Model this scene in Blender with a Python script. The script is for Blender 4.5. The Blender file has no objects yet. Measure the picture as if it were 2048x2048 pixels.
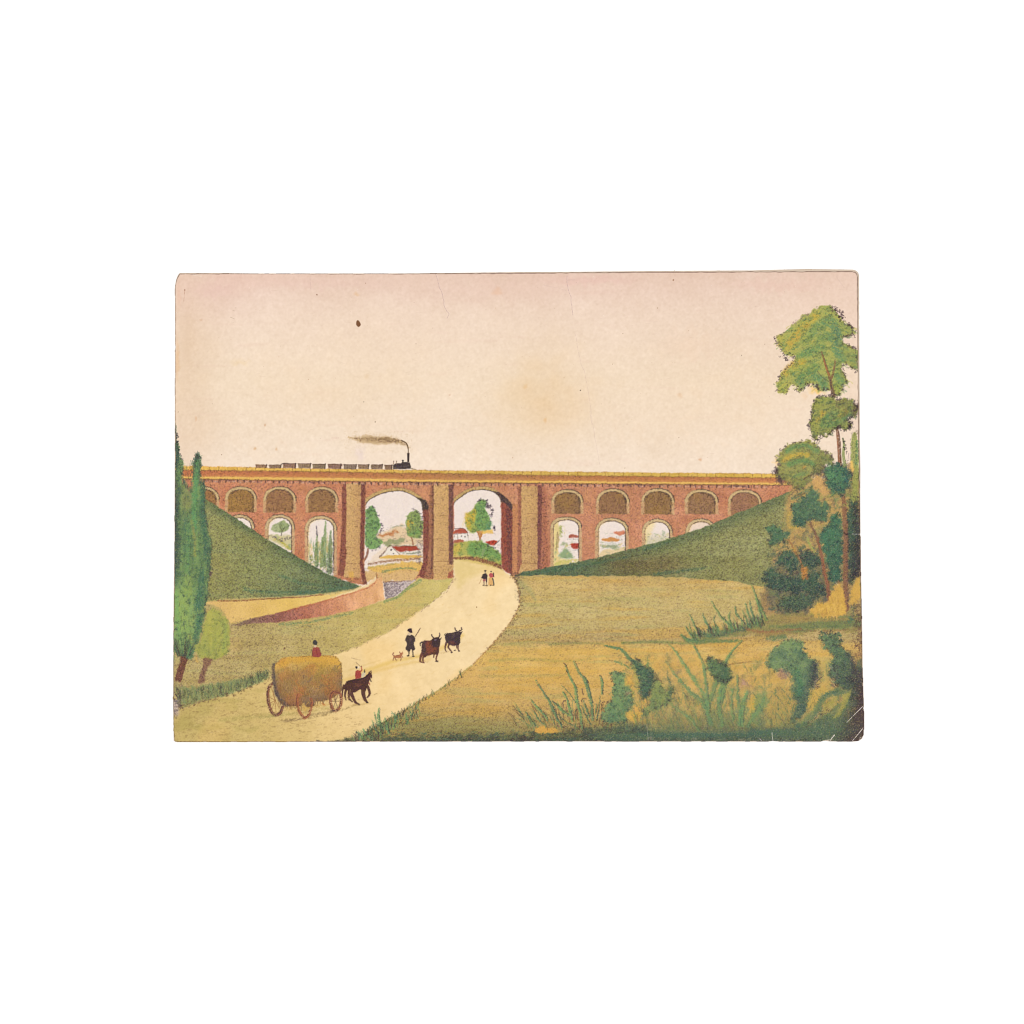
# Antique hand-coloured print of a railway viaduct, lying on a white surface.
import bpy, math
import numpy as np

# ------------------------------------------------------------------ scene, camera, light
S = bpy.context.scene
PX = 0.0002                                  # one photograph pixel (2048 px frame) in metres
FRAME = 2048 * PX
cam_d = bpy.data.cameras.new('camera')
cam = bpy.data.objects.new('camera', cam_d)
S.collection.objects.link(cam)
cam_d.sensor_width = 36.0
cam_d.lens = 100.0
cam.location = (0, 0, FRAME * 100.0 / 36.0)
cam_d.clip_start, cam_d.clip_end = 0.01, 50.0
S.camera = cam

EXPO = 1.37                                  # light falling on the table (1 = white paper renders as its own colour)
wd = bpy.data.worlds.new('World')
S.world = wd
wd.use_nodes = True
bg = wd.node_tree.nodes['Background']
bg.inputs['Color'].default_value = (1, 1, 1, 1)
bg.inputs['Strength'].default_value = 0.85


def softbox(name, loc, size, watts):
    d = bpy.data.lights.new(name, 'AREA')
    d.shape = 'SQUARE'
    d.size = size
    d.energy = watts
    d.color = (1.0, 1.0, 1.0)
    o = bpy.data.objects.new(name, d)
    S.collection.objects.link(o)
    o.location = loc
    v = -np.array(loc)
    o.rotation_euler = (math.acos(-v[2] / np.linalg.norm(v)), 0, math.atan2(v[1], v[0]) - math.pi / 2)
    return o


softbox('softbox', (-1.9, 0.5, 2.1), 1.4, 31.0)
softbox('softbox', (1.9, 0.5, 2.1), 1.4, 31.0)
S.view_settings.view_transform = 'Standard'
S.view_settings.look = 'None'
S.view_settings.exposure = 0.0
S.view_settings.gamma = 1.0
S.view_settings.use_curve_mapping = False
S.render.engine = 'CYCLES'
S.cycles.pixel_filter_type = 'BLACKMAN_HARRIS'
S.cycles.filter_width = 1.1

# PAINT BEGIN
# ------------------------------------------------------------------ the ink: drawn stroke by stroke on a fine grid
X0, Y0, W, H = 336, 528, 1404, 968
f4 = np.float32
rng = np.random.default_rng(7)
GX, GY = np.meshgrid(np.arange(W, dtype=f4) + X0, np.arange(H, dtype=f4) + Y0)
C = np.zeros((H, W, 3), f4)
ID = np.zeros((H, W), np.int16)
PARTS = []                                   # name, parent index, label


def part(name, parent=None, label=None):
    PARTS.append((name, parent, label))
    return len(PARTS) - 1


def gblur(a, sx, sy=None):
    sy = sx if sy is None else sy
    fx = np.exp(-2 * (np.pi * np.fft.rfftfreq(a.shape[1]) * sx) ** 2)
    fy = np.exp(-2 * (np.pi * np.fft.fftfreq(a.shape[0]) * sy) ** 2)
    return np.fft.irfft2(np.fft.rfft2(a) * fy[:, None] * fx[None, :], s=a.shape).astype(f4)


def gnoise(sx, sy=None):
    a = gblur(rng.standard_normal((H, W)).astype(f4), sx, sy)
    return (a - a.mean()) / a.std()


def unif(a):                                 # to an even 0..1 spread
    return (0.5 * (1 + np.tanh(0.7979 * (a + 0.0447 * a ** 3)))).astype(f4)


T1 = unif(gnoise(0.5))                      # crayon tooth
T2 = unif(gnoise(0.8, 0.42))                  # crayon tooth drawn sideways
T3 = unif(gnoise(0.42, 0.8))                  # and downwards
T4 = unif(gnoise(0.7))
N2, N3, N5, N9, N20, N50 = gnoise(1.6), gnoise(3), gnoise(5), gnoise(9), gnoise(20), gnoise(50)
M3, M9 = gnoise(3), gnoise(9)
NH = gnoise(26, 2.6)
NH2 = gnoise(60, 5)
NV = gnoise(2.0, 16)

KREF = {'a1': (330, 530, 4.1106), 'a2': (800, 530, 4.1106), 'a3': (1270, 530, 4.1106),
        'a4': (330, 1000, 3.864), 'a5': (800, 1000, 3.864), 'a6': (1270, 1000, 3.864),
        'A': (340, 900, 8.05), 'B': (560, 920, 8.05), 'C': (720, 940, 8.05), 'D': (880, 940, 8.05),
        'E': (1080, 940, 8.05), 'F': (1300, 940, 8.05), 'T': (500, 860, 5.6824), 'W': (520, 1270, 8.05),
        'O': (770, 1240, 11.365), 'M': (900, 1100, 12.075), 'R1': (1530, 590, 9.2), 'R2': (1530, 780, 9.2),
        'R3': (1510, 980, 8.05), 'R4': (1510, 1200, 6.6625), 'R5': (1250, 1200, 6.661), 'R6': (1000, 1260, 6.9),
        'L1': (340, 1140, 5.521), 'L2': (560, 1140, 6.9), 'n': (0, 0, 1.0)}


def K(k, *p):                                # points read off in one of the detail grids -> sheet points
    ox, oy, s = KREF[k]
    if len(p) == 1 and isinstance(p[0], (list, np.ndarray)):
        p = p[0]
    return np.array([(ox + a / s, oy + b / s) for a, b in p], float)


def spline(p, n=6, closed=False):
    p = np.asarray(p, float)
    q = np.vstack([p[-1:], p, p[:2]]) if closed else np.vstack([2 * p[0] - p[1], p, 2 * p[-1] - p[-2]])
    out = []
    for i in range(len(q) - 3):
        a, b, c, d = q[i:i + 4]
        for t in np.arange(n) / n:
            out.append(0.5 * (2 * b + (c - a) * t + (2 * a - 5 * b + 4 * c - d) * t * t + (3 * b - a - 3 * c + d) * t ** 3))
    if not closed:
        out.append(p[-1])
    return np.array(out)


def win(x0, y0, x1, y1):
    a, b = max(0, int(math.floor(x0 - X0))), max(0, int(math.floor(y0 - Y0)))
    c, d = min(W, int(math.ceil(x1 - X0)) + 1), min(H, int(math.ceil(y1 - Y0)) + 1)
    return (slice(b, max(b, d)), slice(a, max(a, c)))


def sdpoly(p, px, py):
    d = np.full(px.shape, 1e9, f4)
    ins = np.zeros(px.shape, bool)
    n = len(p)
    for i in range(n):
        ax, ay = p[i]
        bx, by = p[(i + 1) % n]
        ex, ey = bx - ax, by - ay
        wx, wy = px - f4(ax), py - f4(ay)
        t = np.clip((wx * f4(ex) + wy * f4(ey)) / f4(ex * ex + ey * ey + 1e-9), 0, 1)
        dx, dy = wx - t * f4(ex), wy - t * f4(ey)
        np.minimum(d, dx * dx + dy * dy, out=d)
        if ay != by:
            c = ((py >= ay) != (py >= by)) & (wx < (py - f4(ay)) * f4(ex / ey))
            ins ^= c
    d = np.sqrt(d)
    return np.where(ins, -d, d)


def ss(a, b, x):
    t = np.clip((x - a) / (b - a), 0, 1)
    return t * t * (3 - 2 * t)


def col(c):
    return np.asarray(c, f4) / f4(255)


def put(w, m, c, idn=None, thr=0.5):
    m = np.clip(m, 0, 1)[..., None]
    C[w] = C[w] * (1 - m) + (c if isinstance(c, np.ndarray) and c.ndim == 3 else col(c)) * m
    if idn is not None:
        ID[w][m[..., 0] > thr] = idn


def mask(p, soft=1.0, rag=0.0, smooth=True, n=5, pad=None):
    p = np.asarray(p, float)
    if smooth:
        p = spline(p, n, True)
    e = (soft + rag * 3 + 2) if pad is None else pad
    w = win(p[:, 0].min() - e, p[:, 1].min() - e, p[:, 0].max() + e, p[:, 1].max() + e)
    px, py = GX[w], GY[w]
    if rag:
        px = px + N2[w] * f4(rag * .6) + N5[w] * f4(rag * .6)
        py = py + M3[w] * f4(rag)
    return w, ss(soft, -soft, sdpoly(p, px, py))


def fill(p, c, idn=None, soft=0.9, rag=0.0, alpha=1.0, smooth=True, tooth=None, dens=1.0):
    w, m = mask(p, soft, rag, smooth)
    a = m * alpha
    if tooth is not None:
        a = a * ss(-.25, .25, dens - tooth[w])
    if callable(c):
        c = c(w)
    put(w, a, c, None)
    if idn is not None:
        ID[w][m > .5] = idn
    return w, m


def crayon(w, dens, c=(78, 58, 58), strength=.75, tooth=T1, sharp=.4):
    a = np.clip((dens * (1 + sharp) - tooth[w]) / sharp, 0, 1) * strength * .66
    put(w, a, c)


def dab(cx, cy, rx, ry, c, alpha=.8, rot=0.0, rag=3.0, tooth=T4, dens=.8, idn=None, hard=.5):
    R = max(rx, ry) + rag * 3 + 2
    w = win(cx - R, cy - R, cx + R, cy + R)
    if C[w].size == 0:
        return
    px = GX[w] - f4(cx) + N2[w] * f4(rag * .5) + N5[w] * f4(rag * .6)
    py = GY[w] - f4(cy) + M3[w] * f4(rag)
    cs, sn = math.cos(math.radians(rot)), math.sin(math.radians(rot))
    u, v = (px * cs + py * sn) / rx, (-px * sn + py * cs) / ry
    m = ss(1.0, hard, np.sqrt(u * u + v * v))
    a = m * alpha
    if tooth is not None:
        a = a * ss(-.3, .3, dens * (.35 + .65 * m) - tooth[w] + .1)
    put(w, a, c)
    if idn is not None:
        ID[w][m > .5] = idn


INK = []                                     # fine dark lines, drawn once more over the finished colour
REC = [True]


def stroke(p, w0, w1, c, alpha=.85, idn=None, smooth=True, tooth=None, dens=.75, soft=.6, n=5, wm=None):
    p = np.asarray(p, float)
    if smooth and len(p) > 2:
        p = spline(p, n)
    k = len(p)
    tt = np.linspace(0, 1, k)
    ws = w0 + (w1 - w0) * tt if wm is None else np.interp(tt, [0, .5, 1], [w0, wm, w1])
    e = ws.max() + 2
    w = win(p[:, 0].min() - e, p[:, 1].min() - e, p[:, 0].max() + e, p[:, 1].max() + e)
    px, py = GX[w], GY[w]
    if px.size == 0:
        return
    best = np.full(px.shape, 1e9, f4)
    for i in range(k - 1):
        ax, ay = p[i]
        ex, ey = p[i + 1] - p[i]
        wx, wy = px - f4(ax), py - f4(ay)
        t = np.clip((wx * f4(ex) + wy * f4(ey)) / f4(ex * ex + ey * ey + 1e-9), 0, 1)
        d = np.hypot(wx - t * f4(ex), wy - t * f4(ey)) - (f4(ws[i]) + t * f4(ws[i + 1] - ws[i])) * .5
        np.minimum(best, d, out=best)
    m = ss(soft, -soft, best)
    a = m * alpha
    if tooth is not None:
        a = a * ss(-.2, .2, dens - tooth[w])
    put(w, a, c)
    if idn is not None:
        ID[w][m > .55] = idn
    if REC[0] and max(w0, w1) < 2.6 and wm is None and alpha > .3 and sum(c) < 330 and a.size < 12000:
        INK.append((w, (a * 255).astype(np.uint8), c, ID[w].copy()))


def curl(x, y, r, c=(64, 48, 52), alpha=.75, wd=1.0, idn=None):
    a0 = rng.uniform(0, 6.28)
    sp = rng.uniform(2.0, 4.4) * rng.choice([-1, 1])
    t = np.linspace(0, 1, 7)
    rr = r * (1 - .45 * t)
    p = np.stack([x + rr * np.cos(a0 + sp * t), y + rr * np.sin(a0 + sp * t) * .85], 1)
    stroke(p, wd, wd * .6, c, alpha, idn, smooth=False, soft=.55)


def curls_on(p, n, r=(1.4, 3.0), jit=2.5, c=(64, 48, 52), alpha=.75, closed=True, idn=None, wd=1.1):
    p = spline(p, 10, closed)
    for i in rng.integers(0, len(p), n):
        x, y = p[i] + rng.normal(0, jit, 2)
        curl(x, y, rng.uniform(*r), c, alpha * rng.uniform(.6, 1.1), wd * rng.uniform(.7, 1.2), idn)


def scribble(p, n, c, r=(1.5, 3.5), alpha=.4, wd=1.0):
    """small leaf curls spread through an outline"""
    p = np.asarray(p, float)
    pp = spline(p, 5, True)
    lo, hi = pp.min(0), pp.max(0)
    k = 0
    q = rng.uniform(lo, hi, (n * 4, 2))
    s = sdpoly(pp, q[:, 0].astype(f4), q[:, 1].astype(f4))
    for (x, y) in q[s < 0][:n]:
        cc = c if not isinstance(c, list) else c[int(rng.integers(len(c)))]
        curl(x, y, rng.uniform(*r), cc, alpha * rng.uniform(.6, 1.2), wd)


def inside_pts(p, n):
    pp = spline(np.asarray(p, float), 5, True)
    q = rng.uniform(pp.min(0), pp.max(0), (n * 4, 2))
    d = sdpoly(pp, q[:, 0].astype(f4), q[:, 1].astype(f4))
    return q[d < 0][:n]


def clumps(p, n, r, hi, lo, al=.55, tooth=T4):
    """leaf clumps: light on the upper left, dark below and to the right"""
    for x, y in inside_pts(p, n):
        k = rng.uniform(.6, 1.3) * r
        dab(x + k * .35, y + k * .55, k, k * .6, lo, al, rng.uniform(-30, 30), rag=1.5, tooth=tooth, dens=.75)
        dab(x - k * .25, y - k * .25, k * .9, k * .6, hi, al * .9, rng.uniform(-30, 30), rag=1.5, tooth=tooth, dens=.75)
        for j in range(2):
            curl(x + rng.normal(0, k * .5), y + k * .6 + rng.normal(0, 1.5), rng.uniform(1, 2), tuple(int(v * .7) for v in lo), .5, 1)


def hatch(idn, box, n, ln, ang, cols, al=(.2, .5), wd=1.0, tooth=T1):
    """short crayon strokes laid over one part of the picture"""
    x0, y0, x1, y1 = box
    for i in range(n):
        x, y = rng.uniform(x0, x1), rng.uniform(y0, y1)
        if ID[min(H - 1, int(y) - Y0), min(W - 1, int(x) - X0)] != idn:
            continue
        a = math.radians((ang(x, y) if callable(ang) else ang) + rng.normal(0, 9))
        L = rng.uniform(.5, 1.3) * ln
        dx, dy = math.cos(a) * L, math.sin(a) * L
        b = rng.normal(0, .08) * L
        stroke([(x, y), (x + dx * .5 - dy * .1 + b, y + dy * .5 + dx * .1), (x + dx, y + dy)], wd * .9, wd * .5, cols[int(rng.integers(len(cols)))], rng.uniform(*al), n=2, tooth=tooth, dens=.8)


def lin(w, a, b):
    ax, ay = a
    dx, dy = b[0] - ax, b[1] - ay
    return np.clip(((GX[w] - ax) * dx + (GY[w] - ay) * dy) / (dx * dx + dy * dy), 0, 1)


def ramp(t, *stops):
    xs = [s[0] for s in stops]
    return np.stack([np.interp(t, xs, [s[1][k] / 255. for s in stops]) for k in range(3)], -1).astype(f4)


ALL = (slice(0, H), slice(0, W))

# ---------------------------------------------------------------- parts of the picture
I_SKY = part('printed_sky', None, 'aged pinkish cream sky with brown foxing spots')
I_BACK = part('printed_far_village', None, 'pale far countryside seen through the arches')
I_HOUSE = part('printed_house', I_BACK, 'white gabled farmhouse with a long red roof in the left large arch')
I_HOUSE2 = part('printed_house', I_BACK, 'white house with a hipped red roof in the right large arch')
I_HOUSE3 = part('printed_house', I_BACK, 'bright red roof beside the right large pier')
I_HOUSE4 = part('printed_roof', I_BACK, 'brown red roofs in the first small right arch')
I_HOUSE5 = part('printed_roof', I_BACK, 'orange roofs in the second small right arch')
I_FTREE = part('printed_tree', I_BACK, 'bright green tree beside the left pier')
I_FTREE2 = part('printed_tree', I_BACK, 'yellow and green tree left of the middle pier')
I_FTREE3 = part('printed_tree', I_BACK, 'pointed yellow and green tree in the right large arch')
I_FTREE4 = part('printed_tree', I_BACK, 'small round tree in a small left arch')
I_FTREE5 = part('printed_tree', I_BACK, 'three cypress trees in the small arch by the left pier')
I_HEDGE = part('printed_hedge', I_BACK, 'green hedge behind the fence in the right large arch')
I_FENCE = part('printed_fence', I_BACK, 'brown picket fence along the bend of the road')
I_WATER = part('printed_water', None, 'grey stream passing under the left large arch')
I_VIA = part('printed_viaduct', None, 'red brick railway viaduct with two rows of arches')
I_PARA = part('printed_parapet', I_VIA, 'yellow stone parapet')
I_CORN = part('printed_cornice', I_VIA, 'yellow stone cornice')
I_PIER = [part('printed_pier', I_VIA) for _ in range(3)]
I_EMBL = part('printed_embankment', None, 'green embankment left of the arches')
I_EMBR = part('printed_embankment', None, 'green embankment right of the arches')
I_PATH = part('printed_path', None, 'yellow path above the curved brick wall')
I_WALL = part('printed_brick_wall', None, 'curved red brick wall along the stream')
I_FLDL = part('printed_meadow', None, 'olive meadow left of the road')
I_FLDR = part('printed_meadow', None, 'ochre meadow right of the road')
I_ROAD = part('printed_road', None, 'pale sandy road winding under the viaduct')

# ---------------------------------------------------------------- sky
t = (GY - 545) / 385
C[:] = ramp(t, (0, (230, 201, 182)), (.08, (235, 208, 189)), (.25, (240, 216, 195)), (.55, (243, 222, 197)), (1, (245, 225, 203)))
tl = np.clip((GX - 350) / 1370, 0, 1)
C[:] = C * (1 - .0) + 0
m = ss(120, 0, GX - 352) * .35
put(ALL, m, (234, 204, 178))
put(ALL, ss(90, 0, 1718 - GX) * .25, (236, 205, 186))
C[:] = C + (N50 * .004 + N20 * .0035 + N9 * .003 + N3 * .002 + N2 * .003)[..., None] * np.array([.8, 1.0, 1.25], f4)
ID[:] = I_SKY
put(ALL, ss(1.2, 3.2, NH + .3 * N5) * .10, (222, 180, 165))
for x, y, rx, ry, c, a in [(1050, 772, 10, 10, (228, 182, 128), .75), (1091, 841, 6, 7, (226, 172, 115), .75),
                           (994, 584, 13, 15, (234, 192, 160), .7), (713, 588, 9, 5, (226, 184, 140), .6), (1400, 918, 7, 6, (214, 160, 120), .6), (1360, 792, 8, 7, (222, 180, 140), .5),
                           (1380, 690, 90, 50, (240, 212, 188), .5), (480, 725, 30, 10, (240, 212, 170), .5), (530, 850, 3, 4, (214, 170, 135), .8), (510, 896, 5, 5, (220, 176, 130), .7), (553, 899, 5, 5, (222, 178, 132), .6),
                           (402, 640, 5, 4, (214, 172, 140), .5), (392, 838, 4, 9, (228, 178, 140), .6), (900, 790, 4, 3, (212, 176, 150), .6), (735, 752, 9, 9, (226, 196, 160), .5), (1610, 790, 12, 14, (238, 200, 160), .4),
                           (355, 720, 6, 60, (232, 186, 140), .6), (357, 590, 6, 40, (235, 190, 165), .5), (430, 580, 60, 25, (232, 196, 184), .5), (650, 565, 200, 18, (231, 196, 182), .35), (1180, 560, 140, 14, (230, 188, 176), .45),
                           (375, 690, 22, 130, (226, 196, 168), .35), (720, 905, 16, 22, (234, 214, 208), .8), (740, 900, 70, 22, (248, 228, 205), .5), (1560, 570, 150, 22, (232, 194, 178), .4)]:
    dab(x, y, rx, ry, c, a, rag=min(rx, ry) * .18, tooth=None, hard=.1)

for x, y, rx, ry, c, a in [(1085, 780, 60, 48, (230, 198, 152), .5), (1110, 820, 36, 30, (226, 188, 140), .4), (1060, 840, 70, 40, (240, 212, 172), .35), (1120, 735, 50, 50, (238, 210, 176), .25), (640, 780, 160, 60, (244, 216, 180), .3), (1400, 800, 180, 70, (243, 214, 180), .3), (800, 690, 200, 60, (246, 222, 196), .3), (380, 760, 40, 160, (228, 200, 168), .35), (420, 590, 70, 30, (228, 192, 178), .35), (1000, 575, 200, 18, (232, 196, 180), .35), (1640, 640, 60, 90, (236, 204, 182), .3), (500, 560, 90, 16, (232, 192, 176), .35)]:
    put(ALL, a * np.exp(-((GX - x + 6 * N20) / rx) ** 2 / 2 - ((GY - y + 6 * N9) / ry) ** 2 / 2) * (.85 + .15 * np.tanh(N9)), c)
w = ALL
put(w, ss(.4, 1.8, N9 + .5 * N3) * ss(560, 900, GY) * .10, (232, 198, 160))

# ---------------------------------------------------------------- what shows through the arches
BG = win(420, 1010, 1345, 1165)
SKYB = ramp(lin(BG, (0, 970), (0, 1110)), (0, (243, 224, 208)), (1, (240, 222, 214)))
bgm = ss(972, 978, GY) * ss(1166, 1160, GY) * ss(425, 430, GX) * ss(1345, 1340, GX)
w = win(425, 970, 1345, 1166)
put(w, bgm[w], (241, 223, 210), I_BACK)
put(w, np.clip(N5[w] * .06, 0, .2), (236, 205, 190))
# left large arch: hills, trees, farm
fill(K('C', (270, 1040), (480, 960), (640, 890), (760, 930), (1010, 960), (1010, 1200), (480, 1220), (300, 1140)), (226, 190, 140), I_BACK, 3, 2, .75)
fill(K('C', (300, 1050), (420, 1020), (560, 985), (640, 1005), (560, 1040), (380, 1065)), (188, 112, 62), I_BACK, 2, 1.5, .85, tooth=T1, dens=.9)
stroke(K('C', (500, 930), (600, 905), (700, 890)), 3, 3, (140, 148, 110), .6, tooth=T1)
fill(K('C', (380, 1160), (520, 1120), (640, 1090), (720, 1130), (640, 1190), (480, 1215), (400, 1210)), (146, 152, 104), I_BACK, 2, 2, .85)
fill(K('C', (130, 1500), (340, 1300), (480, 1230), (1010, 1220), (1010, 1480), (400, 1480)), (238, 214, 188), I_BACK, 2, 1.5, .9)
fill(K('C', (320, 1430), (430, 1370), (620, 1355), (950, 1370), (960, 1420), (620, 1430)), (222, 172, 74), I_BACK, 2, 1, .9)
stroke(K('C', (140, 1520), (420, 1470), (700, 1445), (940, 1420)), 4.5, 5, (140, 92, 60), .75, tooth=T1)
fill(K('C', (120, 1590), (300, 1545), (600, 1500), (900, 1480), (1010, 1500), (1000, 1590), (960, 1640), (300, 1660)), (228, 180, 88), I_BACK, 2, 1, .95)
stroke(K('C', (130, 1570), (400, 1530), (600, 1505)), 4, 3, (184, 164, 84), .7, tooth=T1)
stroke(K('C', (370, 1640), (500, 1605), (700, 1580), (900, 1595)), 5, 3, (122, 142, 92), .85, tooth=T1)
fill(K('C', (60, 1640), (370, 1650), (600, 1620), (930, 1620), (900, 1760), (380, 1800), (300, 1740), (100, 1800)), (220, 176, 112), I_BACK, 2, 1.5, .95)
w = win(730, 1060, 850, 1165)
crayon(w, np.full(C[w].shape[:2], .16, f4) * ss(1118, 1128, GY[w]) + .05, (108, 74, 58), .8)
# farmhouse
fill(K('C', (300, 1410), (480, 1235), (520, 1230), (640, 1355), (560, 1370), (400, 1370)), (240, 226, 208), I_HOUSE, .8, 0, 1, smooth=False)
fill(K('C', (500, 1235), (900, 1225), (960, 1290), (640, 1320)), (166, 62, 44), I_HOUSE, .9, .4, .95, smooth=False)
fill(K('C', (640, 1322), (960, 1290), (970, 1370), (640, 1365)), (236, 222, 206), I_HOUSE, 1, 0, .95, smooth=False)
stroke(K('C', (320, 1400), (470, 1225)), 3.4, 1.6, (120, 92, 78), .85, tooth=T1, dens=.9)
stroke(K('C', (470, 1222), (900, 1225)), 1.0, 1.0, (74, 60, 46), .8)
stroke(K('C', (520, 1240), (640, 1360)), 1.0, .8, (92, 70, 58), .7)
stroke(K('C', (650, 1330), (800, 1345), (960, 1325)), 2, 4, (92, 108, 80), .7, tooth=T1)
for x, y, r in [(500, 1285, 2.2), (440, 1352, 1.5), (540, 1345, 1.8), (735, 1320, 1.2), (800, 1310, 1.1)]:
    dab(*K('C', (x, y))[0], r, r, (56, 44, 44), .9, rag=.2, tooth=None)
w = win(833, 1080, 848, 1128)
crayon(w, np.full(C[w].shape[:2], .42, f4), (84, 70, 80), .75)
# trees of that arch
p = K('C', (100, 640), (180, 600), (250, 650), (290, 780), (330, 900), (300, 1000), (260, 1080), (370, 1140), (300, 1240), (200, 1280), (110, 1240), (80, 1150), (85, 800))
fill(p, (104, 160, 88), I_FTREE, 1.6, 1.2, .95)
clumps(p, 34, 4, (128, 172, 100), (78, 126, 84), .55)
scribble(p, 90, [(70, 112, 78), (130, 176, 96), (86, 84, 84)], (1.2, 2.6), .6)
curls_on(K('C', (110, 630), (190, 590), (260, 650), (330, 840), (360, 930), (330, 990), (260, 1090), (330, 1230), (200, 1290)), 46, (1, 2.2), 1.6, (84, 70, 84), .7, False)
stroke(K('C', (130, 1270), (110, 1370), (70, 1460)), 3.5, 4.5, (142, 92, 74), .9)
p = K('C', (790, 700), (900, 655), (980, 720), (1010, 830), (1010, 1000), (950, 1080), (830, 1080), (760, 1000), (740, 860))
fill(p, (132, 158, 84), I_FTREE2, 1.6, 1.2, .95)
dab(*K('C', (820, 850))[0], 7, 10, (218, 172, 66), .9)
dab(*K('C', (880, 1000))[0], 13, 10, (106, 158, 88), .9)
dab(*K('C', (930, 740))[0], 8, 8, (112, 152, 84), .8)
clumps(p, 20, 3.6, (156, 168, 90), (92, 128, 82), .5)
scribble(p, 60, [(90, 128, 76), (170, 170, 80), (84, 76, 80)], (1.2, 2.6), .55)
curls_on(K('C', (850, 640), (960, 690), (1010, 800), (970, 880), (1000, 1000), (960, 1070)), 34, (1, 2.2), 1.8, (72, 62, 72), .75, False)
stroke(K('C', (830, 1090), (850, 1150), (855, 1210)), 2.2, 1.8, (150, 100, 70), .9)
w = win(775, 1050, 833, 1092)
crayon(w, np.full(C[w].shape[:2], .16, f4), (90, 72, 56), .7)
# right large arch
fill(K('D', (200, 1010), (290, 945), (380, 945), (440, 1015), (330, 1030), (200, 1030)), (184, 86, 62), I_HOUSE2, 1, .5, .95)
fill(K('D', (215, 1032), (440, 1020), (460, 1100), (400, 1140), (215, 1120)), (242, 228, 214), I_HOUSE2, 1, 0, 1, smooth=False)
fill(K('D', (215, 1175), (240, 1130), (360, 1125), (400, 1165), (330, 1180)), (170, 84, 60), I_HOUSE2, 1, .5, .9)
for x, y, r in [(235, 1070, 1.3), (345, 1068, 1.6), (405, 1076, 1.6), (450, 1060, 1.4)]:
    dab(*K('D', (x, y))[0], r, r * 1.3, (60, 48, 50), .85, rag=.2, tooth=None)
stroke(K('D', (285, 1030), (285, 1110)), .8, .8, (110, 90, 84), .6)
stroke(K('D', (215, 950), (290, 942), (380, 942), (445, 1015)), 1.4, 1.2, (96, 58, 52), .7)
stroke(K('D', (215, 1035), (440, 1020)), 1.0, .8, (120, 96, 90), .6)
stroke(K('D', (440, 1030), (455, 1100)), 1.2, .8, (110, 96, 96), .6)
stroke(K('D', (230, 985), (400, 975)), 2.4, 2, (150, 60, 50), .5, tooth=T1)
for i in range(24):
    x, y = rng.uniform(908, 1000), rng.uniform(1062, 1084)
    stroke([(x, y), (x + rng.uniform(1, 5), y + rng.normal(0, 1))], 1, .6, [(150, 140, 150), (120, 110, 116), (214, 190, 150)][int(rng.integers(3))], .5, smooth=False)
p = K('D', (640, 480), (720, 480), (740, 560), (760, 680), (800, 800), (820, 880), (780, 950), (640, 985), (520, 1005), (450, 960), (410, 850), (430, 740), (520, 650), (590, 560))
fill(p, (122, 164, 88), I_FTREE3, 1.6, 1.1, .97)
fill(K('D', (410, 830), (440, 720), (540, 640), (590, 600), (570, 760), (520, 880), (500, 980), (440, 930)), (216, 174, 62), None, 4, 1.5, .9)
fill(K('D', (500, 1000), (470, 940), (540, 860), (600, 900), (620, 980)), (160, 166, 76), None, 4, 1.5, .8)
fill(K('D', (620, 520), (720, 500), (750, 680), (810, 850), (770, 940), (640, 960), (580, 860), (590, 700)), (98, 158, 88), None, 4, 1.5, .85)
dab(*K('D', (770, 890))[0], 9, 7, (76, 138, 104), .8)
clumps(p, 34, 4, (150, 172, 92), (84, 136, 84), .5)
scribble(p, 90, [(80, 126, 76), (150, 172, 90), (84, 90, 80)], (1.2, 2.4), .5)
curls_on(K('D', (600, 490), (680, 470), (760, 500), (760, 590), (810, 600), (850, 700), (800, 760), (860, 850), (880, 940)), 60, (1, 2.4), 1.7, (70, 56, 66), .8, False)
stroke(K('D', (420, 740), (390, 830), (360, 900)), 6, 3, (236, 200, 120), .5, tooth=T1)
stroke(K('D', (590, 985), (630, 1060), (650, 1125)), 2.5, 2.5, (168, 104, 60), .9)
stroke(K('D', (690, 985), (660, 1060), (650, 1125)), 2.5, 2.5, (168, 104, 60), .9)
fill(K('D', (600, 990), (690, 990), (655, 1100)), (190, 124, 64), I_FTREE3, 1, .3, .8)
fill(K('D', (670, 990), (820, 950), (855, 1000), (780, 1030), (700, 1030)), (232, 182, 80), I_BACK, 1.5, 1, .85)
crayon(win(965, 1060, 1003, 1095), np.full(C[win(965, 1060, 1003, 1095)].shape[:2], .12, f4), (120, 100, 130), .6)
fill(K('D', (740, 1150), (880, 1135), (920, 1150), (880, 1210), (790, 1200)), (188, 58, 42), I_HOUSE3, 1, .5, .95)
stroke(K('D', (880, 1200), (960, 1130)), 1.4, 1, (70, 70, 74), .7)
crayon(win(985, 1088, 1004, 1105), np.full(C[win(985, 1088, 1004, 1105)].shape[:2], .14, f4), (80, 70, 90), .7)
p = K('D', (215, 1190), (330, 1180), (450, 1150), (640, 1140), (740, 1190), (860, 1260), (960, 1340), (1000, 1400), (990, 1540), (860, 1500), (700, 1450), (450, 1420), (215, 1440))
fill(p, (176, 174, 82), I_HEDGE, 1.5, .8, .95)
fill(K('D', (450, 1200), (640, 1150), (760, 1200), (960, 1350), (1000, 1430), (900, 1440), (700, 1380), (480, 1370)), (98, 156, 84), None, 4, 1.5, .9)
fill(K('D', (215, 1200), (330, 1190), (320, 1320), (215, 1400)), (216, 176, 76), None, 4, 1.5, .7)
clumps(p, 40, 4, (150, 168, 88), (84, 130, 80), .5)
w, m = mask(p, 1, 1)
crayon(w, m * .16, (78, 96, 62), .7)
curls_on(K('D', (740, 1190), (860, 1260), (970, 1350)), 18, (1, 2), 1.5, (60, 60, 66), .75, False)
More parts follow.
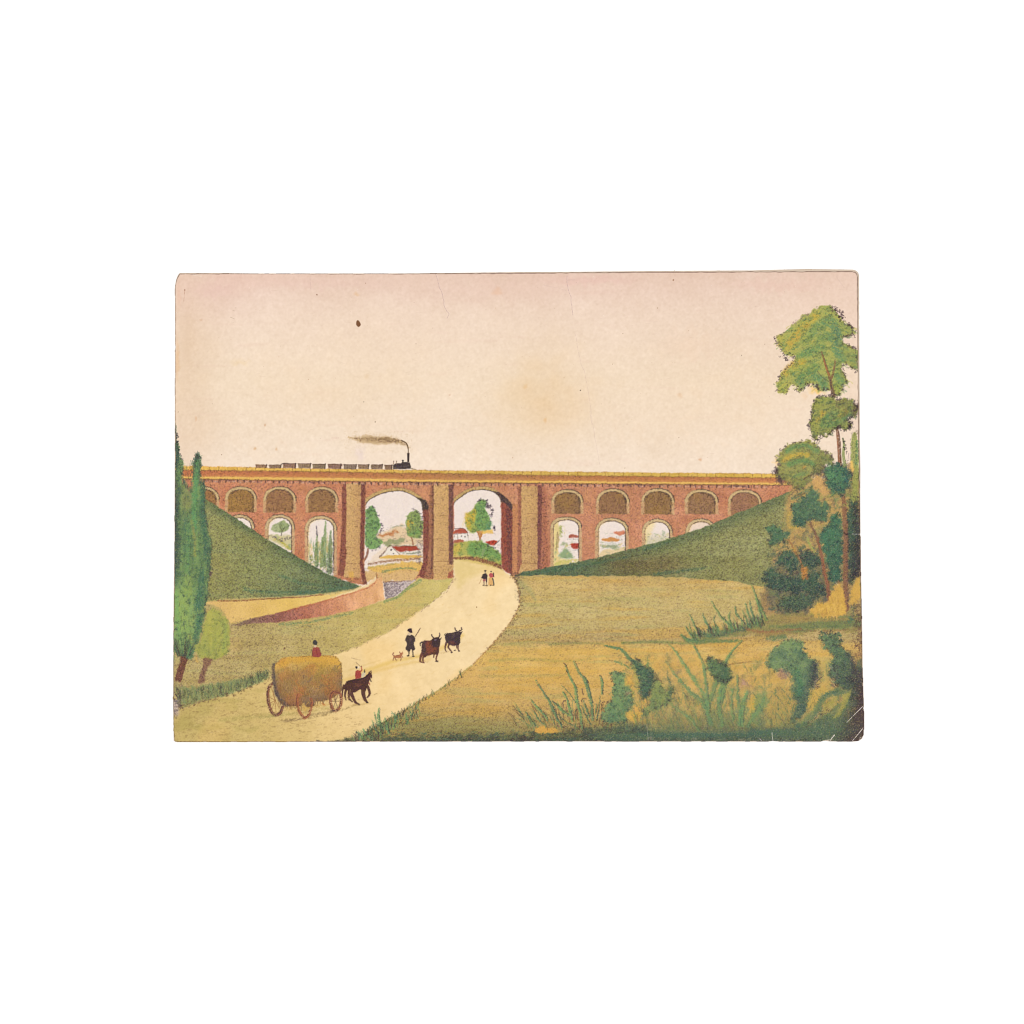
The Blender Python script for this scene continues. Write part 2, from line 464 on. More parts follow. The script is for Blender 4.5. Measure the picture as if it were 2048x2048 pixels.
stroke(K('D', (700, 1290), (680, 1390)), 5, 3, (150, 150, 120), .6, tooth=T1)
# fence and ground beyond the arch
fill(K('D', (200, 1400), (400, 1380), (700, 1440), (900, 1500), (1010, 1590), (1060, 1700), (700, 1600), (200, 1500)), (216, 184, 100), I_FLDR, 2, 1, .95)
fp = spline(K('D', (220, 1420), (330, 1420), (450, 1420), (560, 1430), (700, 1465), (850, 1505), (980, 1560)), 8)
stroke(fp, 4, 8, (150, 84, 60), .8, I_FENCE, tooth=T1, dens=.85)
for i in range(0, len(fp), 1):
    x, y = fp[i]
    h = 2 + 3.2 * i / len(fp)
    stroke([(x + rng.normal(0, .5), y - h + rng.normal(0, .6)), (x + .4, y + h)], 1.1, 1.1, (84, 52, 48), rng.uniform(.3, .8), smooth=False, tooth=T1, dens=.8)
# small left arches
p = K('A', (1640, 1290), (1660, 1220), (1740, 1170), (1830, 1150), (1910, 1200), (1900, 1290), (1810, 1310), (1700, 1330))
fill(p, (158, 170, 116), I_FTREE4, 1.4, 1, .9)
fill(K('B', (0, 1000), (60, 985), (130, 1040), (140, 1120), (80, 1150), (0, 1160)), (150, 166, 110), I_FTREE4, 1.4, 1, .8)
scribble(K('A', (1640, 1290), (1740, 1170), (1850, 1150), (2080, 1180), (2060, 1300), (1800, 1330)), 40, (100, 120, 84), (1, 2.2), .7)
stroke(K('A', (1790, 1380), (1805, 1310), (1770, 1230)), 1.6, 1, (92, 88, 66), .8)
stroke(K('A', (1800, 1320), (1850, 1240)), 1.2, .8, (92, 88, 66), .8)
fill(K('A', (1500, 1380), (1640, 1370), (1800, 1380), (1960, 1380), (1960, 1620), (1700, 1480)), (196, 184, 120), I_BACK, 2, 1.5, .7)
stroke(K('A', (1690, 1440), (1800, 1490), (1930, 1590)), 6, 5, (182, 170, 62), .8, tooth=T1)
curls_on(K('A', (1500, 1380), (1620, 1390), (1720, 1430), (1820, 1440), (1950, 1420)), 26, (1, 2.4), 1.5, (76, 64, 76), .8, False)
for xs, top, bot, wd, cc in [((600, 590), 1210, 1680, 9, (112, 146, 84)), ((735, 720), 990, 1700, 8, (122, 152, 96)), ((820, 800), 1140, 1800, 10, (116, 144, 96)), ((690, 670), 1250, 1700, 7, (124, 152, 90))]:
    stroke(K('B', (xs[0], top), (xs[1], (top + bot) / 2), (xs[1], bot)), 2.5, wd, cc, .9, I_FTREE5, tooth=T1, dens=.95, wm=wd)
stroke(K('B', (590, 1065), (600, 1210)), 2.5, 4, (86, 74, 84), .8, tooth=T1)
stroke(K('B', (500, 1360), (510, 1620)), 4, 5, (226, 186, 96), .7, tooth=T1)
stroke(K('B', (650, 1380), (640, 1640)), 2.5, 4, (222, 178, 92), .7, tooth=T1)
stroke(K('B', (760, 1180), (765, 1500)), 2.5, 4, (190, 176, 92), .6, tooth=T1)
for i in range(70):
    x, y = rng.uniform(617, 667), rng.uniform(1085, 1145)
    stroke([(x, y), (x + rng.normal(0, 1), y - rng.uniform(5, 16))], rng.uniform(2, 4), 1, [(126, 152, 92), (104, 138, 84), (214, 178, 98), (160, 160, 96), (92, 116, 82)][int(rng.integers(5))], .6, n=2, tooth=T1, dens=.85)
w = win(616, 1050, 668, 1150)
crayon(w, ss(1060, 1150, GY[w]) * .34 + ss(650, 668, GX[w]) * ss(1060, 1080, GY[w]) * .25, (78, 76, 70), .9)
# small right arches
fill(K('E', (220, 900), (300, 860), (330, 1000), (310, 1400), (500, 1480), (220, 1570)), (226, 200, 124), I_BACK, 3, 1.5, .85)
stroke(K('E', (340, 880), (400, 940), (390, 1050)), 2, 2, (206, 190, 130), .6, tooth=T1)
stroke(K('E', (330, 920), (335, 1060)), 7, 6, (146, 158, 70), .85, tooth=T4)
stroke(K('E', (280, 1000), (262, 1290)), 1.1, 1, (120, 92, 60), .8)
stroke(K('E', (300, 1040), (285, 1250)), 1, .8, (130, 100, 66), .7)
fill(K('E', (470, 1050), (560, 1035), (620, 1060), (610, 1090), (480, 1095)), (176, 88, 66), I_HOUSE4, 1, .5, .9)
stroke(K('E', (440, 1110), (630, 1108)), 1.4, 1.6, (150, 140, 130), .6)
fill(K('E', (480, 1190), (625, 1190), (620, 1260), (560, 1285)), (178, 58, 44), I_HOUSE4, 1, .5, .95)
fill(K('E', (330, 1330), (420, 1260), (500, 1340), (520, 1410), (400, 1430), (320, 1420)), (112, 150, 96), I_BACK, 2.5, 1.5, .8)
dab(*K('E', (400, 1230))[0], 7, 5, (160, 160, 120), .6)
stroke(K('E', (240, 1540), (400, 1470), (640, 1455)), 9, 8, (196, 186, 96), .8, tooth=T1)
fill(K('E', (1200, 1000), (1340, 980), (1365, 1020), (1290, 1055), (1220, 1030)), (208, 118, 82), I_HOUSE5, 1, .5, .9)
fill(K('E', (1000, 1110), (1120, 1085), (1260, 1115), (1240, 1155), (1030, 1145)), (206, 132, 62), I_HOUSE5, 1, .5, .9)
fill(K('E', (990, 1230), (1060, 1180), (1200, 1180), (1260, 1240), (1120, 1260)), (142, 154, 116), I_BACK, 1.5, 1, .85)
stroke(K('E', (960, 1170), (1280, 1175)), 1, 1, (150, 140, 150), .5)
fill(K('E', (1000, 1300), (1150, 1270), (1370, 1250), (1370, 1310), (960, 1400)), (226, 196, 138), I_BACK, 2, 1, .8)
w = win(1198, 1070, 1250, 1110)
crayon(w, np.full(C[w].shape[:2], .07, f4), (110, 100, 130), .6)
w = win(1290, 1040, 1340, 1090)
put(w, ss(0, .4, 1 - lin(w, (1288, 1050), (1310, 1060))) * .6, (244, 214, 140))
put(w, ss(1060, 1085, GY[w]) * .5, (190, 184, 130))
crayon(w, ss(1055, 1085, GY[w]) * .2, (110, 104, 110), .6)
w = win(1375, 1040, 1425, 1068)
put(w, np.full(C[w].shape[:2], .4, f4), (222, 192, 176))
crayon(w, np.full(C[w].shape[:2], .12, f4), (120, 80, 80), .6)

for x0, x1, y0, y1 in ((1108, 1156, 1085, 1120), (1198, 1249, 1085, 1105), (1292, 1337, 1064, 1082), (538, 582, 1070, 1100)):
    for i in range(16):
        dab(rng.uniform(x0, x1), rng.uniform(y0, y1), rng.uniform(2, 6), rng.uniform(1.5, 4), [(206, 190, 122), (150, 164, 104), (118, 146, 100), (226, 190, 120), (178, 172, 140)][int(rng.integers(5))], .5, rag=2, tooth=T1)
for k, n_ in (((1108, 1156, 1060, 1118), 40), ((1198, 1249, 1065, 1100), 40), ((1292, 1337, 1068, 1082), 20), ((736, 845, 1058, 1100), 70)):
    for i in range(n_):
        x, y = rng.uniform(k[0], k[1]), rng.uniform(k[2], k[3])
        stroke([(x, y), (x + rng.uniform(1, 5), y + rng.normal(0, .8))], 1.2, .6, [(158, 140, 140), (112, 122, 96), (206, 170, 120), (132, 152, 104), (88, 80, 80)][int(rng.integers(5))], .5, smooth=False, tooth=T1)
for a, b in ((K('E', (470, 1090), (615, 1092)), (238, 226, 214)), (K('E', (520, 1270), (625, 1262)), (238, 226, 214)), (K('E', (1030, 1165), (1240, 1165)), (240, 228, 216)), (K('E', (1215, 1055), (1350, 1050)), (240, 228, 216))):
    stroke(a + (0, 3), 5, 5, b, .8, smooth=False)
    for j in range(5):
        u = .1 + .2 * j
        x, y = a[0] * (1 - u) + a[1] * u
        dab(x, y + 3.4, .9, 1.1, (90, 74, 74), .7, rag=.2, tooth=None)

# ---------------------------------------------------------------- viaduct


def yc(*p):
    return np.interp(GX[0], [a for a, b in p], [b for a, b in p]).astype(f4)


y_top = yc((352, 932), (511, 935), (654, 937.5), (844, 940.5), (1080, 943), (1320, 945.5), (1560, 947.7))
y_par = yc((352, 939.6), (580, 942.4), (800, 946), (960, 947.5), (1080, 950.5), (1300, 953), (1560, 955.7))
y_cor = yc((352, 953), (580, 954.9), (800, 958.3), (844, 959.8), (1120, 961.9), (1300, 964), (1560, 966.2))
y_und = yc((352, 957.5), (580, 960.6), (800, 963.9), (1120, 966.5), (1300, 968.3), (1560, 970.2))


def arch(x0, x1, top, spring, bot, rise=2.0):
    a = np.linspace(math.pi, 0, 15)
    cx, r = (x0 + x1) / 2, (x1 - x0) / 2
    p = [(cx + r * math.copysign(abs(math.cos(q)) ** .92, math.cos(q)), spring - (spring - top) * math.sin(q) ** .92) for q in a]
    return np.array([(x0, bot)] + p + [(x1, bot)])


BLIND = [(381, 432.5, 979, 999, 1024), (456, 507.7, 979.5, 999, 1024), (532.5, 586, 979.5, 1001, 1025), (617, 670, 979.6, 1001, 1024.4),
         (1108.6, 1160.7, 985.2, 1004, 1027.6), (1198, 1252.7, 983.5, 1005, 1028), (1288.7, 1342.9, 982.9, 1004, 1028.8), (1375.8, 1430.4, 985, 1004, 1028.3), (1461.5, 1517, 985.5, 1006, 1030)]
LOW = [(457, 502.7, 1035.4, 1056, 1160), (536.5, 583, 1035.2, 1057, 1160), (616, 667.5, 1038, 1060, 1160),
       (1107, 1157.5, 1040, 1056, 1165), (1196.8, 1250.5, 1042.3, 1062, 1165), (1290, 1338.7, 1044, 1066, 1165), (1377, 1427, 1043.7, 1066, 1165)]
BIG1 = np.vstack([K('C', (72, 1900), (70, 1500), (76, 1100), (84, 700), (90, 570)), spline(K('C', (90, 570), (130, 500), (250, 420), (400, 365), (580, 335), (700, 345), (820, 390), (920, 450), (980, 510), (1012, 570)), 5),
                  K('C', (1016, 700), (1018, 1100), (1012, 1490), (985, 1570), (930, 1690), (850, 1800), (760, 1930))])
BIG2 = np.vstack([K('D', (213, 1750), (213, 1450), (217, 1000), (222, 560)), spline(K('D', (222, 560), (240, 510), (330, 435), (430, 370), (540, 330), (680, 318), (800, 330), (890, 370), (950, 440), (984, 510)), 5),
                  K('D', (986, 900), (985, 1300), (995, 1500), (1020, 1600), (1180, 1720))])
VB = win(350, 925, 1612, 1165)
vx, vy = GX[VB], GY[VB]
cols = VB[1]
hole = np.full(vx.shape, 1e9, f4)
for a in LOW:
    hole = np.minimum(hole, sdpoly(arch(*a), vx, vy))
hb1, hb2 = sdpoly(BIG1, vx, vy), sdpoly(BIG2, vx, vy)
holes = np.minimum(hole, np.minimum(hb1, hb2))
vm = ss(-.7, .7, vy - y_top[cols][None] + N2[VB] * .3) * ss(-.7, .7, holes + N2[VB] * .25)
vm *= ss(1162, 1158, vy)
vm *= 1 - ((vx > 733) & (vx < 829) & (vy > 1130)) * 1.0
bm = vm > .5
brick = ramp(np.clip((vx - 350) / 1200, 0, 1), (0, (214, 132, 92)), (.25, (214, 134, 93)), (.5, (211, 139, 98)), (.75, (212, 137, 98)), (1, (215, 138, 98)))
brick = brick + (N9[VB] * .012 + N5[VB] * .012)[..., None]
put(VB, vm, brick, I_VIA)
put(VB, vm * ss(.2, 1.6, M9[VB]) * .35, (218, 150, 98))
put(VB, vm * ss(.3, 1.8, N20[VB]) * .2, (184, 104, 80))
for i in range(3200):
    x, y = rng.uniform(352, 1555), rng.uniform(962, 1150)
    if not bm[int(y) - 925, int(x) - 350]:
        continue
    L = rng.uniform(2, 6)
    stroke([(x, y), (x + L, y + rng.uniform(-.4, .4))], 1.3, 1.2, [(232, 172, 130), (172, 104, 82), (146, 92, 80), (224, 152, 112), (200, 130, 100)][int(rng.integers(5))], rng.uniform(.15, .4), smooth=False)
put(VB, vm * ss(.2, 1.6, N20[VB] + .4 * N9[VB]) * .3, (202, 142, 92))
crayon(VB, vm * .30, (106, 70, 66), .62)
crayon(VB, vm * .16, (238, 190, 140), .5, T4)
# arch rings and blind arches
ringc = (206, 178, 122)
ALLR = [(a, 6.2) for a in BLIND] + [(a, 6.4) for a in LOW]
for a, tk in ALLR:
    p = arch(*a)
    w = win(a[0] - 9, a[2] - 9, a[1] + 9, min(a[4], 1150))
    s = sdpoly(p, GX[w], GY[w])
    low = a in LOW
    rm = ss(tk + .8, tk - .8, s) * ss(-.7, .7, s) * ss(a[4] + 1, a[4] - 1, GY[w]) * vm[w[0].start - VB[0].start: w[0].stop - VB[0].start, w[1].start - VB[1].start: w[1].stop - VB[1].start]
    fade = np.where(GY[w] > a[3], .62, .92)
    put(w, rm * fade, (212, 180, 122) if not low else (212, 184, 130))
    crayon(w, rm * .22, (98, 84, 66), .6)
    # outer and inner ink lines, stronger on the right
    right = .35 + .65 * ss(a[0], a[1], GX[w])
    up = ss(a[3] + 12, a[3] - 4, GY[w])
    crayon(w, ss(1.5, .3, abs(s - tk)) * right * up * .8 * (rm > -1), (82, 62, 54), .7)
    crayon(w, ss(1.3, .2, abs(s - .3)) * (.5 + .5 * right) * .85 * ss(1150, 1140, GY[w]) * (1 if low else up), (70, 56, 52), .75)
    if low:
        put(w, ss(4, 0, -s) * ss(-.5, .5, -s) * ss(a[1] - 8, a[0], GX[w]) * .7, (240, 208, 138))
for a, tk in ALLR:
    b = min(a[4], 1150)
    p = arch(a[0], a[1], a[2], a[3], a[3] + (2 if a in BLIND else 60))
    keep = p[:, 1] < b
    q = p[keep]
    stroke(q[len(q) // 3:], 1.0, 1.4, (70, 54, 50), .75, smooth=False, tooth=T1, dens=.9)
    stroke(q[:len(q) // 3 + 2], .8, .9, (96, 76, 60), .55, smooth=False, tooth=T1, dens=.8)
    o = arch(a[0] - tk, a[1] + tk, a[2] - tk, a[3], a[3] + 3)[1:-1]
    stroke(o[len(o) // 3:], .9, 1.5, (74, 58, 54), .7, smooth=False, tooth=T1, dens=.9)
    stroke(o[:len(o) // 3 + 2], .7, .8, (120, 84, 64), .5, smooth=False, tooth=T1, dens=.8)
for p in (BIG1, BIG2):
    q = p[4:42]
    q = q[q[:, 1] < 1012]
    stroke(q, 1.0, 1.5, (72, 58, 52), .75, smooth=False, tooth=T1, dens=.9)
ID_BL = []
for k, a in enumerate(BLIND):
    i = part('printed_blind_arch', I_VIA)
    ID_BL.append(i)
    p = arch(*a)
    br = [(160, 112, 66), (166, 122, 64), (164, 116, 74), (160, 116, 72), (152, 112, 72), (156, 112, 74), (156, 116, 70), (160, 118, 80), (168, 118, 86)][k]
    w, m = fill(p, br, i, .9, .3, .97, smooth=False)
    put(w, m * ss(0, 1.5, M9[w]) * .4, (176, 128, 62))
    crayon(w, m * .34, (86, 58, 52), .7)
    crayon(w, m * .12, (206, 160, 100), .6, T4)
    s = sdpoly(p, GX[w], GY[w])
    # dark reveal on the right-hand side and under the crown
    crayon(w, m * ss(a[0] + 24, a[1], GX[w]) * ss(6, 1, -s) * .6, (64, 52, 56), .75)
    crayon(w, m * ss(3.5, 1, -s) * ss(a[3] + 6, a[3] - 10, GY[w]) * .6, (58, 46, 52), .7)
# large arch rings
for p, o in ((BIG1, (866 - 8, 0)), (BIG2, (0, 0))):
    s = sdpoly(p, vx, vy)
    s2 = s
    rm = vm * ss(7.0, 5.6, s2) * ss(1010, 1000, vy)
    put(VB, rm * .9, (206, 172, 104))
    crayon(VB, rm * .22, (104, 84, 56), .6)
    crayon(VB, ss(1.4, .3, abs(s - 6.8)) * ss(1008, 996, vy) * .55 * (vm > .5), (96, 66, 50), .7)
    crayon(VB, ss(1.5, .2, abs(s)) * ss(1012, 1000, vy) * .9, (66, 54, 50), .8)
    cxm = p[:, 0].mean()
    for q in np.arange(-70, 71, 5.2):
        pass
for p, cx, cy in ((BIG1, 790, 1040), (BIG2, 955, 1045)):
    q = spline(p[5:40], 1)
    for i in range(2, len(q) - 2, 2):
        x, y = q[i]
        if y > 1005:
            continue
        d = np.array([x - cx, (y - cy) * 1.3])
        d /= np.linalg.norm(d)
        stroke([(x + d[0] * 1.5, y + d[1] * 1.5), (x + d[0] * 6, y + d[1] * 6)], .7, .7, (120, 92, 60), .5, smooth=False)


def pier(poly, c1, idn, dens=.27, c2=(120, 82, 56)):
    w, m = fill(poly, c1, idn, .9, .35, .97, smooth=False)
    px_ = GX[w]
    put(w, m * ss(.45, 1.0, (px_ - poly[:, 0].min()) / np.ptp(poly[:, 0]) + .08 * N9[w]) * .32, (176, 122, 78))
    put(w, m * ss(.35, .0, (px_ - poly[:, 0].min()) / np.ptp(poly[:, 0])) * .3, (232, 186, 118))
    put(w, m * ss(.2, 1.8, M9[w]) * .3, (228, 178, 104))
    crayon(w, m * dens, c2, .72)
    crayon(w, m * .14, (236, 200, 140), .5, T4)
    return w, m


def side(poly, c1, idn=None, dens=.4, c2=(78, 50, 54), soft=1.0):
    w, m = fill(poly, c1, idn, soft, .3, .95, smooth=False)
    crayon(w, m * dens, c2, .7)
    crayon(w, m * .10, (216, 150, 110), .5, T4)


FR = (214, 167, 104)
# left pier
side(K('B', (1000, 385), (1075, 385), (1072, 900), (1062, 1660), (1030, 1880), (930, 1850), (960, 1660), (1000, 900)), (152, 84, 66), I_PIER[0], .36)
pier(K('B', (1072, 375), (1312, 375), (1300, 900), (1285, 1660), (1292, 1950), (1110, 1950), (1020, 1890), (1060, 1660), (1072, 900)), FR, I_PIER[0])
side(K('B', (1312, 380), (1382, 372), (1370, 640), (1366, 900), (1352, 1500), (1345, 1640), (1400, 2000), (1330, 2010), (1285, 1660), (1300, 900)), (138, 74, 60), I_PIER[0], .42)
side(K('B', (1010, 1880), (1290, 1900), (1360, 2000), (1280, 2000), (1120, 1980)), (196, 120, 82), I_PIER[0], .3)
dab(*K('B', (1160, 1860))[0], 9, 16, (228, 172, 74), .7)
# middle pier
side(K('C', (1015, 560), (1060, 520), (1110, 570), (1112, 900), (1110, 1300), (1090, 1500), (1040, 1760), (930, 1700), (990, 1560), (1014, 1480), (1020, 1000)), (146, 76, 62), I_PIER[1], .40)
side(K('C', (900, 440), (960, 455), (1060, 480), (1112, 570), (1105, 640), (1010, 640), (1005, 560), (970, 500)), (80, 66, 58), I_PIER[1], .5, (48, 42, 44))
side(K('C', (1110, 570), (1130, 250), (1192, 240), (1190, 900), (1185, 1400), (1180, 1750), (1080, 1790), (1030, 1740), (1090, 1480), (1112, 1200)), (174, 112, 78), I_PIER[1], .30, (92, 66, 56))
side(K('C', (1152, 250), (1192, 240), (1190, 900), (1175, 1560), (1130, 1740), (1140, 1500), (1155, 900)), (140, 92, 70), I_PIER[1], .36)
pier(K('C', (1192, 232), (1428, 232), (1428, 900), (1432, 1470), (1500, 1560), (1505, 1720), (1420, 1752), (1180, 1762), (1182, 1400), (1190, 900)), FR, I_PIER[1])
side(K('C', (1428, 232), (1506, 236), (1505, 600), (1502, 1000), (1500, 1510), (1432, 1520), (1430, 900)), (132, 80, 68), I_PIER[1], .46, (70, 56, 66))
stroke(K('C', (1503, 500), (1508, 800), (1503, 1100)), 2.2, 2, (204, 110, 74), .7, tooth=T1)
side(K('C', (1432, 1640), (1500, 1620), (1510, 1740), (1410, 1752)), (176, 92, 68), I_PIER[1], .25)
# right pier
side(K('D', (984, 510), (1100, 520), (1165, 600), (1166, 1300), (1168, 1690), (1080, 1650), (1000, 1575), (986, 1400)), (162, 78, 60), I_PIER[2], .34)
w, m = mask(K('D', (1070, 560), (1166, 580), (1168, 1690), (1090, 1640), (1060, 1000)), 2.5, .3, False)
crayon(w, m * .62, (70, 52, 62), .8)
side(K('D', (860, 335), (930, 345), (1040, 410), (1110, 480), (1168, 570), (1160, 660), (1080, 560), (985, 500), (950, 430), (900, 375)), (84, 62, 62), I_PIER[2], .5, (48, 42, 48))
side(K('D', (1168, 560), (1250, 560), (1252, 1000), (1250, 1690), (1168, 1690)), (206, 136, 86), I_PIER[2], .22, (126, 84, 60))
side(K('D', (1250, 260), (1312, 262), (1312, 900), (1318, 1500), (1260, 1690), (1240, 1680), (1250, 1200), (1255, 600)), (172, 106, 78), I_PIER[2], .32)
pier(K('D', (1312, 262), (1572, 262), (1574, 900), (1576, 1580), (1300, 1670), (1260, 1640), (1318, 1500), (1312, 900)), (212, 166, 104), I_PIER[2], .30)
side(K('D', (1572, 240), (1645, 240), (1645, 900), (1625, 1590), (1575, 1590), (1574, 900)), (134, 76, 70), I_PIER[2], .46)
side(K('D', (1640, 260), (1720, 290), (1730, 900), (1770, 1590), (1625, 1590), (1640, 900)), (186, 112, 82), None, .22, soft=5)
w = win(1083, 968, 1108, 1140)
crayon(w, ss(1108, 1086, GX[w]) * .28, (92, 62, 60), .65)
for k, pts in (('B', [((1075, 1665), (1290, 1665))]), ('B', [((1180, 560), (1300, 565)), ((1200, 1070), (1300, 1075)), ((1080, 1400), (1200, 1410))]), ('C', [((1190, 540), (1300, 548)), ((1300, 730), (1420, 740)), ((1190, 1110), (1330, 1105)), ((1290, 1300), (1400, 1290)), ((1185, 1470), (1430, 1472))]), ('D', [((1320, 1500), (1570, 1505)), ((1320, 1110), (1450, 1115)), ((1400, 700), (1560, 705)), ((1320, 940), (1440, 930))]), ('E', [((0, 1560), (100, 1570))])):
    for a, b in pts:
        stroke(K(k, a, b), .9, .8, (112, 72, 52), .55, smooth=False, tooth=T1, dens=.8)
# faint masonry joints on the brick
for i in range(150):
    x, y = rng.uniform(430, 1500), rng.uniform(975, 1100)
    if not bm[int(y) - 925, int(x) - 350] or 684 < x < 1084:
        continue
    stroke([(x, y), (x + rng.uniform(4, 14), y + rng.uniform(-.5, .5))], .8, .6, (126, 66, 58), .3, smooth=False, tooth=T1)
# entablature
w = win(350, 925, 1612, 975)
ym, xs = GY[w], w[1]
pt, pp, pc, pu = y_top[xs][None], y_par[xs][None], y_cor[xs][None], y_und[xs][None]
b1 = ss(-.6, .6, ym - pt) * ss(.6, -.6, ym - pp)
b2 = ss(-.6, .6, ym - pp) * ss(.6, -.6, ym - pc)
b3 = ss(-.6, .6, ym - pc) * ss(.6, -.6, ym - pu)
mid = ramp(np.clip((GX[w] - 350) / 1200, 0, 1), (0, (204, 116, 72)), (.3, (198, 122, 72)), (.5, (188, 128, 76)), (.75, (200, 124, 72)), (1, (208, 128, 78)))
put(w, b2, mid, I_VIA)
crayon(w, b2 * .22, (120, 76, 54), .6)
crayon(w, b2 * ss(7, 0, ym - pp) * .5, (116, 80, 54), .6, T2)
put(w, b2 * ss(0, 3, ym - pc + 5) * .35, (224, 160, 80))
ye = ramp(np.clip((GX[w] - 350) / 1200, 0, 1), (0, (236, 184, 84)), (.5, (222, 178, 86)), (.75, (216, 176, 84)), (1, (222, 178, 78)))
put(w, b1, ye + (N5[w] * .02)[..., None], I_PARA)
crayon(w, b1 * .12, (150, 104, 50), .6)
put(w, b3, (236, 190, 96), I_CORN)
crayon(w, b3 * .12, (170, 110, 60), .6)
put(w, b3 * ss(1, 3, ym - pc) * .35, (220, 150, 76))
crayon(w, ss(1.6, .3, abs(ym - pp + .3)) * .75, (112, 82, 44), .7)
crayon(w, ss(1.7, .3, abs(ym - pu - .3)) * .95, (74, 56, 46), .85)
crayon(w, ss(1.0, .2, abs(ym - pt)) * ss(-.4, .6, NH[w]) * .6, (120, 84, 50), .7)
crayon(w, ss(.5, 2, ym - pu) * ss(7.5, 3.5, ym - pu) * (.35 + .2 * np.tanh(N9[w])), (80, 60, 66), .75)
ry = lambda x: (np.interp(x, GX[0], y_top), np.interp(x, GX[0], y_par), np.interp(x, GX[0], y_und))
for x in np.arange(364, 1530, 18.4):
    a, b, c = ry(x)
    stroke([(x, a + .5), (x + .2, b)], .9, .8, (140, 98, 48), .6, smooth=False)
    dab(x, a + 2, 1, 1, (110, 80, 40), .6, rag=.2, tooth=None)
x = 395.
while x < 1530:
    a, b, c = ry(x)
    dk = rng.uniform(.5, .9)
    stroke([(x, c + 2), (x, c + 6)], 2.2, 1.8, (84, 58, 62), dk, smooth=False, tooth=T4, dens=.9)
    if rng.uniform() < .75:
        stroke([(x + 4, c + 4.5), (x + 9, c + 4.5)], 2.6, 2.6, (216, 176, 150), .55, smooth=False, tooth=T4)
    x += rng.uniform(10, 17)

# ---------------------------------------------------------------- train
I_TRAIN = part('printed_train', None, 'black steam train with open waggons crossing the viaduct')
I_SMOKE = part('printed_smoke', I_TRAIN)
sm = K('T', (1120, 90), (1200, 80), (1320, 68), (1480, 72), (1620, 85), (1720, 115), (1790, 170), (1800, 210), (1770, 180), (1680, 160), (1500, 162), (1320, 150), (1200, 115))
w, m = mask(sm, 4.5, .8)
ID[w][m > .55] = I_SMOKE
put(w, ss(-.3, .3, m * 1.3 - T1[w]) * .5 + m * .35, (198, 162, 112))
dn = lin(w, (690, 0), (815, 0))
m2 = m * m
crayon(w, m2 * (.3 + .55 * dn) * ss(894, 876, GY[w]), (104, 74, 50), .95)
put(w, m2 * ss(.55, 1, dn) * ss(4, 0, np.abs(GY[w] - 877 - 14 * ss(.6, 1, dn))) * .4, (104, 78, 54))
stroke(K('T', (1720, 118), (1775, 150), (1795, 200), (1800, 265)), 2.4, 1.6, (104, 76, 52), .9, I_SMOKE)
stroke(K('T', (940, 92), (1010, 88)), 5, 3, (226, 196, 176), .5, tooth=T1)
I_LOCO = I_TRAIN
fill(K('T', (1625, 445), (1625, 400), (1660, 380), (1720, 378), (1725, 362), (1815, 368), (1830, 440)), (72, 60, 58), I_LOCO, .9, .3, 1, smooth=False)
fill(K('T', (1786, 262), (1813, 262), (1810, 365), (1788, 365)), (66, 52, 52), I_LOCO, .8, 0, 1, smooth=False)
stroke(K('T', (1740, 368), (1735, 345)), 2.6, 2.6, (70, 58, 56), .95, I_LOCO)
stroke(K('T', (1728, 345), (1750, 345)), 1.2, 1.2, (70, 58, 56), .8, I_LOCO)
stroke(K('T', (1825, 435), (1890, 452)), 1.6, .7, (84, 70, 50), .7)
stroke(K('T', (1640, 425), (1815, 405)), 2.0, 2.0, (112, 100, 92), .4, tooth=T1)
for x, y in ((1632, 355), (1665, 354)):
    dab(*K('T', (x, y))[0], 1.3, 1.4, (56, 44, 44), .95, rag=.1, tooth=None, idn=I_LOCO)
    stroke(K('T', (x, y + 6), (x, y + 34)), 1.6, 2.2, (150, 120, 100), .7, I_LOCO)
WG = [(65, 195, 396, 430), (215, 360, 394, 434), (375, 527, 380, 436), (545, 697, 380, 436), (712, 862, 386, 438), (885, 1040, 386, 442), (1058, 1215, 390, 444), (1228, 1358, 392, 444), (1378, 1512, 392, 446), (1528, 1620, 396, 446)]
for k, (x0, x1, ya, yb) in enumerate(WG):
    i = part('printed_wagon', I_TRAIN)
    w, m = fill(K('T', (x0, ya), (x1, ya), (x1 - 8, yb), (x0 + 8, yb)), [(156, 116, 84), (140, 108, 84), (146, 106, 82), (146, 118, 86), (134, 112, 82), (140, 102, 84), (130, 108, 90), (144, 114, 84), (134, 110, 84), (146, 114, 84)][k], i, 1.0, .6, .85, smooth=False)
    crayon(w, m * .28, (84, 60, 52), .8, T3)
    stroke(K('T', (x0, ya + 3), (x1, ya + 3)), 1.1, 1.1, (92, 64, 54), .7, smooth=False, tooth=T1, dens=.9)
    stroke(K('T', (x1 - 6, ya), (x1 - 12, yb)), 2.0, 1.2, (66, 50, 48), .85, smooth=False, tooth=T4, dens=.9)
    for q in np.linspace(x0 + 14, x1 - 22, 7):
        stroke(K('T', (q, ya + 6), (q, yb - 2)), .7, .6, (90, 60, 50), .5, smooth=False)
stroke(K('T', (365, 385), (400, 376), (440, 380)), 1.6, 1, (66, 52, 50), .8)

# ---------------------------------------------------------------- ground
w = win(345, 1140, 1735, 1490)
put(w, ss(1150, 1152, GY[w] + 6 * (GX[w] > 1040)) * (1 - ss(595, 600, GX[w]) * ss(1034, 1030, GX[w]) * ss(1215, 1205, GY[w])), (194, 164, 98), I_FLDR)
fill([(346, 1185), (412, 1198), (470, 1235), (460, 1260), (346, 1300)], (190, 166, 98), I_FLDL, 1, .3, 1, smooth=False)
